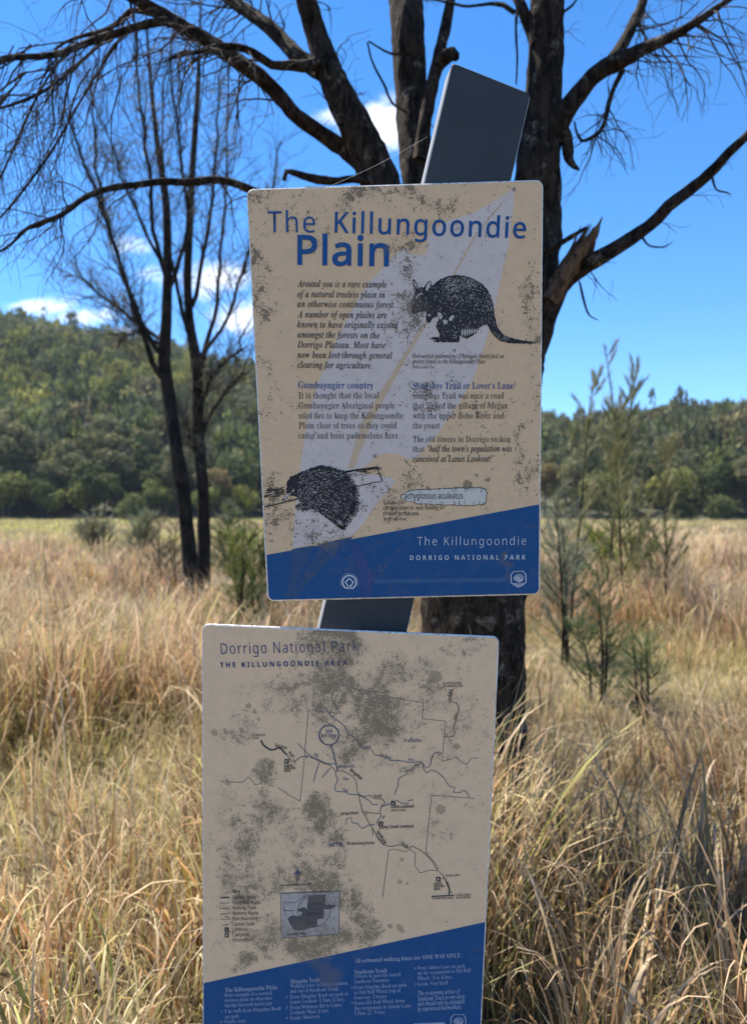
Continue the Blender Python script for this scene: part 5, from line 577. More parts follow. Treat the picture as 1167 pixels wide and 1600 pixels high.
def weigh(loops, off, keep=.042):
    """make strokes heavier (off > 0) or lighter (off < 0), never thinner than keep"""
    if not loops or off == 0:
        return loops
    if off > 0:
        loops = [l[np.linalg.norm(l - np.roll(l, 1, 0), axis=1) > .007] for l in loops]
    big = max(loops, key=lambda l: abs(area2(l)))
    sgn = 1 if area2(big) > 0 else -1
    A_ = np.concatenate(loops)
    B_ = np.concatenate([np.roll(l, -1, 0) for l in loops])
    out = []
    for l in loops:
        e0 = l - np.roll(l, 1, 0)
        e1 = np.roll(l, -1, 0) - l
        n0 = np.stack([e0[:, 1], -e0[:, 0]], 1) * sgn
        n1 = np.stack([e1[:, 1], -e1[:, 0]], 1) * sgn
        n0 /= np.linalg.norm(n0, axis=1)[:, None] + 1e-9
        n1 /= np.linalg.norm(n1, axis=1)[:, None] + 1e-9
        nn = n0 + n1
        nn /= np.linalg.norm(nn, axis=1)[:, None] + 1e-9
        if off > 0:
            out.append(l + nn * off)
            continue
        o = l - nn * .002                      # look inwards for the far side of the stroke
        d = -nn
        s = B_ - A_
        den = d[:, None, 0] * s[None, :, 1] - d[:, None, 1] * s[None, :, 0]
        den = np.where(np.abs(den) < 1e-9, 1e-9, den)
        w = A_[None] - o[:, None]
        t = (w[..., 0] * s[None, :, 1] - w[..., 1] * s[None, :, 0]) / den
        q = (w[..., 0] * d[:, None, 1] - w[..., 1] * d[:, None, 0]) / den
        t = np.where((t > 1e-4) & (q >= 0) & (q <= 1), t, 9).min(1)
        m_ = np.clip((t - keep) * .5, 0, -off)
        out.append(l - nn * m_[:, None] * np.array([1, .6]))
    return out


def in_loop(pt, l):
    x, y = pt
    x1, y1 = l[:, 0], l[:, 1]
    x2, y2 = np.roll(x1, 1), np.roll(y1, 1)
    c_ = (y1 > y) != (y2 > y)
    xi = (x2 - x1) * (y - y1) / np.where(np.abs(y2 - y1) < 1e-12, 1e-12, y2 - y1) + x1
    return int(np.sum(c_ & (x < xi))) % 2 == 1


def glyph(ch, st, off):
    key = (ch, st, off)
    if key not in GL_CACHE:
        loops, adv = OUTL[st].get(ch, OUTL[st][' '])
        Vs_, Ts_, n0 = [], [], 0
        inner = [any(in_loop(l[0], q) for q in loops if q is not l) for l in loops]
        for l, k in zip(loops, inner):
            if k:
                continue
            raw = [l] + [q for q, kk in zip(loops, inner) if kk and in_loop(q[0], l)]
            for f in (1, .7, .4, 0):
                part = weigh(raw, off * f)
                T = tessellate_polygon([[Vector((x, y, 0)) for x, y in q] for q in part])
                Q = np.concatenate(part)
                got = sum(abs((Q[t[1]][0] - Q[t[0]][0]) * (Q[t[2]][1] - Q[t[0]][1]) - (Q[t[1]][1] - Q[t[0]][1]) * (Q[t[2]][0] - Q[t[0]][0])) for t in T)
                want = abs(sum(area2(q) for q in part))
                if abs(got - want) < .03 * want:
                    break
            Ts_ += [tuple(int(i) + n0 for i in t) for t in T]
            Vs_.append(np.concatenate(part))
            n0 += len(Vs_[-1])
        GL_CACHE[key] = (np.concatenate(Vs_) if Vs_ else np.zeros((0, 2)), np.array(Ts_, int).reshape(-1, 3), adv)
    return GL_CACHE[key]


# ---------------------------------------------------------------- materials of nature
def leaf_material(name, transl=0.3, var=0.25, rough=0.7, scale=3.0, spec=0.25):
    m, nt, b = new_mat(name)
    at = N(nt, 'ShaderNodeAttribute', attribute_name='tint')
    oi = N(nt, 'ShaderNodeObjectInfo')
    g = N(nt, 'ShaderNodeNewGeometry')
    nf = noise(nt, g.outputs['Position'], scale, 3)
    hsv = N(nt, 'ShaderNodeHueSaturation')
    nt.links.new(at.outputs['Color'], hsv.inputs['Color'])
    nt.links.new(maprange(nt, oi.outputs['Random'], 0, 1, .485, .515, False), hsv.inputs['Hue'])
    nt.links.new(maprange(nt, nf, .25, .75, 1 - var, 1 + var, False), hsv.inputs['Value'])
    c = hsv.outputs[0]
    b.inputs['Roughness'].default_value = rough
    b.inputs['Specular IOR Level'].default_value = spec
    nt.links.new(c, b.inputs['Base Color'])
    tr = N(nt, 'ShaderNodeBsdfTranslucent')
    nt.links.new(c, tr.inputs['Color'])
    mx = N(nt, 'ShaderNodeMixShader', i_0=transl)
    nt.links.new(b.outputs[0], mx.inputs[1])
    nt.links.new(tr.outputs[0], mx.inputs[2])
    nt.links.new(mx.outputs[0], nt.nodes['Material Output'].inputs['Surface'])
    return m


def bark_material(name, dark, mid, pale, scale=1.0, pale_amt=0.6, bump=0.6):
    m, nt, b = new_mat(name)
    t = N(nt, 'ShaderNodeTexCoord')
    mp = N(nt, 'ShaderNodeMapping')
    mp.inputs['Scale'].default_value = (1, 1, .28)
    nt.links.new(t.outputs['Object'], mp.inputs['Vector'])
    v = mp.outputs[0]
    n1 = noise(nt, v, 34 * scale, 7, .65, .6)
    n2 = noise(nt, v, 120 * scale, 4, .6)
    n3 = noise(nt, t.outputs['Object'], 13 * scale, 5, .65, .3)
    n4 = noise(nt, t.outputs['Object'], 70 * scale, 4, .6)
    c = mixc(nt, maprange(nt, n1, .38, .62), dark, mid)
    c = mixc(nt, math_n(nt, 'MULTIPLY', maprange(nt, n2, .5, .75), .5), c, tuple(x * 1.5 for x in mid[:3]))
    patch = math_n(nt, 'MULTIPLY', maprange(nt, n3, .55, .66), maprange(nt, n4, .38, .6))
    c = mixc(nt, math_n(nt, 'MULTIPLY', patch, pale_amt), c, pale)
    nt.links.new(c, b.inputs['Base Color'])
    b.inputs['Roughness'].default_value = .92
    b.inputs['Specular IOR Level'].default_value = .15
    bp = N(nt, 'ShaderNodeBump', i_Strength=bump, i_Distance=.035)
    nt.links.new(math_n(nt, 'ADD', n1, math_n(nt, 'MULTIPLY', n2, .4)), bp.inputs['Height'])
    nt.links.new(bp.outputs[0], b.inputs['Normal'])
    return m


M_BARK = bark_material('dark_bark', (.008, .006, .0045), (.056, .039, .027), (.25, .21, .165), 1.0, .75, 1.0)
M_TWIG = bark_material('grey_twig_bark', (.03, .024, .02), (.10, .08, .065), (.22, .19, .16), 1.0, .4, .3)
M_BARK2 = bark_material('casuarina_bark', (.009, .007, .006), (.036, .027, .02), (.11, .09, .075), .35, .35, .5)
M_SPLIT = bark_material('split_wood', (.045, .026, .016), (.17, .105, .062), (.25, .185, .13), 1.4, .5, .6)
M_FTRUNK = bark_material('forest_trunk_bark', (.04, .034, .028), (.10, .088, .075), (.2, .18, .16), .1, .4, .2)
M_GRASS = leaf_material('dry_grass', .35, .25, .5, 1.6, .28)
M_NEEDLE = leaf_material('needle_foliage', .3, .25, .6, 4.0, .3)
M_CROWN = leaf_material('forest_foliage', .30, .34, .75, .10, .15)

# ---------------------------------------------------------------- the air over the plain
m = bpy.data.materials.new('haze')
m.use_nodes = True
nt = m.node_tree
nt.nodes.remove(nt.nodes['Principled BSDF'])
pv = N(nt, 'ShaderNodeVolumePrincipled', i_Color=(.72, .84, 1.0, 1), i_Density=.00014)
nt.links.new(pv.outputs[0], nt.nodes['Material Output'].inputs['Volume'])
hx, hy0, hy1, hz0, hz1 = 960, -960, 960, -1.5, 190
haze = np_mesh('haze', [(x, y, z) for z in (hz0, hz1) for x, y in ((-hx, hy0), (hx, hy0), (hx, hy1), (-hx, hy1))],
               [(3, 2, 1, 0), (4, 5, 6, 7), (0, 1, 5, 4), (1, 2, 6, 5), (2, 3, 7, 6), (3, 0, 4, 7)], m)
tag(haze, 'thin bluish summer air over the plain', 'haze', kind='stuff')

# ---------------------------------------------------------------- ground
m, nt, b = new_mat('grassland_soil')
g = N(nt, 'ShaderNodeNewGeometry')
n1 = noise(nt, g.outputs['Position'], .6, 8, .65)
n2 = noise(nt, g.outputs['Position'], 9, 6, .65)
c = mixc(nt, maprange(nt, n1, .35, .65), (.085, .06, .032), (.17, .125, .07))
c = mixc(nt, maprange(nt, n2, .4, .65), c, (.05, .042, .02))
nt.links.new(c, b.inputs['Base Color'])
b.inputs['Roughness'].default_value = .95
M_SOIL = m


def base_height(x, y):
    r = np.hypot(x, y)
    return .06 * (fbm(x * .35, y * .35, 3) - .5) * np.clip(r / 2, 0, 1)


rr = np.concatenate([[0.0], np.geomspace(.6, 950, 64)])
na = 96
th = np.arange(na) / na * 2 * np.pi
X = rr[:, None] * np.cos(th)[None]
Y = rr[:, None] * np.sin(th)[None]
Z = np.where(rr[:, None] < 90, base_height(X, Y), 0.0)
V = np.stack([X, Y, Z], -1).reshape(-1, 3)
i = np.arange(len(rr) - 1)[:, None] * na
j = np.arange(na)[None]
F = np.stack([i + j, i + na + j, i + na + (j + 1) % na, i + (j + 1) % na], -1).reshape(-1, 4)
ground = np_mesh('ground', V, F, M_SOIL, smooth=True)
tag(ground, 'flat dry plain of soil under the long grass', 'ground', kind='structure')

# ---------------------------------------------------------------- wooded hills
# crest of the terrain (photo pixels above the horizon incl. about 14 m of trees) against direction
CU = np.array([-1400, -500, -200, 0, 60, 110, 180, 260, 330, 400, 520, 650, 760, 850, 900, 960, 1040, 1167, 1400, 1900, 2800])
CH = np.array([250, 330, 330, 318, 303, 290, 280, 262, 245, 232, 205, 180, 165, 157, 152, 158, 176, 186, 200, 190, 160])
CD = np.array([420, 420, 400, 390, 390, 390, 385, 380, 380, 380, 390, 400, 420, 430, 250, 215, 205, 200, 200, 220, 260])
FD = np.array([150, 140, 135, 130, 130, 130, 130, 132, 135, 138, 140, 140, 135, 130, 125, 122, 120, 118, 118, 125, 140])
TREE_H = 12.0


def terr_u(x, y):
    return 583.5 + FPX * x / np.maximum(y, 1e-3)


def hill_z(x, y):
    u = np.clip(terr_u(x, y), -1400, 2800)
    cdp = np.interp(u, CU, CD)
    fd = np.interp(u, CU, FD)
    top = np.maximum(np.interp(u, CU, CH) / FPX * cdp - TREE_H + EYE, 2)
    t = np.clip((y - fd) / (cdp - fd), 0, 1.6)
    s = np.where(t < 1, t ** 1.15 * (1.35 - .35 * t), 1 - (t - 1) * .25)
    bump = (fbm(x * .018, y * .018, 5) - .5) * 14 * np.clip(t * 3, 0, 1) * np.clip(2.2 - t * 1.7, .12, 1)
    return top * s + bump * np.clip(top / 60, .2, 1) - .02


gu = np.linspace(-1400, 2800, 211)
gy = np.concatenate([np.linspace(105, 440, 60), np.linspace(450, 640, 12)])
X = (gu[None] - 583.5) / FPX * gy[:, None]
Y = np.repeat(gy[:, None], len(gu), 1)
Z = hill_z(X, Y)
Z[Y < np.interp(np.clip(terr_u(X, Y), -1400, 2800), CU, FD)] = -.3
nu = len(gu)
i = np.arange(len(gy) - 1)[:, None] * nu
j = np.arange(nu - 1)[None]
F = np.stack([i + j, i + j + 1, i + nu + j + 1, i + nu + j], -1).reshape(-1, 4)
m, nt, b = new_mat('forest_floor')
g = N(nt, 'ShaderNodeNewGeometry')
c = mixc(nt, noise(nt, g.outputs['Position'], .08, 5), (.022, .03, .014), (.06, .06, .03))
nt.links.new(c, b.inputs['Base Color'])
b.inputs['Roughness'].default_value = 1
hill = np_mesh('wooded_hill', np.stack([X, Y, Z], -1).reshape(-1, 3), F, m, smooth=True)
tag(hill, 'hill slopes rising behind the plain under forest', 'hill', kind='structure')


def crown_arrays(n_leaf, height, width, rng, leaf=.55, lobes=9, up=.35, base=.35):
    """leaf clumps of one crown about the trunk foot: V (n*4,3), shade-free"""
    lc = rng.normal(0, 1, (lobes, 3))
    lc /= np.linalg.norm(lc, axis=1)[:, None]
    lc *= rng.uniform(.35, 1, lobes)[:, None]
    lobec = np.stack([lc[:, 0] * width * .32, lc[:, 1] * width * .32, height * (base + (1 - base) * (.5 + lc[:, 2] * .34))], 1)
    lobr = rng.uniform(.17, .30, lobes) * width
    k = rng.integers(0, lobes, n_leaf)
    d = rng.normal(0, 1, (n_leaf, 3))
    d /= np.linalg.norm(d, axis=1)[:, None]
    d[:, 2] = np.where((d[:, 2] < 0) & (rng.random(n_leaf) < .6), -d[:, 2], d[:, 2])
    p = lobec[k] + d * (lobr[k] * rng.uniform(.65, 1.05, n_leaf))[:, None] * np.array([1, 1, .8])
    nn = d + rng.normal(0, .55, (n_leaf, 3))
    nn /= np.linalg.norm(nn, axis=1)[:, None]
    a = np.cross(nn, rng.normal(0, 1, (n_leaf, 3)))
    a /= np.linalg.norm(a, axis=1)[:, None]
    bb = np.cross(nn, a)
    s = leaf * rng.uniform(.5, 1.25, n_leaf)
    a *= s[:, None]
    bb *= (s * rng.uniform(.5, 1, n_leaf))[:, None]
    V = np.stack([p - a, p + bb * .8 + nn * .1, p + a, p - bb * .9], 1).reshape(-1, 3)
    return V


def quadF(n):
    return np.arange(n * 4).reshape(n, 4)


TINTS = np.array([[.115, .145, .058], [.085, .115, .052], [.16, .18, .064], [.098, .118, .074], [.15, .14, .085],
                  [.17, .138, .085], [.075, .10, .057], [.21, .22, .075], [.13, .145, .095]])

TINTS = TINTS * np.array([1.14, 1.10, .86])
# the far wood on the slopes, one mass of some 5,000 crowns
rng = np.random.default_rng(5)
protoA = [crown_arrays(190, 1, 1, rng, .056, 9, base=.12) for _ in range(10)]
Vs, Cs = [], []
cnt = 0
while cnt < 5200:
    u = rng.uniform(-1150, 2300)
    fd = np.interp(u, CU, FD)
    cdp = np.interp(u, CU, CD)
    t = rng.random() ** .8 * 1.06
    y = fd + (cdp - fd) * t + 4
    x = (u - 583.5) / FPX * y
    if 300 < u < 860 and rng.random() < .35:
        continue
    z = float(hill_z(np.array([x]), np.array([y]))[0])
    hgt = rng.uniform(9, 16) * (1 if rng.random() < .9 else 1.3)
    wid = rng.uniform(5.5, 9.5)
    if u > 860:
        hgt *= .85
        wid *= .8
    v = protoA[rng.integers(10)].copy()
    a = rng.uniform(0, 6.28)
    ca, sa = math.cos(a), math.sin(a)
    v = np.stack([(v[:, 0] * ca - v[:, 1] * sa) * wid + x, (v[:, 0] * sa + v[:, 1] * ca) * wid + y, v[:, 2] * hgt + z - .5], 1)
    zone = fbm(np.array([x * .02]), np.array([y * .02]), 9)[0]
    if u > 860:
        ti = TINTS[rng.choice([3, 4, 8, 0, 8, 6])] * rng.uniform(.75, 1.25)
    else:
        ti = TINTS[rng.choice([0, 1, 2, 7, 3] if zone > .5 else [1, 3, 6, 0, 8, 4])] * rng.uniform(.75, 1.3)
    Vs.append(v)
    Cs.append(np.repeat((ti[None] * rng.uniform(.75, 1.25, (len(v) // 4, 1))), 4, 0))
    cnt += 1
V = np.concatenate(Vs)
forest = np_mesh('hillside_forest', V, quadF(len(V) // 4), M_CROWN, np.concatenate(Cs))
tag(forest, 'dense mixed green forest covering the far hillsides', 'forest', kind='stuff')


def link_copy(o, parent=None):
    c = o.copy()
    COL.objects.link(c)
    c.parent = parent
    return c


def copy_tree(root):
    r = link_copy(root)
    for ch in list(root.children):
        c = link_copy(ch, r)
        for gch in list(ch.children):
            link_copy(gch, c)
    return r


# single trees along the foot of the slopes
KINDS = [('tall grey-green gum tree with an open crown at the foot of the wooded hill', (.135, .14, .085), 17, 10, .36, 2400),
         ('brownish bushy gum tree in the front row of the forest', (.175, .135, .075), 12, 9, .33, 2000),
         ('dark green rounded tree in the front row of the forest', (.085, .11, .05), 11, 9.5, .36, 2000),
         ('yellowish green rounded tree in front of the forest edge', (.155, .17, .06), 8, 9, .32, 1800),
         ('low olive green bush along the far edge of the plain', (.115, .135, .06), 4.2, 7.5, .27, 1400)]
KGROUP = ['grey-green gum trees at the foot of the hill', 'brownish gum trees in the forest front', 'dark rounded trees in the forest front',
          'yellowish trees before the forest edge', 'bushes along the far edge of the plain']
protos = []
for ki, (lab, tint, hgt, wid, leaf, nl) in enumerate(KINDS):
    nm = 'bush' if ki == 4 else 'gum_tree'
    root = empty(nm)
    v = crown_arrays(nl, hgt, wid, rng, leaf, 11, base=.12 if ki == 4 else .22)
    col = np.repeat(np.array(tint)[None] * np.array([1.16, 1.12, .90]) * rng.uniform(.65, 1.35, (nl, 1)), 4, 0)
    np_mesh('crown', v, quadF(nl), M_CROWN, col, parent=root)
    A = Acc()
    A.tube([(0, 0, -.4), (.15, .05, hgt * .3), (-.1, 0, hgt * .75)], [.32 * hgt / 14, .24 * hgt / 14, .06], 7)
    for q in range(5):
        a = q * 1.3 + ki
        A.tube([(0.1, 0, hgt * (.25 + .08 * q)), (math.cos(a) * wid * .18, math.sin(a) * wid * .18, hgt * (.45 + .07 * q)),
                (math.cos(a) * wid * .3, math.sin(a) * wid * .3, hgt * (.58 + .07 * q))], [.12, .08, .03], 5)
    A.build('trunk', M_FTRUNK, root)
    tag(root, lab, 'bush' if ki == 4 else 'tree', KGROUP[ki])
    protos.append(root)
used = set()
for q in range(118):
    if q % 100 < 70:
        u = -60 + (q * 37.7) % 500 + rng.uniform(-15, 15)
    else:
        u = 850 + (q * 41.3) % 360 + rng.uniform(-15, 15)
    ki = int(rng.choice([0, 1, 2, 3, 4], p=[.33, .22, .34, .05, .06]))
    fd = np.interp(u, CU, FD)
    y = fd + (rng.uniform(-8, -1) if ki == 4 else rng.uniform(-2, 22) if ki != 3 else rng.uniform(-5, 6))
    x = (u - 583.5) / FPX * y
    root = protos[ki] if ki not in used else copy_tree(protos[ki])
    used.add(ki)
    root.location = (x, y, max(0, float(hill_z(np.array([x]), np.array([y]))[0])) - .1)
    root.rotation_euler = (0, 0, rng.uniform(0, 6.28))
    s = rng.uniform(.6, 1.02)
    root.scale = (s * rng.uniform(.85, 1.1), s, s * rng.uniform(.9, 1.15))

# ---------------------------------------------------------------- needle-leaved saplings, shrubs and slender trees
def needles(points, dirs, rng, length, width, tint, tvar=.3):
    n = len(points)
    d = dirs / (np.linalg.norm(dirs, axis=1)[:, None] + 1e-9)
    s = np.cross(d, rng.normal(0, 1, (n, 3)))
    s /= np.linalg.norm(s, axis=1)[:, None] + 1e-9
    L = length * rng.uniform(.5, 1.3, n)[:, None]
    w = width * rng.uniform(.6, 1.2, n)[:, None]
    droop = np.array([0, 0, -1.]) * L * .18
    V = np.stack([points - s * w, points + s * w, points + d * L + droop + s * w * .25, points + d * L + droop - s * w * .25], 1).reshape(-1, 3)
    col = np.repeat(np.array(tint)[None] * rng.uniform(1 - tvar, 1 + tvar, (n, 1)) * rng.uniform(.9, 1.1, (n, 3)), 4, 0)
    return V, col


def needle_plant(name, label, cat, loc, height, spread, stems, n_need, tint, rng, group=None, nlen=.16, nwid=.004, low=.25, up=1.3, stem_r=.018, nb=26):
    root = empty(name, loc)
    tag(root, label, cat, group)
    A = Acc()
    PV, PD = [], []
    for s in range(stems):
        a = rng.uniform(0, 6.28)
        bx, by = spread * .25 * math.cos(a) * (stems > 1), spread * .25 * math.sin(a) * (stems > 1)
        h = height * (1 if s == 0 else rng.uniform(.6, .95))
        lean = rng.normal(0, .05, 2) * height
        pts = [(bx, by, -.1), (bx + lean[0] * .3 + rng.normal(0, .02), by + lean[1] * .3, h * .4), (bx + lean[0] * .7, by + lean[1] * .7, h * .75), (bx + lean[0], by + lean[1], h)]
        pp, rad = smooth_path(pts, [stem_r, stem_r * .75, stem_r * .4, .002], h / 9)
        A.tube(pp, rad, 6, .08)
        for q in range(nb):
            f = low + (1 - low) * rng.random() ** .9
            k = min(int(f * (len(pp) - 1)), len(pp) - 2)
            o = pp[k] + (pp[k + 1] - pp[k]) * (f * (len(pp) - 1) - k)
            a = rng.uniform(0, 6.28)
            L = spread * (1.05 - f) ** .7 * rng.uniform(.4, 1) * .75 + .08
            tip = o + np.array([math.cos(a) * L, math.sin(a) * L, L * up * rng.uniform(.6, 1.2)])
            mid = (o + tip) / 2 + np.array([0, 0, -.08 * L])
            bp, br = smooth_path([o, mid, tip], [stem_r * .35 * (1.1 - f), stem_r * .22 * (1.1 - f) + .001, .001], L / 3)
            A.tube(bp, br, 4, cap=False)
            m_ = int(n_need / (stems * nb))
            tt = rng.uniform(.2, 1.0, m_)
            PV.append(o + (tip - o) * tt[:, None] + rng.normal(0, .008, (m_, 3)))
            PD.append((tip - o) / L + rng.normal(0, .45, (m_, 3)) + np.array([0, 0, .35]))
        m_ = n_need // (stems * 8)
        tt = rng.uniform(.6, 1.0, m_) * (len(pp) - 1.01)
        kk = tt.astype(int)
        PV.append(pp[kk] + (pp[kk + 1] - pp[kk]) * (tt - kk)[:, None])
        PD.append(rng.normal(0, .3, (m_, 3)) + np.array([0, 0, 1.]))
    A.build('stem', M_BARK2, root)
    V, col = needles(np.concatenate(PV), np.concatenate(PD), rng, nlen, nwid, tint)
    np_mesh('foliage', V, quadF(len(V) // 4), M_NEEDLE, col, parent=root)
    return root


rng = np.random.default_rng(21)
G = 'she-oak saplings standing right of the signs'
OLIVE = (.215, .215, .10)
for (u, D, top, spread, need, lab) in (
        (899, 9.0, 545, .62, 4200, 'slender olive sapling nearest the sign edge with thin pointed tips'),
        (952, 10.0, 526, .62, 4600, 'slender olive sapling second from the sign with one tall tip'),
        (986, 9.6, 600, .66, 4600, 'dense olive sapling in the middle of the row right of the sign'),
        (1008, 10.4, 503, .75, 5600, 'tallest olive sapling right of the sign reaching into the sky'),
        (1046, 9.4, 640, .6, 3600, 'shorter olive sapling at the right end of the row')):
    h = EYE + (800 - top) / FPX * D - .42
    needle_plant('sapling', lab, 'sapling', ((u - 12 - 583.5) / FPX * D, D, 0), h, spread * .85, 1, int(need * .8), OLIVE, rng, G, .10, .0032, .20, 1.8, .016, 38)
G2 = 'green shrubs standing in the grass'
for (u, D, top, spread, stems, need, tint, lab) in (
        (215, 20, 806, 1.0, 6, 1400, (.20, .205, .12), 'grey-green rounded shrub in the grass left of the bare trees'),
        (150, 26, 806, 1.2, 5, 1500, (.21, .205, .12), 'pale grey-green small shrub far left in the grass'),
        (345, 15, 790, .7, 4, 1700, (.15, .16, .08), 'olive shrub between the bare trees and the sign'),
        (384, 7.2, 785, .30, 4, 1500, (.15, .165, .045), 'yellow-green upright shrub touching the left edge of the upper sign'),
        (412, 8.5, 815, .5, 4, 1800, (.13, .15, .05), 'dark green shrub half behind the upper sign'),
        (262, 14, 812, .6, 4, 900, (.17, .14, .08), 'thin brownish shrub left of the bare tree trunks'),
        (872, 7.6, 775, .6, 4, 2200, (.19, .20, .13), 'pale grey-green shrub right beside the upper sign'),
        (935, 6.0, 905, .28, 3, 900, (.085, .11, .045), 'small green plant low in the grass before the saplings'),
        (1000, 5.4, 985, .15, 3, 420, (.12, .15, .06), 'small dark green plant in the grass right of the tree trunk'),
        (1035, 11, 815, .5, 2, 700, (.11, .085, .05), 'thin brown twiggy shrub right of the saplings'),
        (965, 10.5, 800, .9, 4, 2200, (.17, .20, .035), 'bright yellow-green shrub behind the sapling stems')):
    h = EYE + (800 - top) / FPX * D
    needle_plant('shrub', lab, 'shrub', ((u - 583.5) / FPX * D, D, 0), h, spread, stems, need, tint, rng, G2, .15 * max(1, D / 12), .004 * max(1, D / 7), .12, 1.1, .014, 22)


# ---------------------------------------------------------------- bare trees
def px_path(pts, D0, dD=0.0, wob=0.0):
    """[(u, v, width px)] at depth D0.. -> 3-D path, radii"""
    n = len(pts)
    out, rad = [], []
    for k, (u, v, w) in enumerate(pts):
        D = D0 + dD * k / max(1, n - 1) + (random.uniform(-wob, wob) if k else 0)
        out.append(P(u, v, D))
        rad.append(w / FPX * D / 2)
    return out, rad


def twigs(A, path, rad, count, length, rng, droop=.3, spread=.8, r0=.5, lev=2, lo=.25, bias=None):
    """side twigs along a limb, with their own twigs"""
    n = len(path)
    for q in range(count):
        f = lo + (1 - lo) * rng.random()
        k = min(int(f * (n - 1)), n - 2)
        o = path[k] + (path[k + 1] - path[k]) * rng.random()
        T = path[k + 1] - path[k]
        T = T / (np.linalg.norm(T) + 1e-9)
        d = T * .6 + rng.normal(0, spread, 3)
        if bias is not None:
            d = d + np.array(bias)
        d /= np.linalg.norm(d)
        L = length * rng.uniform(.4, 1.2)
        r = min(rad[k] * r0, .0065 * (length / .5) ** .7) * rng.uniform(.5, 1)
        pts = [o]
        m_ = 6
        for s in range(m_):
            d = d + rng.normal(0, .24, 3) + np.array([0, 0, -droop / m_])
            d /= np.linalg.norm(d)
            pts.append(pts[-1] + d * L / m_)
        pts = np.array(pts)
        rr_ = np.linspace(r, max(r * .25, .0007), m_ + 1)
        A.tube(pts, rr_, 4 if lev < 2 else 5, cap=False)
        if lev > 1:
            twigs(A, pts, rr_, int(rng.integers(2, 6)), length * .5, rng, droop, spread, .7, lev - 1, .2, bias)


rng = np.random.default_rng(33)
# the big many-stemmed tree behind the sign, about 3.3 m away
root = empty('large_tree', (P(735, 800, 3.35)[0], 3.35, 0))
tag(root, 'large dark-barked bare tree with several stems rising behind the sign', 'tree')
inv = np.array(root.location)
LIMBS = []


def limb(pts, D, dD=0, step=.06, k=14, rough=.09, wob=.03, name='limb', mat=M_BARK, seed=0):
    p3, r3 = px_path(pts, D, dD, wob)
    pp, rr_ = smooth_path(p3, r3, step)
    A = Acc()
    A.tube(pp - inv, rr_, k, rough, seed=seed)
    o = A.build(name, mat, root)
    LIMBS.append((pp, rr_))
    return pp, rr_


limb([(712, 1420, 235), (722, 1290, 178), (736, 1150, 160), (741, 1040, 156), (740, 940, 160), (742, 850, 166), (744, 760, 178), (745, 690, 184)], 3.32, .02, .04, 40, .05, .0, 'trunk', seed=1)
sA, rA = limb([(735, 770, 120), (672, 560, 92), (622, 400, 74), (592, 285, 60), (566, 220, 54), (538, 162, 47), (514, 108, 40), (494, 52, 34), (474, -15, 31), (455, -90, 26), (420, -180, 16)], 3.36, -.15, .03, 28, .065, seed=2)
sB, rB = limb([(740, 770, 110), (705, 560, 82), (672, 390, 66), (652, 265, 52), (643, 150, 49), (637, 60, 51), (632, -20, 52), (626, -120, 40), (630, -260, 22)], 3.40, .25, .03, 28, .065, seed=3)
sC, rC = limb([(745, 770, 120), (790, 600, 104), (822, 450, 92), (834, 350, 80), (838, 280, 70), (846, 190, 58), (852, 100, 54), (853, 10, 52), (858, -80, 44), (850, -220, 26)], 3.34, -.05, .03, 30, .065, seed=4)
limb([(655, 250, 24), (667, 172, 21), (684, 96, 19), (699, 28, 17), (709, -30, 14), (730, -110, 7)], 3.42, .1, .05, 10, .1, seed=5)
limb([(684, 104, 17), (694, 90, 24), (706, 84, 21), (713, 92, 9)], 3.42, -.04, .02, 10, .12, seed=6)
L1 = limb([(573, 262, 30), (535, 231, 25), (498, 206, 23), (463, 180, 22), (434, 146, 23), (406, 120, 24), (366, 92, 23), (329, 67, 22), (293, 46, 20), (257, 24, 19), (208, -4, 17), (150, -40, 11)], 3.33, -.45, .03, 16, .09, seed=7)
L2 = limb([(505, 112, 30), (487, 103, 26), (462, 84, 24), (445, 66, 23), (420, 42, 21), (390, 20, 20), (358, -2, 18), (318, -40, 13), (280, -70, 8)], 3.25, .45, .03, 16, .09, seed=8)
L3 = limb([(492, 100, 20), (470, 104, 17), (452, 102, 15), (424, 101, 13), (396, 82, 12), (370, 73, 11), (340, 72, 9), (312, 80, 7), (285, 84, 5), (258, 96, 3)], 3.2, -.4, .04, 9, .1, seed=9)
L4 = limb([(262, 34, 14), (240, 35, 13), (214, 42, 12), (184, 52, 12), (154, 60, 11), (124, 72, 10), (92, 84, 10), (60, 88, 9), (24, 90, 9), (-20, 97, 8), (-80, 112, 6), (-150, 160, 3)], 2.95, -.3, .04, 9, .1, seed=10)
L5 = limb([(248, 24, 10), (225, 18, 9), (204, 17, 9), (190, 32, 8), (166, 46, 7), (138, 54, 6), (112, 62, 5), (90, 74, 4), (80, 90, 3)], 2.95, .2, .04, 8, .1, seed=11)
L6 = limb([(610, 420, 20), (540, 370, 16), (455, 322, 14), (400, 300, 12), (372, 288, 12), (339, 281, 11), (288, 285, 11), (254, 284, 11), (221, 288, 10), (186, 292, 10), (154, 299, 10), (128, 312, 9), (108, 328, 8), (86, 341, 8), (60, 350, 7), (36, 362, 5), (20, 380, 4), (0, 394, 3)], 3.3, -.75, .04, 9, .12, seed=12)
L7 = limb([(862, 215, 38), (880, 178, 33), (903, 148, 27), (926, 120, 26), (944, 107, 26), (962, 98, 27), (984, 88, 23), (1006, 76, 20), (1034, 64, 16), (1059, 51, 14), (1084, 36, 13), (1108, 20, 11), (1140, -2, 9), (1185, -30, 6)], 3.3, -.35, .04, 12, .08, seed=13)
L8 = limb([(950, 104, 22), (966, 80, 19), (979, 58, 18), (991, 34, 17), (1002, 10, 15), (1006, -20, 13), (1002, -70, 9)], 3.27, .3, .04, 10, .08, seed=14)
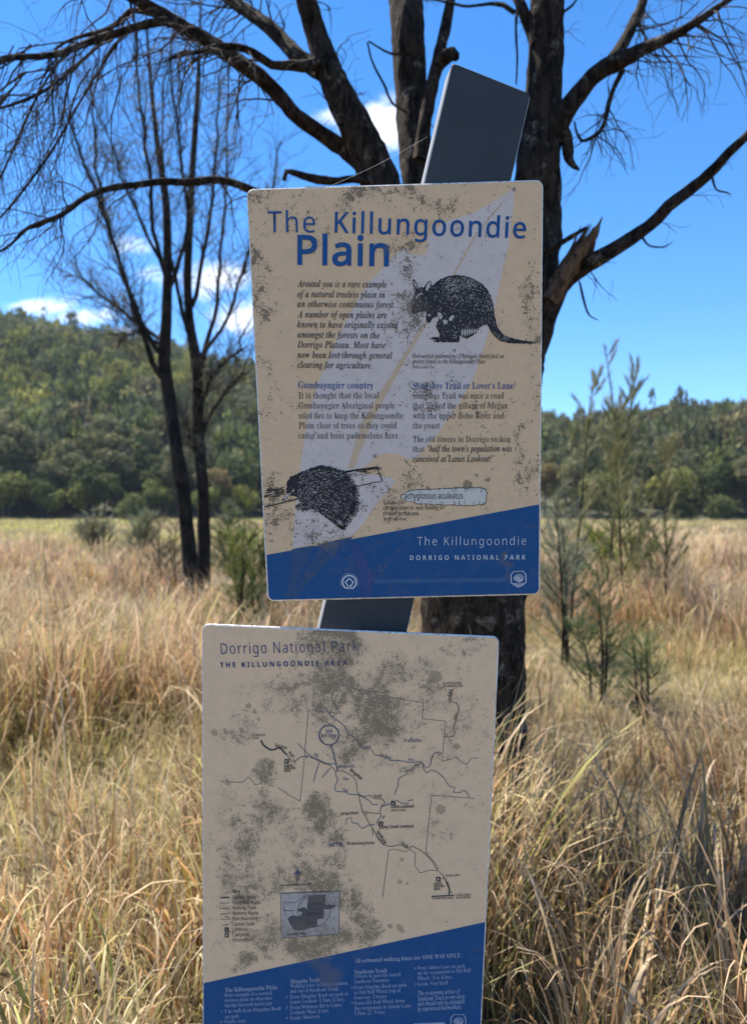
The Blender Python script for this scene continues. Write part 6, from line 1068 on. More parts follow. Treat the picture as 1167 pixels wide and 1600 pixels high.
L9 = limb([(972, 110, 9), (960, 134, 8), (951, 160, 8), (946, 184, 7), (938, 204, 7), (922, 216, 6), (908, 220, 5), (901, 208, 4), (897, 190, 3)], 3.25, -.1, .03, 8, .1, seed=15)
L10 = limb([(800, 640, 52), (832, 545, 44), (851, 490, 40), (873, 445, 36), (903, 423, 28), (934, 404, 25), (968, 385, 22), (1002, 362, 20), (1026, 342, 19), (1044, 322, 19), (1072, 300, 18), (1096, 281, 17), (1118, 260, 16), (1138, 238, 15), (1160, 218, 13), (1200, 180, 11), (1260, 120, 7), (1310, 90, 3)], 3.33, -.5, .045, 12, .09, seed=16)
limb([(832, 420, 12), (851, 398, 10), (872, 382, 9), (894, 369, 8), (914, 356, 5)], 3.2, -.1, .03, 7, .1, seed=17)
limb([(838, 70, 20), (828, 48, 18), (815, 12, 17), (804, -10, 15), (788, -60, 8)], 3.28, .1, .04, 9, .1, seed=18)
limb([(866, 205, 14), (874, 200, 20), (883, 212, 19), (886, 235, 18), (889, 250, 13), (900, 262, 7), (905, 266, 2)], 3.25, -.02, .02, 9, .15, seed=19)
limb([(610, 305, 9), (600, 290, 12), (560, 280, 12), (520, 283, 13), (488, 278, 14), (466, 272, 11), (448, 268, 8), (444, 282, 6)], 3.28, -.2, .03, 8, .15, seed=20)
limb([(640, 178, 5), (612, 160, 4), (602, 136, 4), (590, 114, 4), (580, 92, 3), (574, 66, 3)], 3.4, .0, .03, 5, .1, seed=21)
limb([(640, 84, 5), (612, 84, 4), (592, 74, 3), (576, 64, 3)], 3.4, .0, .03, 5, .1, seed=22)
limb([(812, -20, 7), (806, 40, 4), (808, 90, 3.5), (806, 132, 2.5)], 3.25, .0, .03, 5, .15, seed=23)
limb([(804, 20, 8), (786, 8, 7), (764, 6, 5), (730, 10, 4), (700, 4, 4), (660, -4, 3)], 3.25, .1, .03, 6, .15, seed=24)
limb([(878, 20, 5), (894, 8, 4), (905, -8, 3)], 3.25, .0, .03, 5, .1, seed=26)
limb([(1110, 268, 5), (1118, 296, 3), (1132, 300, 3), (1142, 304, 1.5)], 2.95, .0, .02, 5, .1, seed=27)
limb([(905, 440, 4), (912, 470, 4), (920, 492, 3), (934, 500, 1.5)], 3.05, .0, .02, 5, .1, seed=28)
limb([(1004, 372, 4), (1014, 384, 3), (1036, 386, 2.5), (1050, 378, 1.2)], 3.0, .0, .02, 5, .1, seed=29)

L11 = limb([(168, 50, 5), (140, 85, 4.4), (105, 115, 4), (70, 142, 5), (30, 160, 5), (-20, 176, 3)], 2.9, -.3, .04, 7, .1, seed=31)
L12 = limb([(200, 45, 4), (165, 95, 4), (125, 160, 3.6), (88, 225, 4), (50, 280, 4), (10, 330, 3), (-30, 370, 2)], 2.9, -.2, .04, 7, .1, seed=32)
L13 = limb([(110, 74, 4), (70, 130, 3.6), (40, 190, 4), (14, 250, 3), (-10, 300, 2)], 2.8, -.2, .04, 7, .1, seed=33)
# the split limb stub: several jagged slabs of torn wood
for si, (pts, w) in enumerate((([(858, 470, 26), (884, 425, 24), (908, 392, 20), (926, 368, 13), (936, 350, 5), (941, 338, 1)], 1),
                               ([(862, 450, 16), (884, 412, 15), (905, 378, 10), (916, 358, 4), (919, 350, 1)], 1),
                               ([(878, 446, 15), (902, 418, 14), (924, 388, 8), (931, 372, 1)], 1))):
    p3, r3 = px_path(pts, 3.18 + .03 * si, -.08)
    pp, rr_ = smooth_path(p3, r3, .02)
    A = Acc()
    A.tube(pp - inv, rr_, 7, .28, seed=si * 3)
    for sv in range(4):
        o_ = pp[0] + rng.normal(0, .012, 3)
        e_ = pp[-1] + rng.normal(0, .03, 3) * np.array([1, .5, 1]) - (pp[-1] - pp[0]) * rng.uniform(0, .35)
        A.tube(np.array([o_, (o_ + e_) / 2 + rng.normal(0, .006, 3), e_]) - inv, [.014, .009, .001], 5, .3, seed=sv)
    A.build('splintered_stub', M_SPLIT, root, smooth=False)

TW = Acc()
for (pp, rr_), cnt, L, dr, bias in ((L1, 22, .5, .6, (-.1, 0, -.2)), (L2, 30, .5, .5, (-.2, 0, .0)), (L3, 30, .42, .8, (-.2, 0, -.3)),
                                    (L4, 30, .6, .8, (-.35, -.1, -.6)), (L5, 16, .4, .8, (-.2, 0, -.4)), (L11, 18, .4, .8, (-.3, 0, -.5)), (L12, 22, .36, .8, (-.2, 0, -.5)), (L13, 16, .34, .8, (-.2, 0, -.5)), (L6, 22, .38, .6, (-.3, 0, -.25)),
                                    (L7, 32, .38, .4, (.3, 0, -.25)), (L8, 22, .4, .4, (.3, 0, -.1)), (L9, 20, .26, .5, (.35, 0, -.2)), (L10, 9, .2, .4, (.2, 0, -.2))):
    twigs(TW, pp - inv, rr_, cnt, L, rng, dr, .55, .45, 2, .3, bias)
for (pp, rr_), cnt, L in (((sC, rC), 9, .3), ((sB, rB), 5, .25), ((sA, rA), 12, .35)):
    k0 = len(pp) // 2
    twigs(TW, pp[k0:] - inv, rr_[k0:] * .3, cnt, L, rng, .4, .9, .4, 2, .1, (0, -.3, 0))
# drooping sprays reaching in at the upper left
for q in range(16):
    u0, v0 = rng.uniform(-60, 250), rng.uniform(20, 120)
    D = rng.uniform(2.5, 3.0)
    o = P(u0, v0, D) - inv
    d = np.array([rng.normal(-.35, .3), rng.normal(0, .3), -.5])
    pts = [o]
    for s in range(9):
        d = d + rng.normal(0, .12, 3) + np.array([0, 0, -.06])
        d /= np.linalg.norm(d)
        pts.append(pts[-1] + d * rng.uniform(.05, .085))
    pts = np.array(pts)
    rr_ = np.linspace(.0042, .0009, 10) * rng.uniform(.6, 1.1)
    TW.tube(pts, rr_, 5, cap=False)
    twigs(TW, pts, rr_, 5, .3, rng, .6, .5, .7, 2, .1, (-.1, 0, -.4))
TW.build('twigs', M_TWIG, root)

# two slim bare casuarinas on the left, some 12 m away
def bare_tree(label, D, trunk, limbs, seed, up_twigs, need):
    global inv
    rg = np.random.default_rng(seed)
    base = P(trunk[0][0], 800, D)
    r = empty('bare_casuarina', (base[0], D, 0))
    tag(r, label, 'tree', 'bare casuarinas left of the signs')
    o3 = np.array(r.location)
    p3, r3 = px_path(trunk, D, 0, .1)
    p3[0] = np.array([p3[0][0], D, -.2])
    pp, rr_ = smooth_path(p3, r3, .25)
    A = Acc()
    A.tube(pp - o3, rr_, 12, .08, seed=seed)
    A.build('trunk', M_BARK2, r)
    B = Acc()
    T_ = Acc()
    PV, PD = [], []
    for pts in limbs:
        p3, r3 = px_path(pts, D, rg.uniform(-1.2, 1.2), .08)
        lp, lr = smooth_path(p3, r3, .25)
        lr = lr * .8
        lp[1:-1] += np.cumsum(rg.normal(0, .025, (len(lp) - 2, 3)), 0)
        B.tube(lp - o3, lr, 7, .08)
        twigs(T_, lp - o3, lr, up_twigs, 1.15, rg, -.25, .42, .5, 2, .15, (0, 0, .45))
        m_ = need // len(limbs)
        cl_ = rg.uniform(.35, 1, 4)
        kk = np.clip(((cl_[rg.integers(0, 4, m_)] + rg.normal(0, .04, m_)) * (len(lp) - 1)).astype(int), 0, len(lp) - 1)
        PV.append(lp[kk] - o3 + rg.normal(0, .16, (m_, 3)))
        PD.append(rg.normal(0, .5, (m_, 3)) + np.array([0, 0, .2]))
    B.build('limb', M_BARK2, r)
    T_.build('twigs', M_TWIG, r)
    V, col = needles(np.concatenate(PV), np.concatenate(PD), rg, .22, .006, (.13, .125, .085))
    np_mesh('foliage', V, quadF(len(V) // 4), M_NEEDLE, col, parent=r)


bare_tree('left one of two close bare trees, its dark trunk leaning left above the grass', 12.0,
          [(306, 960, 27), (295, 853, 23), (288, 778, 22), (277, 706, 21), (264, 616, 20), (257, 562, 19), (260, 500, 17), (262, 442, 15), (260, 319, 12), (247, 230, 9), (236, 130, 6), (228, 20, 3)],
          [[(262, 600, 13), (238, 540, 11), (215, 470, 9), (190, 400, 8), (150, 280, 7), (112, 190, 5), (95, 150, 3)],
           [(258, 560, 10), (232, 500, 9), (205, 430, 8), (175, 340, 7), (155, 210, 5), (152, 90, 3)],
           [(250, 530, 8), (190, 490, 7), (140, 455, 5), (100, 432, 3)],
           [(262, 440, 10), (240, 320, 8), (222, 200, 6), (215, 90, 4), (210, 20, 2)],
           [(262, 480, 10), (285, 380, 8), (280, 250, 6), (272, 130, 4), (275, 40, 3)],
           [(256, 540, 7), (218, 520, 6), (190, 530, 4), (185, 545, 3)],
           [(262, 420, 8), (225, 350, 6), (195, 290, 5), (170, 200, 3), (130, 90, 2)]], 3, 40, 1900)
bare_tree('right one of two close bare trees, its trunk forking into upright limbs', 12.8,
          [(318, 940, 24), (319, 843, 20), (317, 760, 18), (311, 688, 18), (309, 616, 17), (308, 562, 16), (299, 520, 14), (293, 450, 13), (296, 360, 12), (302, 250, 10), (309, 150, 8), (312, 70, 5), (314, 0, 3)],
          [[(310, 580, 12), (325, 540, 10), (342, 480, 8), (352, 420, 7), (362, 330, 5), (368, 240, 4), (372, 150, 3)],
           [(308, 600, 10), (290, 520, 9), (272, 440, 7), (262, 340, 6), (258, 220, 4), (262, 110, 3)],
           [(312, 560, 9), (345, 520, 7), (372, 455, 6), (400, 380, 5), (430, 300, 4), (440, 220, 3)],
           [(300, 480, 9), (325, 380, 8), (340, 280, 6), (346, 180, 4), (350, 90, 3)],
           [(312, 690, 9), (332, 640, 7), (360, 600, 6), (382, 582, 4)],
           [(312, 640, 8), (340, 585, 6), (366, 560, 5), (385, 542, 3)],
           [(316, 730, 8), (300, 690, 6), (292, 660, 4)]], 4, 38, 2100)

# ---------------------------------------------------------------- the long dry grass
# blades by kind: foot colour with painted-in shade, bleached tip colour with painted-in highlights
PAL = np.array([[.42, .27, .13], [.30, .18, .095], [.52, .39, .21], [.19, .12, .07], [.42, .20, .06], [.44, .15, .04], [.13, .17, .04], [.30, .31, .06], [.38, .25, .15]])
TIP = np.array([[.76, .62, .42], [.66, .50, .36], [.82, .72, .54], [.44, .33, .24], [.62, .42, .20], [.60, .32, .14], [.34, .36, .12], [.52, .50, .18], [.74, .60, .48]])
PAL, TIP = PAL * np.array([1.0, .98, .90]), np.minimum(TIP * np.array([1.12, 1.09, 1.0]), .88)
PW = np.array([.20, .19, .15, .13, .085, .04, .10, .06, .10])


CLEARINGS = [(-1.6, 4.0, .8), (2.1, 5.6, 1.35), (1.2, 3.6, .6), (2.3, 8.0, 1.5), (-2.6, 6.6, .8), (.95, 4.8, .5), (3.9, 6.4, .9), (-.9, 8.5, .7)]


def grass_zone(name, label, y0, y1, tufts, per, hmin, hmax, wmin, wmax, S, seed, spread, pal_w=PW, low=.30, clear=.46):
    global RNG
    rg = RNG = np.random.default_rng(seed)
    # tuft centres, even over the wedge the photo looks into (with a margin either side)
    yy = np.sqrt(rg.uniform(y0 ** 2, y1 ** 2, tufts * 2))
    xx = rg.uniform(-1, 1, tufts * 2) * (.84 * yy + .7)
    clump = fbm(xx * .8, yy * .8, seed, 3)
    keep = rg.random(tufts * 2) < np.clip((clump - clear) * 7, .03, 1)
    xx, yy = xx[keep][:tufts], yy[keep][:tufts]
    if hmin > .3:                              # clearings with only short grass, and the tree's foot
        for cx_, cy_, cr_ in CLEARINGS:
            far_ = np.hypot(xx - cx_, yy - cy_) > cr_ * (.75 + .5 * fbm(xx * 2, yy * 2, 8))
            far_ |= rg.random(len(xx)) < .08
            xx, yy = xx[far_], yy[far_]
    n_t = len(xx)
    k = rg.integers(int(per * .5), int(per * 1.6), n_t)
    ti = np.repeat(np.arange(n_t), k)
    n = len(ti)
    off = rg.normal(0, spread, (n, 2))
    bx, by = xx[ti] + off[:, 0], yy[ti] + off[:, 1]
    phi = np.arctan2(off[:, 1], off[:, 0]) + rg.normal(0, .8, n)
    hf = np.clip(.15 + 1.65 * fbm(bx * .55, by * .55, 40, 3), .3, 1.5)
    islow = rg.random(n) < low
    h = rg.uniform(hmin, hmax, n) * hf * np.repeat(rg.uniform(.75, 1.15, n_t), k)
    h = h * np.where((by < 3.3) & (bx < -.75), .66, np.where(by < 3.3, .74, .92)) if hmin > .3 else h
    h = np.where(islow, h * rg.uniform(.3, .65, n), h)
    th0 = np.abs(rg.normal(.16, .26, n)) + islow * rg.uniform(0, .5, n)
    th1 = np.where(rg.random(n) < .42, rg.uniform(.3, 1.2, n), rg.uniform(1.3, 3.1, n)) + islow * .4
    pw = np.where(th1 > 1.3, rg.uniform(2.2, 6.5, n), rg.uniform(1.2, 3, n))
    w = rg.uniform(wmin, wmax, n) * np.where(rg.random(n) < .12, 1.8, 1)
    # keep clear the spot before and around the signs and the photographer
    u = 583.5 + FPX * bx / by
    bad = (by < 2.15) & (u > 225) & (u < 880)
    bad |= (np.hypot(bx - inv_tree[0], by - inv_tree[1]) < .24)
    bad |= (np.hypot(bx, by) < 1.0)
    ok = ~bad
    ti, bx, by, phi, h, th0, th1, pw, w = (q[ok] for q in (ti, bx, by, phi, h, th0, th1, pw, w))
    n = len(h)
    bz = base_height(bx, by) - .02
    V, F, kk = ribbons(np.stack([bx, by, bz], 1), h, phi, th0, th1, pw, w, S, .5)
    # colours: kinds of straw by tuft and by blade
    p2 = pal_w / pal_w.sum()
    kt, kb = rg.choice(len(PAL), n_t, p=p2), rg.choice(len(PAL), n, p=p2)
    col = PAL[kt][ti] * .5 + PAL[kb] * .5
    tipc = TIP[kt][ti] * .4 + TIP[kb] * .6
    col0 = col.copy()
    gz = fbm(bx * .22 + 3, by * .22, 77)
    green = np.clip((gz - .50) * 6, 0, 1) * (rg.random(n) < .6)
    col = col * (1 - green[:, None]) + np.array([.28, .31, .12]) * green[:, None]
    dark = np.clip((fbm(bx * .6, by * .6, 91) - .55) * 8, 0, 1) * .7
    col = col * (1 - dark[:, None]) + np.array([.13, .085, .055]) * dark[:, None]
    far = np.clip((by - 24) / 10, 0, 1) * np.clip((fbm(bx * .07, by * .05, 55) - .33) * 6, 0, 1)
    far = far * np.where(bx < -3, 1.0, .5)
    col = col * (1 - far[:, None]) + np.array([.46, .46, .07]) * far[:, None]
    mid = np.clip((by - 14) / 20, 0, 1) * (1 - far)
    col = col * (1 - .35 * mid[:, None]) + np.array([.50, .34, .20]) * .35 * mid[:, None]
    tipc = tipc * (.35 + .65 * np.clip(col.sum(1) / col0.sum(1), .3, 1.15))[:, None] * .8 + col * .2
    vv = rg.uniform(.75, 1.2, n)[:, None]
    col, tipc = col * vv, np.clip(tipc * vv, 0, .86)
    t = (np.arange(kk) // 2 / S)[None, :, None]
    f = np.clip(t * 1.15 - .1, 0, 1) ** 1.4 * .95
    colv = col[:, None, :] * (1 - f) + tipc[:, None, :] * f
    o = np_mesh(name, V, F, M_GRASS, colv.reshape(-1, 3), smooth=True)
    tag(o, label, 'grass', kind='stuff')
    return o


inv_tree = (P(735, 800, 3.35)[0], 3.35)
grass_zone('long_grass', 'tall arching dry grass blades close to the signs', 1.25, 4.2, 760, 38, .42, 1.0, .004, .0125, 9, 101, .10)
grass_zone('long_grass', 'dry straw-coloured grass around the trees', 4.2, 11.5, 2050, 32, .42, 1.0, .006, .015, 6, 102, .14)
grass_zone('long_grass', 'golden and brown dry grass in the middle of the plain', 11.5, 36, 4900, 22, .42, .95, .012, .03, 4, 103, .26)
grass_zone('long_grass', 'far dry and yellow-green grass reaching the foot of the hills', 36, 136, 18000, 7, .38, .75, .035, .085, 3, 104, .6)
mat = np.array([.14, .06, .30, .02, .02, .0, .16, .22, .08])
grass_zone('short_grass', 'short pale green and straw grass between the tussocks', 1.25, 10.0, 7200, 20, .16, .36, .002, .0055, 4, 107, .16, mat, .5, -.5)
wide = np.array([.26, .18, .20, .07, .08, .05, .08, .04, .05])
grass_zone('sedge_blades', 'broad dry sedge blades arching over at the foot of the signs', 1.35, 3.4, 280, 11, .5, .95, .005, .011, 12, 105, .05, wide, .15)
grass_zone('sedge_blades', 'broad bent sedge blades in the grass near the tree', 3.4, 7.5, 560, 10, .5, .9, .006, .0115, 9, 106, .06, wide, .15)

# ---------------------------------------------------------------- the sign: a leaning post carrying two askew panels
def cam2w(p):
    return Vector((p[0], p[2], EYE - p[1]))


def rodr(r):
    a = np.linalg.norm(r)
    k = np.array(r) / a
    K = np.array([[0, -k[2], k[1]], [k[2], 0, -k[0]], [-k[1], k[0], 0]])
    return np.eye(3) + math.sin(a) * K + (1 - math.cos(a)) * K @ K


class Frame:
    """a panel plane: local x right, y up, z towards the reader; origin at the panel's top left corner"""
    def __init__(s, rvec, o, k=1.0):
        s.R = rodr(rvec)
        s.o = np.array(o) * k
        ex, ey, ez = s.R[:, 0], -s.R[:, 1], -s.R[:, 2]
        w = [Vector((a[0], a[2], -a[1])) for a in (ex, ey, ez)]
        m = Matrix((w[0], w[1], w[2])).transposed().to_4x4()
        m.translation = cam2w(s.o)
        s.M = m

    def loc(s, u, v, z=0.0):
        d = np.array([(u - 583.5) / FPX, (v - 800) / FPX, 1.0])
        n = s.R[:, 2]
        o = s.o - n * z
        t = (n @ o) / (n @ d)
        q = s.R.T @ (d * t - s.o)
        return (q[0], -q[1])


FU = Frame((0.15512663, 0.01017084, -0.02675994), (-0.19325822, -0.49138091, 1.11945958))
FL = Frame((0.11492655, 0.06494613, 0.02912555), (-0.26156883, 0.1711198, 1.12450153), 1.075)
UW, UH = .45, .6476
LW, LH = .45 * 1.075, .735

sign = empty('park_sign', (0.03, 1.30, 0))
tag(sign, 'weathered two-panel park information sign on a leaning dark grey post', 'sign')
root_inv = Matrix.Translation(-Vector(sign.location))


def grime_group(name, blobs, spots, F, base=0.0, seed=0.0, fine=330, wf=0.0, full=.80, lo=.35, hi=1.12):
    """lichen and mould: outputs a mask and its colour, from the panel's own coordinates"""
    gt = bpy.data.node_groups.new(name, 'ShaderNodeTree')
    gt.interface.new_socket('Mask', in_out='OUTPUT', socket_type='NodeSocketFloat')
    gt.interface.new_socket('Color', in_out='OUTPUT', socket_type='NodeSocketColor')
    gt.interface.new_socket('Dust', in_out='OUTPUT', socket_type='NodeSocketFloat')
    out = N(gt, 'NodeGroupOutput')
    t = N(gt, 'ShaderNodeTexCoord')
    v = t.outputs['Object']
    big = N(gt, 'ShaderNodeTexNoise', i_Scale=9.0, i_Detail=2.0)
    gt.links.new(v, big.inputs['Vector'])
    bw = vmath(gt, 'MULTIPLY', vmath(gt, 'SUBTRACT', big.outputs['Color'], (.5, .5, .5)), (.14, .14, 0))
    warp = N(gt, 'ShaderNodeTexNoise', i_Scale=26.0, i_Detail=4.0)
    gt.links.new(v, warp.inputs['Vector'])
    wv = vmath(gt, 'MULTIPLY', vmath(gt, 'SUBTRACT', warp.outputs['Color'], (.5, .5, .5)), (.05, .05, 0))
    wv = vmath(gt, 'ADD', vmath(gt, 'ADD', wv, bw), v)
    wv = vmath(gt, 'MULTIPLY', wv, (1, 1, 0))
    dens = None
    for (u, vv, ru, rv, a) in blobs:
        c = F.loc(u, vv)
        e = F.loc(u + 10, vv)
        s = math.hypot(e[0] - c[0], e[1] - c[1]) / 10
        d = vmath(gt, 'SUBTRACT', wv, (c[0], c[1], 0))
        d = vmath(gt, 'MULTIPLY', d, (1 / (ru * s), 1 / (rv * s), 0))
        g_ = maprange(gt, vmath(gt, 'LENGTH', d, (0, 0, 0)), .1, 1.5, a, 0)
        dens = g_ if dens is None else math_n(gt, 'MAXIMUM', dens, g_)
    sv = vmath(gt, 'ADD', v, (seed, seed * .7, 0))
    nA = noise(gt, sv, fine, 3, .6)
    nB = noise(gt, sv, 125, 4, .62, .4)
    nC = noise(gt, sv, 40, 4, .6)
    nD = noise(gt, sv, 22, 5, .65, .5)
    comb_ = math_n(gt, 'ADD', math_n(gt, 'ADD', math_n(gt, 'MULTIPLY', nA, .34 + wf), math_n(gt, 'MULTIPLY', nB, .42 - wf)), math_n(gt, 'MULTIPLY', nC, .24))
    dens = math_n(gt, 'MULTIPLY', dens, maprange(gt, nD, .36, .62, lo, hi))
    thr = math_n(gt, 'SUBTRACT', .618 - base, math_n(gt, 'MULTIPLY', dens, .155))
    mask = maprange(gt, comb_, thr, math_n(gt, 'ADD', thr, .016))
    # single round lichens
    ed = N(gt, 'ShaderNodeTexNoise', i_Scale=190.0, i_Detail=3.0)
    gt.links.new(v, ed.inputs['Vector'])
    ev = vmath(gt, 'ADD', v, vmath(gt, 'MULTIPLY', vmath(gt, 'SUBTRACT', ed.outputs['Color'], (.5, .5, .5)), (.0085, .0085, 0)))
    ev = vmath(gt, 'MULTIPLY', ev, (1, 1, 0))
    sp = None
    for (u, vv, r) in spots:
        c = F.loc(u, vv)
        e = F.loc(u + 10, vv)
        s = math.hypot(e[0] - c[0], e[1] - c[1]) / 10
        d = vmath(gt, 'LENGTH', vmath(gt, 'SUBTRACT', ev, (c[0], c[1], 0)), (0, 0, 0))
        g_ = maprange(gt, d, r * s * .75, r * s, .85, 0)
        sp = g_ if sp is None else math_n(gt, 'MAXIMUM', sp, g_)
    if sp is not None:
        sp = math_n(gt, 'MULTIPLY', sp, maprange(gt, nA, .3, .5, .55, 1))
        mask = math_n(gt, 'MAXIMUM', mask, sp)
    gt.links.new(math_n(gt, 'MULTIPLY', mask, full), out.inputs['Mask'])
    cc = mixc(gt, maprange(gt, nB, .4, .62), (.105, .070, .038), (.18, .135, .085))
    cc = mixc(gt, math_n(gt, 'MULTIPLY', dens, .6), cc, (.145, .112, .068))
    gt.links.new(cc, out.inputs['Color'])
    # thin film of mould between the specks
    gt.links.new(math_n(gt, 'ADD', math_n(gt, 'MULTIPLY', maprange(gt, dens, .22, .85), .50), maprange(gt, nC, .4, .75, 0, .10)), out.inputs['Dust'])
    return gt


GU = grime_group('upper_panel_lichen', [
    (400, 420, 30, 120, .62), (395, 310, 40, 40, .55), (408, 600, 16, 120, .40), (432, 790, 30, 70, .62), (640, 470, 45, 70, .58), (635, 405, 40, 30, .62),
    (600, 310, 60, 22, .70), (660, 315, 60, 22, .45), (735, 320, 60, 24, .42), (835, 480, 22, 130, .50), (838, 680, 14, 160, .66), (760, 640, 60, 60, .30), (815, 740, 24, 60, .50),
    (500, 840, 60, 32, .76), (600, 800, 50, 40, .42), (670, 620, 40, 60, .52), (560, 890, 110, 50, .34), (540, 905, 50, 32, .40), (470, 640, 60, 30, .30), (640, 750, 60, 30, .5), (800, 880, 14, 40, .6),
    (500, 345, 50, 30, .3), (425, 300, 50, 16, .55)],
    [(762, 750, 4.6), (744, 743, 3), (730, 758, 9), (710, 548, 3.5), (668, 762, 3.4), (424, 845, 3), (700, 712, 2.5), (803, 296, 3.5), (585, 712, 3), (648, 640, 4)], FU, .030, 0.0, 360, .02, .8)
GL = grime_group('lower_panel_lichen', [
    (524, 990, 22, 44, 1.2), (530, 1045, 24, 56, 1.2), (525, 1010, 38, 60, 1.0), (520, 1080, 60, 70, .98), (470, 1075, 90, 40, .86), (590, 1110, 80, 70, .90), (650, 1050, 80, 60, .70), (560, 1160, 60, 40, .80), (620, 1170, 50, 26, .78), (420, 1095, 30, 20, .74),
    (720, 1130, 60, 110, .48), (420, 1210, 30, 26, .95), (428, 1240, 22, 22, .92), (500, 1265, 34, 34, 1.12), (512, 1300, 24, 34, 1.10), (525, 1345, 20, 24, 1.0), (440, 1290, 90, 60, .66),
    (380, 1310, 46, 60, .78), (350, 1260, 30, 60, .50), (400, 1370, 66, 70, .74), (500, 1390, 62, 50, 1.0), (545, 1410, 46, 52, .98), (470, 1370, 60, 50, .86), (350, 1450, 24, 60, .66), (400, 1480, 50, 44, .96),
    (480, 1470, 120, 46, .92), (560, 1450, 40, 50, .80), (372, 1520, 26, 26, .80), (520, 1510, 40, 40, .80), (690, 1290, 60, 70, .38), (735, 1010, 40, 30, .55), (365, 1140, 40, 40, .55), (700, 1230, 60, 50, .4)],
    [(680, 1057, 12), (713, 1166, 6), (335, 1145, 6), (378, 1141, 5), (352, 1142, 4.5), (688, 1265, 9), (628, 1343, 3.5), (625, 1378, 4.5), (636, 1380, 3), (740, 1484, 4), (748, 1482, 4), (609, 1447, 5), (624, 1449, 6), (628, 1455, 4), (398, 1112, 4),
     (388, 1103, 5), (404, 1124, 4), (698, 1440, 2.4), (610, 1490, 3), (543, 1272, 2.5), (572, 1272, 3)], FL, .012, 3.0, 380, .06, .60, .50, 1.12)


def print_mat(name, col, grp, rough=.62, strength=1.0, fade=0.0, blot=None):
    m, nt, b = new_mat(name)
    gn = N(nt, 'ShaderNodeGroup')
    gn.node_tree = grp
    t = N(nt, 'ShaderNodeTexCoord')
    nz_ = noise(nt, t.outputs['Object'], 60, 5, .65)
    c = mixc(nt, maprange(nt, nz_, .3, .7, 0, .16), tuple(col), tuple(min(1, x * .72 + .02) for x in col))
    c = mixc(nt, math_n(nt, 'MULTIPLY', gn.outputs['Dust'], strength), c, (.31, .235, .155))
    if fade:
        sc = noise(nt, t.outputs['Object'], 900, 2, .6)
        sc2 = noise(nt, t.outputs['Object'], 150, 3, .6)
        f = math_n(nt, 'MULTIPLY', maprange(nt, math_n(nt, 'ADD', math_n(nt, 'MULTIPLY', sc, .6), math_n(nt, 'MULTIPLY', sc2, .4)), .50, .60), fade)
        c = mixc(nt, f, c, blot)
    c = mixc(nt, math_n(nt, 'MULTIPLY', gn.outputs['Mask'], strength), c, gn.outputs['Color'])
    nt.links.new(c, b.inputs['Base Color'])
    b.inputs['Roughness'].default_value = rough
    b.inputs['Specular IOR Level'].default_value = .35
    bp = N(nt, 'ShaderNodeBump', i_Strength=.25, i_Distance=.0006)
    nt.links.new(gn.outputs['Mask'], bp.inputs['Height'])
    nt.links.new(bp.outputs[0], b.inputs['Normal'])
    return m


BEIGE_U = (.84, .57, .335)
BEIGE_L = (.93, .635, .385)
BLUE = (.0015, .080, .245)
LEAFC = (.74, .62, .55)
MU = {k: print_mat('upper_' + k, c, GU, **kw) for k, c, kw in (
    ('beige_print', BEIGE_U, {}), ('leaf_print', LEAFC, {}), ('blue_print', BLUE, dict(strength=.6)), ('blue_ink', (.002, .085, .28), dict(strength=.4)),
    ('dark_ink', (.022, .022, .028), dict(strength=.5)), ('leaf_tint_on_blue', (.025, .085, .20), dict(strength=.7)), ('violet_fade', (.035, .075, .24), dict(strength=.3, fade=.75, blot=(.0015, .068, .22))),
    ('white_ink', (.62, .66, .70), dict(strength=.5)), ('faded_strip', (.03, .11, .26), dict(strength=.8, fade=.5, blot=(.07, .17, .32))), ('sticker_white', (.72, .66, .58), dict(strength=.6)),
    ('pale_fur', (.60, .53, .47), dict(strength=.8)), ('faded_ink', (.10, .08, .065), dict(strength=.8)), ('midrib_beige', (.70, .50, .32), {}))}
ML = {k: print_mat('lower_' + k, c, GL, **kw) for k, c, kw in (
    ('beige_print', BEIGE_L, {}), ('blue_print', BLUE, dict(strength=.42)), ('blue_ink', (.012, .045, .18), dict(strength=.55)), ('dark_ink', (.06, .054, .05), dict(strength=.6)),
    ('grey_ink', (.20, .17, .14), dict(strength=.6)), ('river_ink', (.11, .13, .20), dict(strength=.6)), ('pale_ink', (.42, .50, .62), dict(strength=.5, fade=.35, blot=(.05, .14, .36))),
    ('white_ink', (.46, .53, .63), dict(strength=.7, fade=.4, blot=(.06, .16, .38))), ('inset_grey', (.56, .48, .42), dict(strength=.55, fade=.5, blot=(.2, .19, .2))), ('inset_dark', (.10, .095, .10), dict(strength=.5)))}
m, nt, b = new_mat('white_panel_edge')
t = N(nt, 'ShaderNodeTexCoord')
c = mixc(nt, maprange(nt, noise(nt, t.outputs['Object'], 90, 5, .7), .45, .65), (.80, .78, .74), (.42, .38, .32))
nt.links.new(c, b.inputs['Base Color'])
b.inputs['Roughness'].default_value = .5
M_EDGE = m


def rounded(w, h, r, inset=0.0, seg=8):
    r -= inset
    pts = []
    for cx, cy, a0 in ((w - inset - r, -inset - r, 0), (inset + r, -inset - r, 90), (inset + r, -h + inset + r, 180), (w - inset - r, -h + inset + r, 270)):
        for k in range(seg + 1):
            a = math.radians(a0 + 90 * k / seg)
            pts.append((cx + r * math.cos(a), cy + r * math.sin(a)))
    return pts


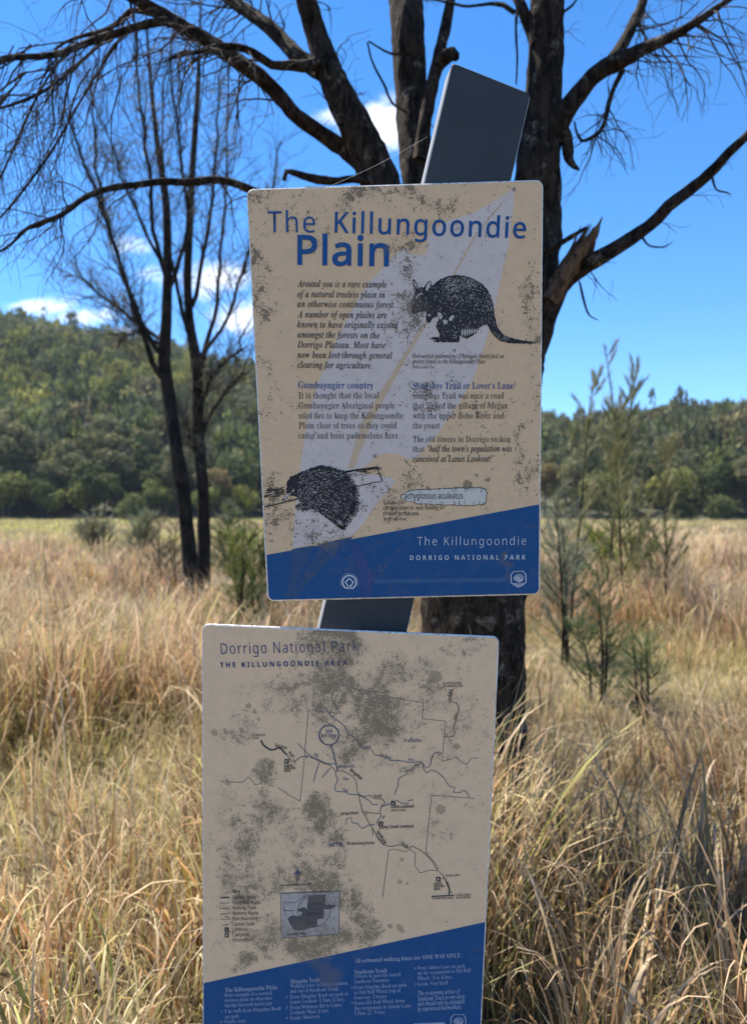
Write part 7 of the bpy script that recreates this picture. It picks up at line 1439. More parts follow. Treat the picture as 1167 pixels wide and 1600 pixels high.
def panel(F, w, h, r, mats, label):
    """4 mm sheet with rounded corners and a small bevel; face carries the beige print"""
    rings = [(rounded(w, h, r, .0), -.004), (rounded(w, h, r, .0), -.0012), (rounded(w, h, r, .0018), 0.0)]
    n = len(rings[0][0])
    bm = bmesh.new()
    R = [[bm.verts.new((x, y, z)) for x, y in p] for p, z in rings]
    for a, b_ in ((0, 1), (1, 2)):
        for i in range(n):
            f = bm.faces.new((R[a][i], R[a][(i + 1) % n], R[b_][(i + 1) % n], R[b_][i]))
            f.material_index = 1
    bm.faces.new(R[2])
    f = bm.faces.new(R[0][::-1])
    f.material_index = 1
    bmesh.ops.recalc_face_normals(bm, faces=bm.faces)
    me = bpy.data.meshes.new('sign_panel')
    bm.to_mesh(me)
    bm.free()
    for m_ in mats:
        me.materials.append(m_)
    o = bpy.data.objects.new('sign_panel', me)
    COL.objects.link(o)
    o.parent = sign
    o.matrix_local = root_inv @ F.M
    o['label'] = label
    return o


PU = panel(FU, UW, UH, .011, [MU['beige_print'], M_EDGE], 'upper beige panel with an animal drawing and blue foot')
PL_ = panel(FL, LW, LH, .011, [ML['beige_print'], M_EDGE], 'lower beige panel with a map, stained by lichen')


class Print:
    """one printed layer of a panel: flat polygons in the panel's own coordinates"""
    def __init__(s, F, z):
        s.F, s.z, s.V, s.T = F, z, [], []

    def poly_local(s, pts):
        tris = tessellate_polygon([[Vector((x, y, 0)) for x, y in pts]])
        b_ = len(s.V)
        s.V += [(x, y, s.z) for x, y in pts]
        for t in tris:
            p, q, r = (pts[i] for i in t)
            if (q[0] - p[0]) * (r[1] - p[1]) - (q[1] - p[1]) * (r[0] - p[0]) < 0:
                t = t[::-1]
            s.T.append(tuple(b_ + i for i in t))

    def poly(s, pts):
        s.poly_local([s.F.loc(*p) for p in pts])

    def strip(s, pts, w, closed=False):
        """polyline of w photo pixels"""
        q = [np.array(s.F.loc(*p)) for p in pts]
        if closed:
            q = q + [q[0], q[1]]
        c0 = s.F.loc(pts[0][0] + 10, pts[0][1])
        k = math.hypot(c0[0] - q[0][0], c0[1] - q[0][1]) / 10 * w / 2
        L = []
        for i in range(len(q)):
            t = q[min(i + 1, len(q) - 1)] - q[max(i - 1, 0)]
            t = t / (np.linalg.norm(t) + 1e-9)
            L.append(np.array([-t[1], t[0]]) * k)
        b_ = len(s.V)
        for p, nn in zip(q, L):
            s.V += [(p[0] - nn[0], p[1] - nn[1], s.z), (p[0] + nn[0], p[1] + nn[1], s.z)]
        for i in range(len(q) - 1):
            a = b_ + 2 * i
            s.T += [(a, a + 2, a + 3), (a, a + 3, a + 1)]

    def dashes(s, pts, w, on, off):
        P_, acc = [], 0
        q = [np.array(p, float) for p in pts]
        cur, drawing, left = [q[0]], True, on
        for i in range(len(q) - 1):
            a, b_ = q[i], q[i + 1]
            L = np.linalg.norm(b_ - a)
            pos = 0
            while L - pos > left:
                pos += left
                p = a + (b_ - a) * pos / L
                if drawing:
                    s.strip([tuple(x) for x in cur + [p]], w)
                cur, drawing = [p], not drawing
                left = on if drawing else off
            left -= L - pos
            if drawing:
                cur.append(b_)
        if drawing and len(cur) > 1:
            s.strip([tuple(x) for x in cur], w)

    def rect(s, u0, v0, u1, v1):
        s.poly([(u0, v0), (u1, v0), (u1, v1), (u0, v1)])

    def ring(s, u, v, r, w, n=40):
        s.strip([(u + r * math.cos(k / n * 6.2832), v + r * math.sin(k / n * 6.2832)) for k in range(n)], w, True)

    def build(s, name, mat, parent):
        return np_mesh(name, s.V, s.T, mat, parent=parent)


def text(pr, txt, u0, v0, u1, v1, em, st='sans', off=0.0, track=0.0):
    """set txt on the baseline (u0,v0)-(u1,v1) of the photo's panel; em in photo pixels"""
    a, b_ = np.array(pr.F.loc(u0, v0)), np.array(pr.F.loc(u1, v1))
    L = np.linalg.norm(b_ - a)
    ex = (b_ - a) / L
    ey = np.array([-ex[1], ex[0]])
    e = pr.F.loc(u0 + 10, v0)
    s = math.hypot(e[0] - a[0], e[1] - a[1]) / 10 * em
    x, parts = 0.0, []
    parts2 = []
    for ch in txt:
        V, T, adv = glyph(ch, st, off)
        parts2.append((x, V, T))
        x += adv + track
    xs = [px + V[:, 0].max() for px, V, T in parts2 if len(V)]
    x0 = min(px + V[:, 0].min() for px, V, T in parts2 if len(V))
    k = L / (max(xs) - x0)
    for px, V, T in parts2:
        if not len(V):
            continue
        q = a + ((V[:, :1] + px - x0) * k) * ex + (V[:, 1:] * s) * ey
        n0 = len(pr.V)
        pr.V += [(p[0], p[1], pr.z) for p in q]
        for t in T:
            p_, q_, r_ = q[t[0]], q[t[1]], q[t[2]]
            if (q_[0] - p_[0]) * (r_[1] - p_[1]) - (q_[1] - p_[1]) * (r_[0] - p_[0]) < 0:
                t = t[::-1]
            pr.T.append(tuple(int(i) + n0 for i in t))


def crop(x0, y0, s):
    return lambda u, v: (x0 + u / s, y0 + v / s)


# ---- upper panel prints
c1 = crop(370, 270, 1167 / 490)
c2 = crop(400, 580, 1167 / 460)
pr = Print(FU, .0003)
pr.poly([(803, 294), (801, 330), (795, 380), (786, 417), (775, 471), (760, 530), (740, 589), (719, 627), (684, 678), (657, 709), (644, 719), (632, 714), (618, 709), (603, 708), (588, 714), (574, 726), (559, 738),
         (575, 741), (596, 744), (615, 748), (617, 753), (606, 768), (589, 785), (570, 815), (552, 835.5), (457, 857), (461, 800), (469, 730), (481, 651), (498, 596), (513, 564), (530, 522), (555, 476), (576, 442), (609, 408), (620, 396), (632, 387), (640, 397), (652, 399), (666, 398), (668, 371), (688, 352), (706, 343), (735, 334), (760, 322), (785, 306)])
pr.build('leaf_print', MU['leaf_print'], PU)
pr = Print(FU, .0006)
pr.poly([(802, 298), (772, 333), (742, 372), (706, 437), (669, 502), (634, 561), (608, 608), (580, 661), (553, 732), (543, 732), (565, 661), (600, 602), (628, 559), (665, 500), (703, 436), (739, 371), (770, 332)])
pr.build('leaf_midrib', MU['midrib_beige'], PU)
pr = Print(FU, .0003)
b_in = [FU.loc(418.8, 867), FU.loc(844.6, 788)]
r0 = rounded(UW, UH, .011, .0026)
lowpts = [p for p in r0 if p[1] < -.55]
lowpts = sorted([p for p in lowpts if p[0] > UW / 2], key=lambda p: (-p[1], -p[0])) + sorted([p for p in lowpts if p[0] <= UW / 2], key=lambda p: (p[1], p[0]), reverse=False)
pr.poly_local([(.0026, b_in[0][1]), (UW - .0026, b_in[1][1])] + lowpts)
pr.build('blue_band', MU['blue_print'], PU)
pr = Print(FU, .0006)
pr.poly([(457, 858), (490, 852), (470, 895), (455, 930), (448, 934)])
pr.poly([(503, 849), (552, 838), (520, 870), (487, 905), (462, 934), (455, 934), (478, 890)])
pr.build('leaf_tint_on_blue', MU['leaf_tint_on_blue'], PU)
pr = Print(FU, .0009)
pr.poly([(545, 845), (560, 852), (572, 870), (585, 905), (578, 932), (566, 928), (560, 900), (556, 880)])
pr.build('violet_stain', MU['violet_fade'], PU)

pr = Print(FU, .0012)
text(pr, 'The', *c1(116, 222), *c1(292, 223), 44, 'sans', -.006, .06)
text(pr, 'Killungoondie', *c1(364, 223), *c1(1073, 244), 43, 'sans', .012, .07)
text(pr, 'Plain', *c1(226, 341), *c1(566, 347), 60, 'sans', .022, .03)
pr.build('title_lettering', MU['blue_ink'], PU)
pr = Print(FU, .0012)
for t_, v, ue in (('Around you is a rare example', 427, 557), ('of a natural treeless plain in', 465, 551), ('an otherwise continuous forest.', 502, 588), ('A number of open plains are', 541, 558), ('known to have originally existed', 578, 600),
                  ('amongst the forests on the', 616, 531), ('Dorrigo Plateau. Most have', 653, 553), ('now been lost through general', 691, 578), ('clearing for agriculture.', 728, 504)):
    text(pr, t_, *c1(226, v - 2), *c1(ue, v + 1), 15.6, 'bolditalic', -.010, .02)
pr.build('intro_lettering', MU['dark_ink'], PU)
pr = Print(FU, .0012)
for t_, ue, v, u0 in (('It is thought that the local', 487, 108, 170), ('Gumbayngirr Aboriginal people', 550, 148, 170), ('used fire to keep the Killungoondie', 584, 188, 170), ('Plain clear of trees so they could', 557, 227, 170), ('camp and hunt pademelons here.', 567, 267, 170),
                      ('Slingsbys Trail was once a road', 981, 109, 621), ('that linked the village of Megan', 996, 148, 621), ('with the upper Bobo River and', 982, 188, 621), ('the coast.', 732, 227, 621), ('The old timers in Dorrigo reckon', 1007, 281, 621), ('that', 668, 320, 621)):
    if u0 == 621 and v == 109:
        pr.build('body_lettering', MU['dark_ink'], PU)
        pr = Print(FU, .0012)
    text(pr, t_, *c2(u0, v), *c2(ue, v - .5), 14.2, 'serif', -.030)
text(pr, '\u201chalf the town\u2019s population was', *c2(677, 320), *c2(1013, 319), 15.6, 'bolditalic', -.012)
text(pr, 'conceived at Lanes Lookout!\u201d', *c2(621, 360), *c2(943, 359), 15.6, 'bolditalic', -.012)
pr.build('body_lettering', MU['dark_ink'], PU)
pr = Print(FU, .0012)
text(pr, 'Gumbayngirr country', *c2(168, 68), *c2(466, 69), 15.4, 'serif', -.016)
pr.build('heading_lettering', MU['blue_ink'], PU)
pr = Print(FU, .0012)
text(pr, 'Slingsbys Trail or Lover\u2019s Lane?', *c2(621, 71), *c2(1027, 70), 15.4, 'serif', -.016)
pr.build('heading_lettering', MU['blue_ink'], PU)
pr = Print(FU, .0012)
for t_, a, e_, em in (('Red-necked pademelons (Thylogale thetis) feed on', c1(652, 689), c1(993, 690), 9.6), ('grasses found in the Killungoondie Plain', c1(652, 709), c1(923, 710), 9.6), ('Artist: Laird Tees', c1(652, 727), c1(736, 728), 6.6),
                      ('Echidna (Orn', c2(503, 527), c2(590, 527), 10), ('can sometimes be seen hunting for', c2(503, 549), c2(748, 547), 10), ('termites in this area.', c2(503, 571), c2(648, 571), 10), ('Artist: Nyle Clark', c2(503, 591), c2(596, 591), 6.6)):
    text(pr, t_, *a, *e_, em, 'italic', .006)
pr.build('caption_lettering', MU['faded_ink'], PU)
# patch label with a ragged dark edge
edge = [(575, 497), (592, 482), (620, 472), (680, 470), (760, 466), (830, 464), (880, 463), (904, 467), (911, 480), (911, 515), (904, 525), (860, 530), (800, 530), (720, 527), (640, 524), (600, 513), (582, 506)]
rg = np.random.default_rng(2)


def ragged(pts, step, amp, rg_):
    out = []
    for i in range(len(pts)):
        a, b_ = np.array(pts[i], float), np.array(pts[(i + 1) % len(pts)], float)
        L = np.linalg.norm(b_ - a)
        m_ = max(1, int(L / step))
        for k in range(m_):
            out.append(tuple(a + (b_ - a) * k / m_ + rg_.normal(0, amp, 2)))
    return out


e1 = [c2(*p) for p in ragged(edge, 5, 1.2, rg)]
cx_, cy_ = c2(745, 497)
pr = Print(FU, .0009)
pr.poly([(cx_ + (u - cx_) * 1.018 + rg.normal(0, .3), cy_ + (v - cy_) * 1.10 + rg.normal(0, .35)) for u, v in e1])
pr.build('patch_edge', MU['faded_ink'], PU)
pr = Print(FU, .0013)
pr.poly(e1)
pr.build('patch_label', MU['sticker_white'], PU)
pr = Print(FU, .0017)
text(pr, 'achyglossus aculeatus', *c2(588, 505), *c2(819, 505), 13.5, 'sans', .004)
for k in range(26):
    u = 590 + rg.random() * 315
    v = 466 if rg.random() < .5 else 527
    d = 1 if v < 500 else -1
    p0 = c2(u, v)
    p1 = (p0[0] + rg.normal(0, 1.2), p0[1] + d * rg.uniform(1.5, 6))
    pr.strip([p0, p1], .6)
pr.build('patch_lettering', MU['dark_ink'], PU)
pr = Print(FU, .0012)
text(pr, 'The Killungoondie', *c2(638, 690), *c2(1069, 688), 18.6, 'sans', -.014, .13)
text(pr, 'DORRIGO NATIONAL PARK', *c2(610, 748), *c2(1067, 746), 10.5, 'sansbold', -.012, .24)
pr.build('white_lettering', MU['white_ink'], PU)
pr = Print(FU, .0006)
pr.poly([c2(430, 824), c2(985, 817), c2(985, 835), c2(430, 842)])
pr.build('faded_strip', MU['faded_strip'], PU)


def heritage_emblem(pr, u, v, r, w):
    a0, a1 = math.radians(112), math.radians(428)
    pr.strip([(u + r * math.cos(a0 + (a1 - a0) * k / 36), v + r * math.sin(a0 + (a1 - a0) * k / 36)) for k in range(37)], w)
    s = r * .56
    pr.strip([(u - .18 * r, v + r * .98), (u - .18 * r, v + s * .98), (u - s * 1.05, v + .05), (u, v - s), (u + s * 1.05, v + .05), (u + .18 * r, v + s * .98), (u + .18 * r, v + r * .98)], w)
    for k in range(30):
        a = math.radians(-200 + 220 * k / 29)
        pr.strip([(u + r * 1.25 * math.cos(a), v + r * 1.25 * math.sin(a)), (u + r * 1.38 * math.cos(a), v + r * 1.38 * math.sin(a))], .55)


def parks_emblem(pr, u, v, r):
    k8 = [(-.62, -1), (.62, -1), (1, -.55), (1, .5), (.55, .85), (0, 1.12), (-.55, .85), (-1, .5), (-1, -.55)]
    pr.strip([(u + a * r, v + b_ * r) for a, b_ in k8], r * .13, True)
    # plumed bird: spreading tail feathers over a small body, on a ground line
    for k in range(9):
        a = math.radians(-165 + 17 * k)
        pr.strip([(u - .1 * r, v + .35 * r), (u - .1 * r + .55 * r * math.cos(a), v + .3 * r + .7 * r * math.sin(a)), (u + .1 * r + .75 * r * math.cos(a), v + .05 * r + .72 * r * math.sin(a))], r * .085)
    pr.poly([(u - .35 * r, v + .15 * r), (u, v + .05 * r), (u + .4 * r, v + .1 * r), (u + .62 * r, v - .12 * r), (u + .72 * r, v - .02 * r), (u + .5 * r, v + .3 * r), (u + .1 * r, v + .5 * r), (u - .25 * r, v + .4 * r)])
    for k in range(3):
        pr.strip([(u - .7 * r, v + (.62 + .13 * k) * r), (u, v + (.68 + .13 * k) * r), (u + .7 * r, v + (.58 + .13 * k) * r)], r * .07)


pr = Print(FU, .0012)
heritage_emblem(pr, *c2(370, 836), 10.6, 2.5)
pr.build('heritage_emblem', MU['white_ink'], PU)
pr = Print(FU, .0012)
parks_emblem(pr, *c2(1039, 822), 11.6)
pr.build('parks_emblem', MU['white_ink'], PU)
pr = Print(FU, .0003)
pr.poly([(476, 291.3), (511, 290.6), (507, 295), (478, 295)])
pr.poly([(546, 289.8), (562, 289.6), (560, 291.8), (548, 291.9)])
pr.build('paint_chip', M_EDGE, PU)

# ---- the pademelon drawing
c5 = crop(600, 400, 4.488)
PAD = [(190, 360), (196, 332), (204, 300), (210, 262), (217, 236), (206, 214), (202, 172), (208, 166), (218, 175), (232, 199), (240, 224), (262, 216), (284, 220), (291, 203), (309, 181), (328, 176), (335, 193), (333, 214), (356, 190), (385, 168), (430, 147), (470, 138), (500, 135), (560, 139),
       (620, 156), (680, 193), (720, 229), (745, 272), (762, 328), (770, 390), (776, 440), (795, 500), (825, 543), (880, 571), (950, 589), (1030, 599), (1072, 605), (1070, 612), (1020, 615), (940, 615), (870, 612), (820, 599), (780, 571), (750, 532), (730, 497), (718, 482), (690, 489), (664, 505), (652, 535), (622, 560), (582, 579), (548, 572), (530, 558),
       (530, 590), (520, 605), (440, 606), (352, 605), (343, 599), (366, 590), (308, 582), (344, 568), (386, 571), (390, 548), (375, 520), (365, 492), (370, 470), (383, 452), (376, 424), (372, 404), (380, 396), (400, 401), (410, 414), (398, 412), (370, 424), (345, 433), (334, 442), (326, 465), (306, 469), (292, 452), (294, 420), (297, 398), (284, 387), (252, 394), (216, 410), (194, 398)]
pr = Print(FU, .0009)
pr.poly([c5(*p) for p in ragged(PAD, 9, 1.6, rg)])
pr.build('pademelon_drawing', MU['dark_ink'], PU)
pr = Print(FU, .0013)
for pts in ([(209, 178), (216, 184), (230, 210), (234, 228), (222, 226), (211, 206)], [(297, 206), (310, 188), (325, 184), (328, 196), (318, 222), (300, 246), (290, 240)], [(379, 404), (398, 406), (408, 422), (404, 440), (388, 444), (380, 425)],
            [(470, 420), (486, 413), (489, 424), (476, 452), (458, 456), (452, 440)], [(408, 452), (430, 446), (446, 456), (440, 476), (420, 480)], [(306, 412), (326, 404), (322, 418), (310, 426)]):
    pr.poly([c5(*p) for p in pts])
for k in range(7):
    x0 = 540 + k * 17
    pr.poly([c5(x0, 520 - abs(k - 3) * -2), c5(x0 + 11, 506), c5(x0 + 13, 548 - k * 2), c5(x0 + 2, 566 - max(0, k - 2) * 8)])
pr.strip([c5(222, 300), c5(245, 270), c5(266, 262)], 2.0)
pr.strip([c5(205, 340), c5(214, 318)], 1.2)


def inside(p, poly):
    x, y = p
    r_ = False
    for i in range(len(poly)):
        (x1, y1), (x2, y2) = poly[i], poly[i - 1]
        if (y1 > y) != (y2 > y) and x < (x2 - x1) * (y - y1) / (y2 - y1) + x1:
            r_ = not r_
    return r_


done = 0
while done < 900:
    x, y = rg.uniform(195, 1060), rg.uniform(140, 605)
    if not inside((x, y), PAD):
        continue
    sheen = math.exp(-(((x - 470) / 55) ** 2 + ((y - 205) / 45) ** 2)) + .9 * math.exp(-(((x - 590) / 70) ** 2 + ((y - 195) / 38) ** 2)) + .35 * math.exp(-(((x - 560) / 110) ** 2 + ((y - 300) / 45) ** 2))
    sheen += .35 * math.exp(-(((x - 740) / 40) ** 2 + ((y - 330) / 80) ** 2)) + .5 * math.exp(-(((x - 840) / 60) ** 2 + ((y - 565) / 16) ** 2)) + .3 * math.exp(-(((x - 250) / 40) ** 2 + ((y - 330) / 30) ** 2)) + .3 * math.exp(-(((x - 505) / 14) ** 2 + ((y - 540) / 40) ** 2))
    if rg.random() > sheen + .09:
        continue
    a = math.atan2(y - 420, x - 560) + math.pi / 2 + rg.normal(0, .3)
    L = rg.uniform(6, 15)
    pr.strip([c5(x, y), c5(x + math.cos(a) * L, y + math.sin(a) * L)], rg.uniform(.28, .5))
    done += 1
pr.build('pademelon_highlights', MU['pale_fur'], PU)

# ---- the echidna drawing on its log
c6 = crop(400, 700, 4.488)
ECH = [(186, 364), (200, 371), (217, 350), (236, 331), (270, 335), (300, 350), (312, 384), (282, 400), (276, 418), (292, 437), (312, 430), (326, 446), (344, 436), (360, 440), (396, 426), (440, 450), (490, 490), (545, 525), (580, 548), (600, 556), (612, 540), (640, 502), (682, 450), (700, 402), (706, 350), (692, 280), (652, 210), (600, 163), (530, 140), (462, 130), (400, 133), (340, 158), (290, 180), (240, 200), (220, 232), (214, 280), (214, 315), (200, 340)]
pr = Print(FU, .0009)
pr.poly([c6(*p) for p in ragged(ECH, 8, 2.0, rg)])
for k in range(330):                       # spines standing out of the outline
    i = rg.integers(17, len(ECH) - 8)
    a, b_ = np.array(ECH[i], float), np.array(ECH[i + 1], float)
    p = a + (b_ - a) * rg.random()
    d = p - np.array([330, 300.])
    d /= np.linalg.norm(d)
    d += np.array([.35, .25]) + rg.normal(0, .25, 2)
    q = p + d * rg.uniform(6, 22)
    pr.strip([c6(*(p - d * 5)), c6(*q)], .5)
# log, sticks and litter
for k in range(90):
    f = rg.random()
    x = 610 + 240 * f
    y = 165 - 30 * f + rg.uniform(0, 46) * (1 if rg.random() < .5 else .2)
    pr.strip([c6(x, y), c6(x + rg.uniform(15, 45), y - rg.uniform(0, 7))], rg.uniform(.4, 1.1))
for k in range(75):
    f = rg.random()
    x = 55 + 130 * f
    y = 292 - 18 * f + rg.uniform(-4, 62)
    pr.strip([c6(x, y), c6(x + rg.uniform(14, 36), y - rg.uniform(2, 9))], rg.uniform(.5, 1.3))
pr.strip([c6(600, 168), c6(700, 152), c6(780, 142), c6(848, 133)], 1.7)
pr.strip([c6(848, 133), c6(858, 160), c6(866, 190), c6(880, 214), c6(886, 232)], 1.3)
pr.strip([c6(690, 272), c6(760, 258), c6(830, 240), c6(884, 236)], 1.3)
pr.strip([c6(60, 412), c6(140, 396), c6(220, 374), c6(300, 354)], 2.0)
for (x0, y0, sx, sy, cnt) in ((740, 410, 34, 26, 70), (660, 460, 30, 22, 40), (390, 440, 50, 10, 40), (80, 250, 30, 14, 30), (80, 490, 14, 22, 16), (100, 395, 40, 10, 26), (880, 205, 8, 16, 16), (760, 262, 60, 7, 36), (240, 365, 50, 8, 26)):
    for k in range(cnt):
        x, y = x0 + rg.normal(0, sx), y0 + rg.normal(0, sy)
        a = rg.uniform(0, 6.28)
        L = rg.uniform(4, 13)
        pr.strip([c6(x, y), c6(x + L * math.cos(a), y + L * math.sin(a))], rg.uniform(.3, .6))
pr.build('echidna_drawing', MU['dark_ink'], PU)
pr = Print(FU, .0013)
done = 0
while done < 560:
    x, y = rg.uniform(290, 700), rg.uniform(150, 545)
    if not inside((x, y), ECH) or x + y * .2 < 345:
        continue
    w_ = .85 if x < 520 + rg.normal(0, 60) else .4
    if rg.random() > w_:
        continue
    f = (x - 290) / 410
    a = math.radians(-48 + 135 * f * (.45 + .75 * (y - 150) / 380)) + rg.normal(0, .16)
    L = rg.uniform(10, 24)
    wv = rg.uniform(.35, .75)
    pr.poly([c6(x - 1.4 * math.sin(a), y + 1.4 * math.cos(a)), c6(x + L * math.cos(a), y + L * math.sin(a)), c6(x + 1.4 * math.sin(a), y - 1.4 * math.cos(a))])
    done += 1
pr.poly([c6(*p) for p in ((192, 361), (202, 364), (222, 340), (238, 324), (250, 316), (238, 314), (214, 324))])
pr.poly([c6(*p) for p in ((258, 296), (268, 284), (270, 296), (262, 306), (252, 312))])
for k in range(5):
    pr.strip([c6(286 + k * 9, 412 + k * 3), c6(288 + k * 9, 432 + k * 2)], .6)
for k in range(4):
    pr.strip([c6(565 + k * 10, 500 + k * 3), c6(590 + k * 8, 540)], .7)
pr.build('echidna_spines', MU['pale_fur'], PU)

# ---- lower panel prints
c3 = crop(310, 960, 1167 / 480)
c4 = crop(310, 1220, 1167 / 480)
d1, d2, d3, d4 = crop(330, 1040, 5.074), crop(560, 1040, 5.074), crop(330, 1220, 5.074), crop(560, 1220, 5.074)
e5, e6 = crop(310, 1400, 4.668), crop(530, 1400, 4.488)
pr = Print(FL, .0003)
a_, b_ = FL.loc(318, 1536), FL.loc(757, 1440.5)
pr.poly_local([(.0018, a_[1]), (LW - .0018, b_[1]), (LW - .0018, -LH + .012), (LW - .012, -LH + .0018), (.012, -LH + .0018), (.0018, -LH + .012)])
pr.build('blue_band', ML['blue_print'], PL_)
pr = Print(FL, .0012)
text(pr, 'Dorrigo National Park', *c3(88, 150), *c3(607, 140), 24, 'sans', -.012, .08)
text(pr, 'THE KILLUNGOONDIE AREA', *c3(84, 201), *c3(566, 193), 11.2, 'sansbold', -.006, .22)
pr.build('title_lettering', ML['blue_ink'], PL_)

pr = Print(FL, .0006)                       # park boundary, roads and tracks
for pts, on, off in (([d1(770, 355), d1(750, 600), d1(730, 840), d1(712, 1010), d3(705, 160)], 4.2, 1.1), ([d1(770, 352), d1(920, 366), d1(1030, 378), d1(990, 320), d1(948, 262), d1(960, 215), d1(1010, 165), d1(1040, 158), d2(0, 192), d2(205, 214), d2(240, 248), d2(380, 272), d2(512, 292), d2(505, 420), d2(690, 440), d2(680, 560), d2(662, 758), d2(740, 738), d2(768, 722), d2(830, 772), d2(860, 782), d2(892, 736), d2(948, 730)], 4.2, 1.1),
                     ([d1(82, 916), d1(245, 926), d1(300, 882), d1(352, 944), d1(395, 934), d1(420, 870)], 4.2, 1.1), ([d3(530, 52), d3(630, 120), d3(705, 160)], 4.2, 1.1),
                     ([d4(915, 138), d4(580, 114), d4(555, 350), d4(532, 570), d4(600, 640), d4(632, 690), d4(620, 712)], 4.2, 1.1), ([d4(192, 920), d4(238, 550), d4(290, 540), d4(372, 562), d4(410, 545), d4(452, 570), d4(446, 672), d4(490, 730), d4(560, 708), d4(620, 710)], 4.2, 1.1)):
    pr.dashes(pts, 1.15, on, off)
pr.build('park_boundary', ML['grey_ink'], PL_)
pr = Print(FL, .0009)
for pts in ([d1(668, 756), d1(710, 722), d1(760, 716), d1(820, 738), d1(900, 778), d1(945, 790), d1(985, 832), d1(1050, 836), d1(1110, 868), d1(1148, 912), d1(1156, 960), d1(1158, 1000), d4(5, 105), d4(40, 126), d4(90, 114), d4(130, 140), d4(190, 142), d4(212, 175), d4(180, 200), d4(170, 250), d4(182, 275), d4(150, 318), d4(145, 345)],
            [d4(0, 110), d4(30, 235), d4(90, 340), d4(150, 440), d4(210, 510), d4(260, 520), d4(325, 505), d4(395, 535), d4(432, 515), d4(510, 562), d4(580, 630), d4(622, 705), d4(665, 742), d4(688, 780)], [d4(30, 240), d4(90, 252), d4(165, 258)], [d4(140, 430), d4(165, 470), d4(200, 508)]):
    pr.dashes(pts, 1.25, 2.6, .9)
pr.build('track_lines', ML['dark_ink'], PL_)
pr = Print(FL, .0009)
pr.strip([d1(395, 590), d1(412, 625), d1(440, 650), d1(475, 668), d1(505, 664), d1(530, 650), d1(552, 654), d1(575, 682), d1(602, 706)], 2.5)
for o_ in (-5, 5):
    pr.strip([d1(602 + o_, 706), d1(625 + o_, 735), d1(640 + o_, 768)], .6)
pr.strip([d2(752, 180), d2(730, 235), d2(740, 282), d2(780, 300), d2(796, 335), d2(775, 430), d2(750, 500), d2(766, 530), d2(752, 556), d2(716, 566), d2(680, 560)], 1.0)
pr.strip([d4(690, 775), d4(700, 815), d4(718, 850), d4(716, 905)], 1.6)
pr.strip([d4(578, 915), d4(758, 906)], 1.7)
pr.build('road_lines', ML['dark_ink'], PL_)
pr = Print(FL, .0009)
pr.strip([d3(555, 828), d3(800, 816)], 1.4)
for k in range(8):                           # key symbols
    v_ = e5(0, 12)[1] + k * 8.35
    x_ = 345
    if k == 0:
        pr.strip([(x_, v_ - 0.2), (x_ + 14, v_ - .6)], 2.2)
    elif k in (1, 2, 3, 4):
        pr.dashes([(x_, v_), (x_ + 14, v_ - .4)], .9, 2.2 if k > 1 else 9, .9)
    elif k == 5:
        pr.strip([(x_ + 6, v_ - 1), (x_ + 9, v_ + 1), (x_ + 13, v_ - 1)], 1)
    else:
        pr.rect(351.5, v_ - 4, 358, v_ + 3.2)
pr.build('key_symbols', ML['dark_ink'], PL_)
pr = Print(FL, .0009)
for u, v in (d1(600, 758), d4(276, 176), d4(177, 339), d4(632, 778)):
    pr.rect(u - 3.5, v - 3.6, u + 3.5, v + 3.6)
pr.strip([d1(655, 742), d1(662, 770)], 1.2)
pr.strip([d1(755, 708), d1(757, 736)], 1.2)
pr.strip([d4(664, 776), d4(684, 766)], 1.4)
pr.build('map_symbols', ML['dark_ink'], PL_)
pr = Print(FL, .0012)
for u, v, ch in ((*d1(600, 758), 'P'), (*d4(276, 176), 'i'), (*d4(177, 339), 'i'), (*d4(632, 778), 'P'), (354.8, e5(0, 12)[1] + 49.7, 'i'), (354.8, e5(0, 12)[1] + 58.1, 'P')):
    w_ = 1.5 if ch == 'P' else .55
    text(pr, ch, u - w_, v + 2.3, u + w_, v + 2.3, 6, 'sansbold')
pr.build('symbol_lettering', ML['beige_print'], PL_)
pr = Print(FL, .0009)                       # rivers
for pts in ([d1(690, 615), d1(720, 650), d1(760, 690), d1(800, 722), d1(850, 742), d1(890, 765), d1(940, 778), d1(1000, 778)], [d1(858, 765), d1(830, 850), d1(812, 920)], [d1(945, 810), d1(912, 850), d1(880, 886)], [d1(985, 835), d1(990, 870), d1(1005, 905), d1(985, 950), d1(980, 985), d1(1000, 998), d1(1060, 1000), d3(1100, 105), d3(1165, 110)],
            [d1(900, 330), d1(950, 400), d1(1010, 440), d1(1060, 480), d1(1080, 530), d1(1130, 570), d2(0, 610), d2(30, 655), d2(100, 660), d2(125, 705), d2(210, 722), d2(260, 750), d2(330, 752), d2(400, 766), d2(500, 760), d2(520, 790), d2(540, 812), d2(565, 795), d2(580, 740), d2(592, 700), d2(620, 688), d2(660, 694)],
            [d2(505, 768), d2(455, 785), d2(430, 830), d2(372, 834), d2(380, 858), d2(318, 895), d2(312, 960), d2(290, 1000), d4(290, 110)], [d2(508, 778), d2(515, 815), d2(540, 852), d2(580, 826), d2(620, 838), d2(680, 890), d2(712, 950), d2(762, 968), d2(756, 1005), d4(812, 90), d4(822, 72), d4(850, 80), d4(880, 130)],
            [d3(1070, 345), d3(1075, 300), d3(1110, 288), d3(1115, 330), d3(1165, 340), d4(0, 350), d4(30, 378), d4(80, 350), d4(130, 345)], [d4(180, 205), d4(210, 195), d4(250, 180)], [d4(190, 285), d4(210, 275), d4(190, 300)], [d4(300, 150), d4(340, 175), d4(395, 180), d4(395, 155), d4(435, 150)], [d4(0, 110), d4(80, 150), d4(110, 186), d4(155, 188)], [d4(110, 380), d4(115, 430)]):
    pr.strip(pts, 1.15)
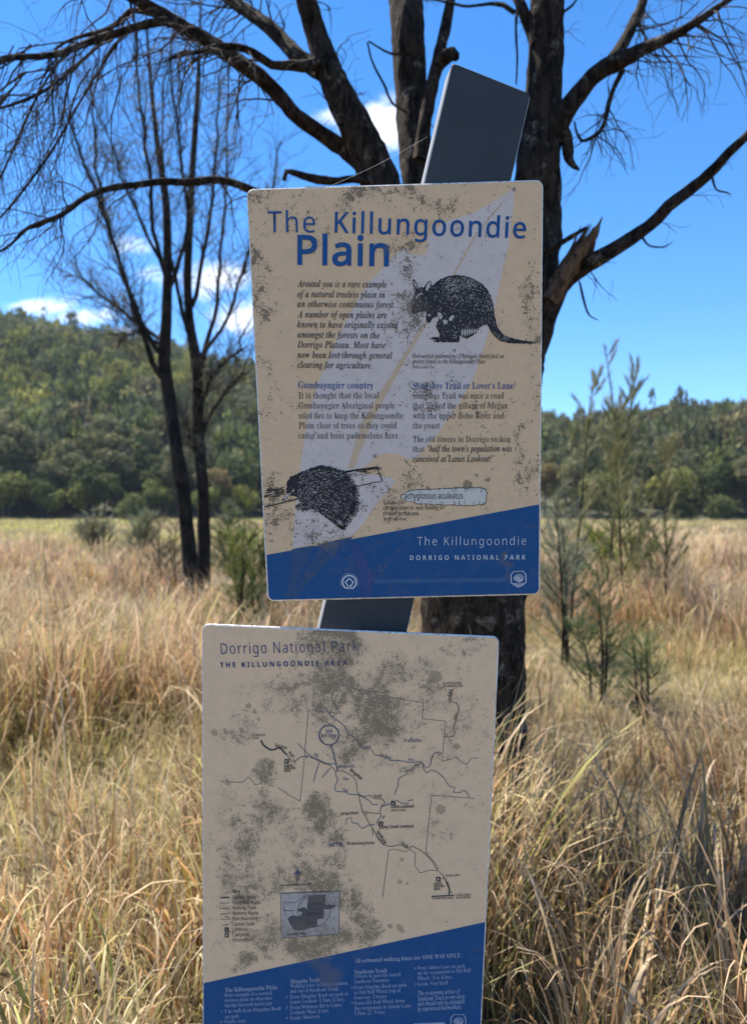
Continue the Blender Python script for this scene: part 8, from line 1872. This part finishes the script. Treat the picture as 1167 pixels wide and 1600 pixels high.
pr.strip([d3(940, 510), d3(980, 490), d3(1030, 496), d3(1045, 520)], 2)
pr.build('river_lines', ML['river_ink'], PL_)
pr = Print(FL, .0012)
pr.ring(*d1(935, 550), 15.4, 1.6)
pr.strip([d1(950, 628), d1(975, 715), d1(1003, 828)], 1.5)
text(pr, 'you', *d1(908, 532), *d1(962, 530), 11, 'serif', -.016)
text(pr, 'are here', *d1(874, 568), *d1(997, 566), 11, 'serif', -.016)
pr.build('you_are_here_marker', ML['blue_ink'], PL_)
pr = Print(FL, .0012)
text(pr, 'Killungoondie', *d1(1010, 808), *d1(1142, 804), 7, 'italic', .006)
text(pr, 'Plain', *d1(1044, 908), *d1(1092, 906), 7, 'italic', .006)
pr.build('plain_name', ML['blue_ink'], PL_)
pr = Print(FL, .0012)
text(pr, 'Nymboi', *d2(44, 650), *d2(100, 650), 6.5, 'italic', .006)
text(pr, 'Never', *d2(210, 724), *d2(262, 738), 6.5, 'italic', .006)
text(pr, 'River', *d2(395, 752), *d2(438, 754), 6.5, 'italic', .006)
pr.build('river_name', ML['blue_ink'], PL_)
pr = Print(FL, .0012)
pr.poly([d2(412, 580), d2(420, 566), d2(428, 580)])
text(pr, 'MT MACDONNELL', *d2(358, 606), *d2(506, 604), 7, 'serif', -.008)
text(pr, 'Wild', *d1(812, 712), *d1(850, 724), 7, 'italic', .006)
text(pr, 'Creek', *d1(1040, 985), *d1(1082, 1002), 6.5, 'italic', .006)
text(pr, 'Cook Pool', *d3(925, 525), *d3(1044, 518), 7.5, 'sans')
pr.build('place_name', ML['blue_ink'], PL_)
pr = Print(FL, .0012)
pr.poly([d3(652, 740), d3(686, 702), d3(720, 738)])
pr.strip([d3(686, 738), d3(684, 796)], 1.3)
pr.build('north_arrow', ML['blue_ink'], PL_)
pr = Print(FL, .0012)
for t_, a, e_, em, st, off in (('DORRIGO', d1(324, 560), d1(430, 556), 5.2, 'sans', .01), ('15 km', d1(324, 582), d1(382, 580), 5.2, 'sans', .01), ('Slingsbys', d1(506, 638), d1(598, 662), 7, 'sans', .015), ('Road', d1(612, 690), d1(646, 728), 7, 'sans', .015), ('Leave', d1(580, 802), d1(646, 798), 6.6, 'sansbold', 0), ('vehicles', d1(580, 824), d1(670, 818), 6.6, 'sansbold', 0), ('here', d1(582, 844), d1(630, 842), 6.6, 'sansbold', 0),
                           ('to UPPER BOBO', d2(668, 148), d2(816, 144), 5, 'sans', .012), ('and BROOKLANA', d2(668, 170), d2(828, 166), 5, 'sans', .012), ('Pleasant', d2(716, 188), d2(712, 298), 6, 'sans', .01), ('Road', d2(766, 376), d2(752, 428), 6, 'sans', .01), ('Slingsbys', d1(1094, 830), d2(22, 906), 7.6, 'sansbold', 0), ('Trail', d4(124, 134), d4(182, 130), 7.2, 'sansbold', 0),
                           ('Lanes Lookout', d4(258, 216), d4(442, 210), 7.4, 'sansbold', 0), ('(sealed access)', d4(258, 240), d4(376, 236), 5.4, 'sans', .005), ('Stony Creek Lookout', d4(164, 378), d4(438, 368), 7.4, 'sansbold', 0), ('Old Bull Wheel', d3(1026, 272), d4(0, 262), 6.4, 'sansbold', -.004), ('Old Winching Station', d3(1076, 508), d4(128, 498), 6.2, 'sansbold', -.004),
                           ('Syndicate', d4(140, 402), d4(208, 500), 7.6, 'sansbold', 0), ('Track', d4(330, 498), d4(388, 532), 7.6, 'sansbold', 0), ('Leave', d4(598, 822), d4(660, 819), 6.6, 'sansbold', 0), ('vehicles', d4(598, 845), d4(680, 840), 6.6, 'sansbold', 0), ('here', d4(600, 866), d4(648, 864), 6.6, 'sansbold', 0), ('Escarp. 66m', d4(692, 758), d4(802, 752), 5.2, 'sans', .01),
                           ('Adams Lane', d4(694, 802), d4(728, 894), 5.6, 'sans', .01), ('to BELLINGEN', d4(770, 910), d4(890, 908), 5, 'sans', .012), ('via GLENIFFER', d4(770, 932), d4(886, 930), 5, 'sans', .012), ('Summervilles Road', d4(582, 938), d4(750, 932), 5.6, 'sans', .012), ('Key', d3(176, 890), d3(234, 888), 8.4, 'sansbold', 0)):
    text(pr, t_, *a, *e_, em, st, off)
    pr.build('map_lettering', ML['dark_ink'], PL_)
    pr = Print(FL, .0012)
for k, (t_, w_) in enumerate((('Sealed Road', 36), ('Unsealed Road', 42), ('Walking Track', 37), ('Walking Route', 40), ('Park Boundary', 39), ('Locked Gate', 34), ('Lookout', 24), ('Carpark', 26), ('Information', 31))):
    v_ = e5(0, 12)[1] + k * 8.35 + 1.6
    text(pr, t_, 364, v_, 364 + w_, v_ - .5, 8.4, 'sans', .004)
pr.build('key_lettering', ML['dark_ink'], PL_)
# locality inset
pr = Print(FL, .0006)
pr.poly([d3(552, 890), d3(1020, 872), (529.5, 1459), (440, 1465)])
pr.build('inset_map', ML['inset_grey'], PL_)
pr = Print(FL, .0009)
ip = [e5(800, 0), e5(925, -14), e5(930, 60), e5(1010, 62), e5(975, 92), e5(915, 96), e5(915, 160), e5(872, 168), e5(868, 222), e5(820, 230), e5(770, 250), e5(700, 244), e5(668, 200), e5(650, 160), e5(690, 140), e5(740, 146), e5(760, 120), e5(720, 100), e5(770, 80), e5(795, 96)]
pr.poly(ragged(ip, 3, .4, rg))
pr.build('inset_park_shape', ML['inset_dark'], PL_)
pr = Print(FL, .0012)
pr.strip([d3(552, 890), d3(1020, 872), (529.5, 1459), (440, 1465)], .8, True)
pr.ring(e5(845, 105)[0], e5(845, 105)[1], 25, .7)
pr.strip([e5(622, 105), e5(700, 104)], .8)
pr.strip([e5(625, 40), e5(700, 46), e5(740, 20), e5(795, -10)], .6)
pr.strip([e5(640, 140), e5(620, 90), e5(632, 44)], .6)
pr.strip([e5(740, 132), e5(800, 138), e5(915, 130)], .6)
text(pr, 'DORRIGO', *e5(806, 68), *e5(900, 64), 6, 'sans', .01)
text(pr, 'NATIONAL', *e5(800, 136), *e5(900, 132), 6, 'sans', .01)
text(pr, 'PARK', *e5(796, 206), *e5(850, 202), 6, 'sans', .01)
text(pr, 'Locality Map', *e5(652, 288), *e5(788, 278), 6.6, 'sansbold', -.004)
pr.build('inset_lettering', ML['dark_ink'], PL_)
# blue foot text
pr = Print(FL, .0009)
text(pr, 'All estimated walking times are \u2018ONE WAY ONLY\u2019.', *e6(112, 466), *e6(862, 426), 10, 'serif', -.008)
text(pr, 'The Killungoondie Plain', *e5(198, 698), *e5(578, 676), 10, 'serif', -.012)
text(pr, 'Slingsby Trail', *e5(676, 636), *e5(884, 622), 10, 'serif', -.012)
text(pr, 'Syndicate Track', *e6(110, 545), *e6(338, 532), 10, 'serif', -.012)
pr.build('foot_heading_lettering', ML['white_ink'], PL_)
pr = Print(FL, .0009)
for t_, a, e_ in (('Rare example of a natural', e5(196, 734), e5(540, 716)), ('treeless plain in otherwise', e5(196, 772), e5(540, 752)), ('thickly forested landscape', e5(196, 810), e5(540, 790)), ('1 hr walk from Slingsbys Road', e5(196, 852), e5(604, 828)), ('car park', e5(196, 890), e5(300, 884)), ('Grade: easy', e5(196, 926), e5(346, 918)),
                  ('Walking route to Lanes Lookout', e5(672, 668), e5(1088, 644)), ('and top of Syndicate Track', e5(672, 704), e5(1024, 686)), ('From Slingsbys Road car park to', e5(672, 746), e5(1092, 722)), ('Lanes Lookout: 5.5km (2 hrs)', e5(672, 782), e5(1062, 762)), ('From Whitneys Rd to Lanes', e5(672, 824), e5(1046, 802)), ('Lookout: 9km (4 hrs)', e5(672, 860), e5(952, 846)), ('Grade: Moderate', e5(672, 900), e5(890, 886)),
                  ('Follows in part the ruined', e6(108, 574), e6(432, 558)), ('Syndicate Tramway', e6(108, 610), e6(350, 598)), ('From Slingsbys Road car park', e6(108, 652), e6(474, 632)), ('to Old Bull Wheel (top of', e6(108, 688), e6(432, 670)), ('tramway): 2 hours', e6(108, 722), e6(332, 712)), ('From Old Bull Wheel, down', e6(108, 762), e6(460, 742)), ('the escarpment to Adams Lane:', e6(108, 798), e6(506, 776)), ('5.5km (2 - 3 hrs)', e6(108, 832), e6(322, 822)),
                  ('From Adams Lane car park,', e6(550, 514), e6(886, 498)), ('up the escarpment to Old Bull', e6(550, 550), e6(922, 530)), ('Wheel: (3 to 4 hrs)', e6(550, 588), e6(790, 576)), ('Grade: Very hard', e6(550, 628), e6(762, 616))):
    text(pr, t_, *a, *e_, 9, 'serif', -.024)
for t_, a, e_ in (('The escarpment section of', e6(552, 694), e6(848, 678)), ('Syndicate Track is very steep', e6(552, 732), e6(880, 714)), ('and should only be attempted', e6(552, 768), e6(880, 750)), ('by experienced bushwalkers.', e6(552, 804), e6(858, 788))):
    text(pr, t_, *a, *e_, 10.6, 'italic', .006)
for u, v in (e5(166, 850), e5(164, 926), e5(640, 742), e5(640, 820), e5(642, 896), e6(84, 648), e6(84, 758), e6(526, 514), e6(526, 626)):
    pr.strip([(u, v - 3.6), (u + 3.2, v - 2), (u, v - .6)], .7)
pr.build('foot_lettering', ML['pale_ink'], PL_)
pr = Print(FL, .0009)
parks_emblem(pr, *e6(834, 880), 11.5)
pr.poly([e6(520, 892), e6(740, 882), e6(740, 895), e6(520, 905)])
pr.build('parks_emblem', ML['pale_ink'], PL_)

# ---- the post: one flat box section, top cut square, leaning right and towards the reader
m, nt, b = new_mat('grey_post_paint')
t = N(nt, 'ShaderNodeTexCoord')
n1 = noise(nt, t.outputs['Object'], 6, 5, .6)
n2 = noise(nt, t.outputs['Object'], 260, 3, .6)
n3 = noise(nt, t.outputs['Object'], 45, 4, .6)
c = mixc(nt, maprange(nt, n1, .3, .7), (.028, .033, .041), (.039, .045, .054))
c = mixc(nt, math_n(nt, 'MULTIPLY', maprange(nt, n2, .66, .74), maprange(nt, n3, .45, .65, .05, .7)), c, (.20, .20, .19))
nt.links.new(c, b.inputs['Base Color'])
b.inputs['Roughness'].default_value = .55
b.inputs['Specular IOR Level'].default_value = .4
bp = N(nt, 'ShaderNodeBump', i_Strength=.15, i_Distance=.001)
nt.links.new(n3, bp.inputs['Height'])
nt.links.new(bp.outputs[0], b.inputs['Normal'])
M_POST = m
zf = -.0075
tl, tr_ = np.array(FU.loc(706, 97, zf)), np.array(FU.loc(829.5, 146, zf))
b0, b1 = np.array(FU.loc(498, 983, zf)), np.array(FU.loc(636, 986, zf))
axis = ((b0 + b1) / 2 - (tl + tr_) / 2)
L1_ = np.linalg.norm(axis)
foot_l = tl + (b0 - tl) * 2.35
foot_r = tr_ + (b1 - tr_) * 2.35
# rounded top corners in the face outline
def corner(p, q, r, rad, n=5):
    p, q, r = map(np.array, (p, q, r))
    a = p + (q - p) / np.linalg.norm(q - p) * 0
    d1_ = (q - p) / np.linalg.norm(q - p)
    d2_ = (r - p) / np.linalg.norm(r - p)
    A_, B_ = p + d1_ * rad, p + d2_ * rad
    return [tuple((1 - t_) ** 2 * A_ + 2 * t_ * (1 - t_) * p + t_ ** 2 * B_) for t_ in np.linspace(0, 1, n)]


outl = [tuple(foot_l)] + corner(tl, foot_l, tr_, .007) + corner(tr_, tl, foot_r, .009) + [tuple(foot_r)]
bm = bmesh.new()
cen = np.mean([np.array(p) for p in outl], 0)
SH = np.array([-.0045, 0.0])                # the box is turned a little, its left side shows
R = []
for zz, ins, sh in ((zf, .0016, 0), (zf - .0016, 0, 0), (zf - .048, 0, 1), (zf - .050, .002, 1)):
    ring = []
    for p in outl:
        q = np.array(p)
        cdir = np.array([np.sign(q[0] - np.interp(q[1], [foot_l[1], tl[1]], [(foot_l[0] + foot_r[0]) / 2, (tl[0] + tr_[0]) / 2])), 0])
        q = q - cdir * ins + SH * sh
        if q[1] > tl[1] - .06:
            q = q - np.array([0, ins])
        ring.append(bm.verts.new((q[0], q[1], zz)))
    R.append(ring)
n = len(outl)
for a, b_ in ((0, 1), (1, 2), (2, 3)):
    for i in range(n):
        bm.faces.new((R[a][i], R[b_][i], R[b_][(i + 1) % n], R[a][(i + 1) % n]))
bm.faces.new(R[0])
bm.faces.new(R[3][::-1])
bmesh.ops.recalc_face_normals(bm, faces=bm.faces)
me = bpy.data.meshes.new('post')
bm.to_mesh(me)
bm.free()
me.materials.append(M_POST)
m, nt, b = new_mat('pale_post_side')  # side faces get a paler grey than the front
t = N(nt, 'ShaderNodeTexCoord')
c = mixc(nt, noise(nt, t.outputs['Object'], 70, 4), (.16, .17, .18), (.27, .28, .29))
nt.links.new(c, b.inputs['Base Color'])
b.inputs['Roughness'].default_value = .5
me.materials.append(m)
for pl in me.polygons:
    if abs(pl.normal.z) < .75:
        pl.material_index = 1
post = bpy.data.objects.new('post', me)
COL.objects.link(post)
post.parent = sign
post.matrix_local = root_inv @ FU.M
post['label'] = 'leaning dark grey box post with squared-off top'

# ---- a spider's thread from the panel's top edge to the post
A = Acc()
e0_ = FU.M @ Vector((*FU.loc(515, 291), .0002))
e1_ = FU.M @ Vector((*FU.loc(667, 214, zf - .02), zf - .02))
pts = [np.array(e0_.lerp(e1_, k / 8)) - np.array([0, 0, .004 * math.sin(math.pi * k / 8)]) for k in range(9)]
A.tube(np.array(pts) - np.array(e0_), np.full(9, .00011), 4, cap=False)
m, nt, b = new_mat('spider_silk')
b.inputs['Base Color'].default_value = (.75, .75, .75, 1)
b.inputs['Roughness'].default_value = .3
th_ = A.build('spider_thread', m)
th_.location = e0_
tag(th_, 'thin pale spider thread stretched from the upper panel to the post', 'thread')
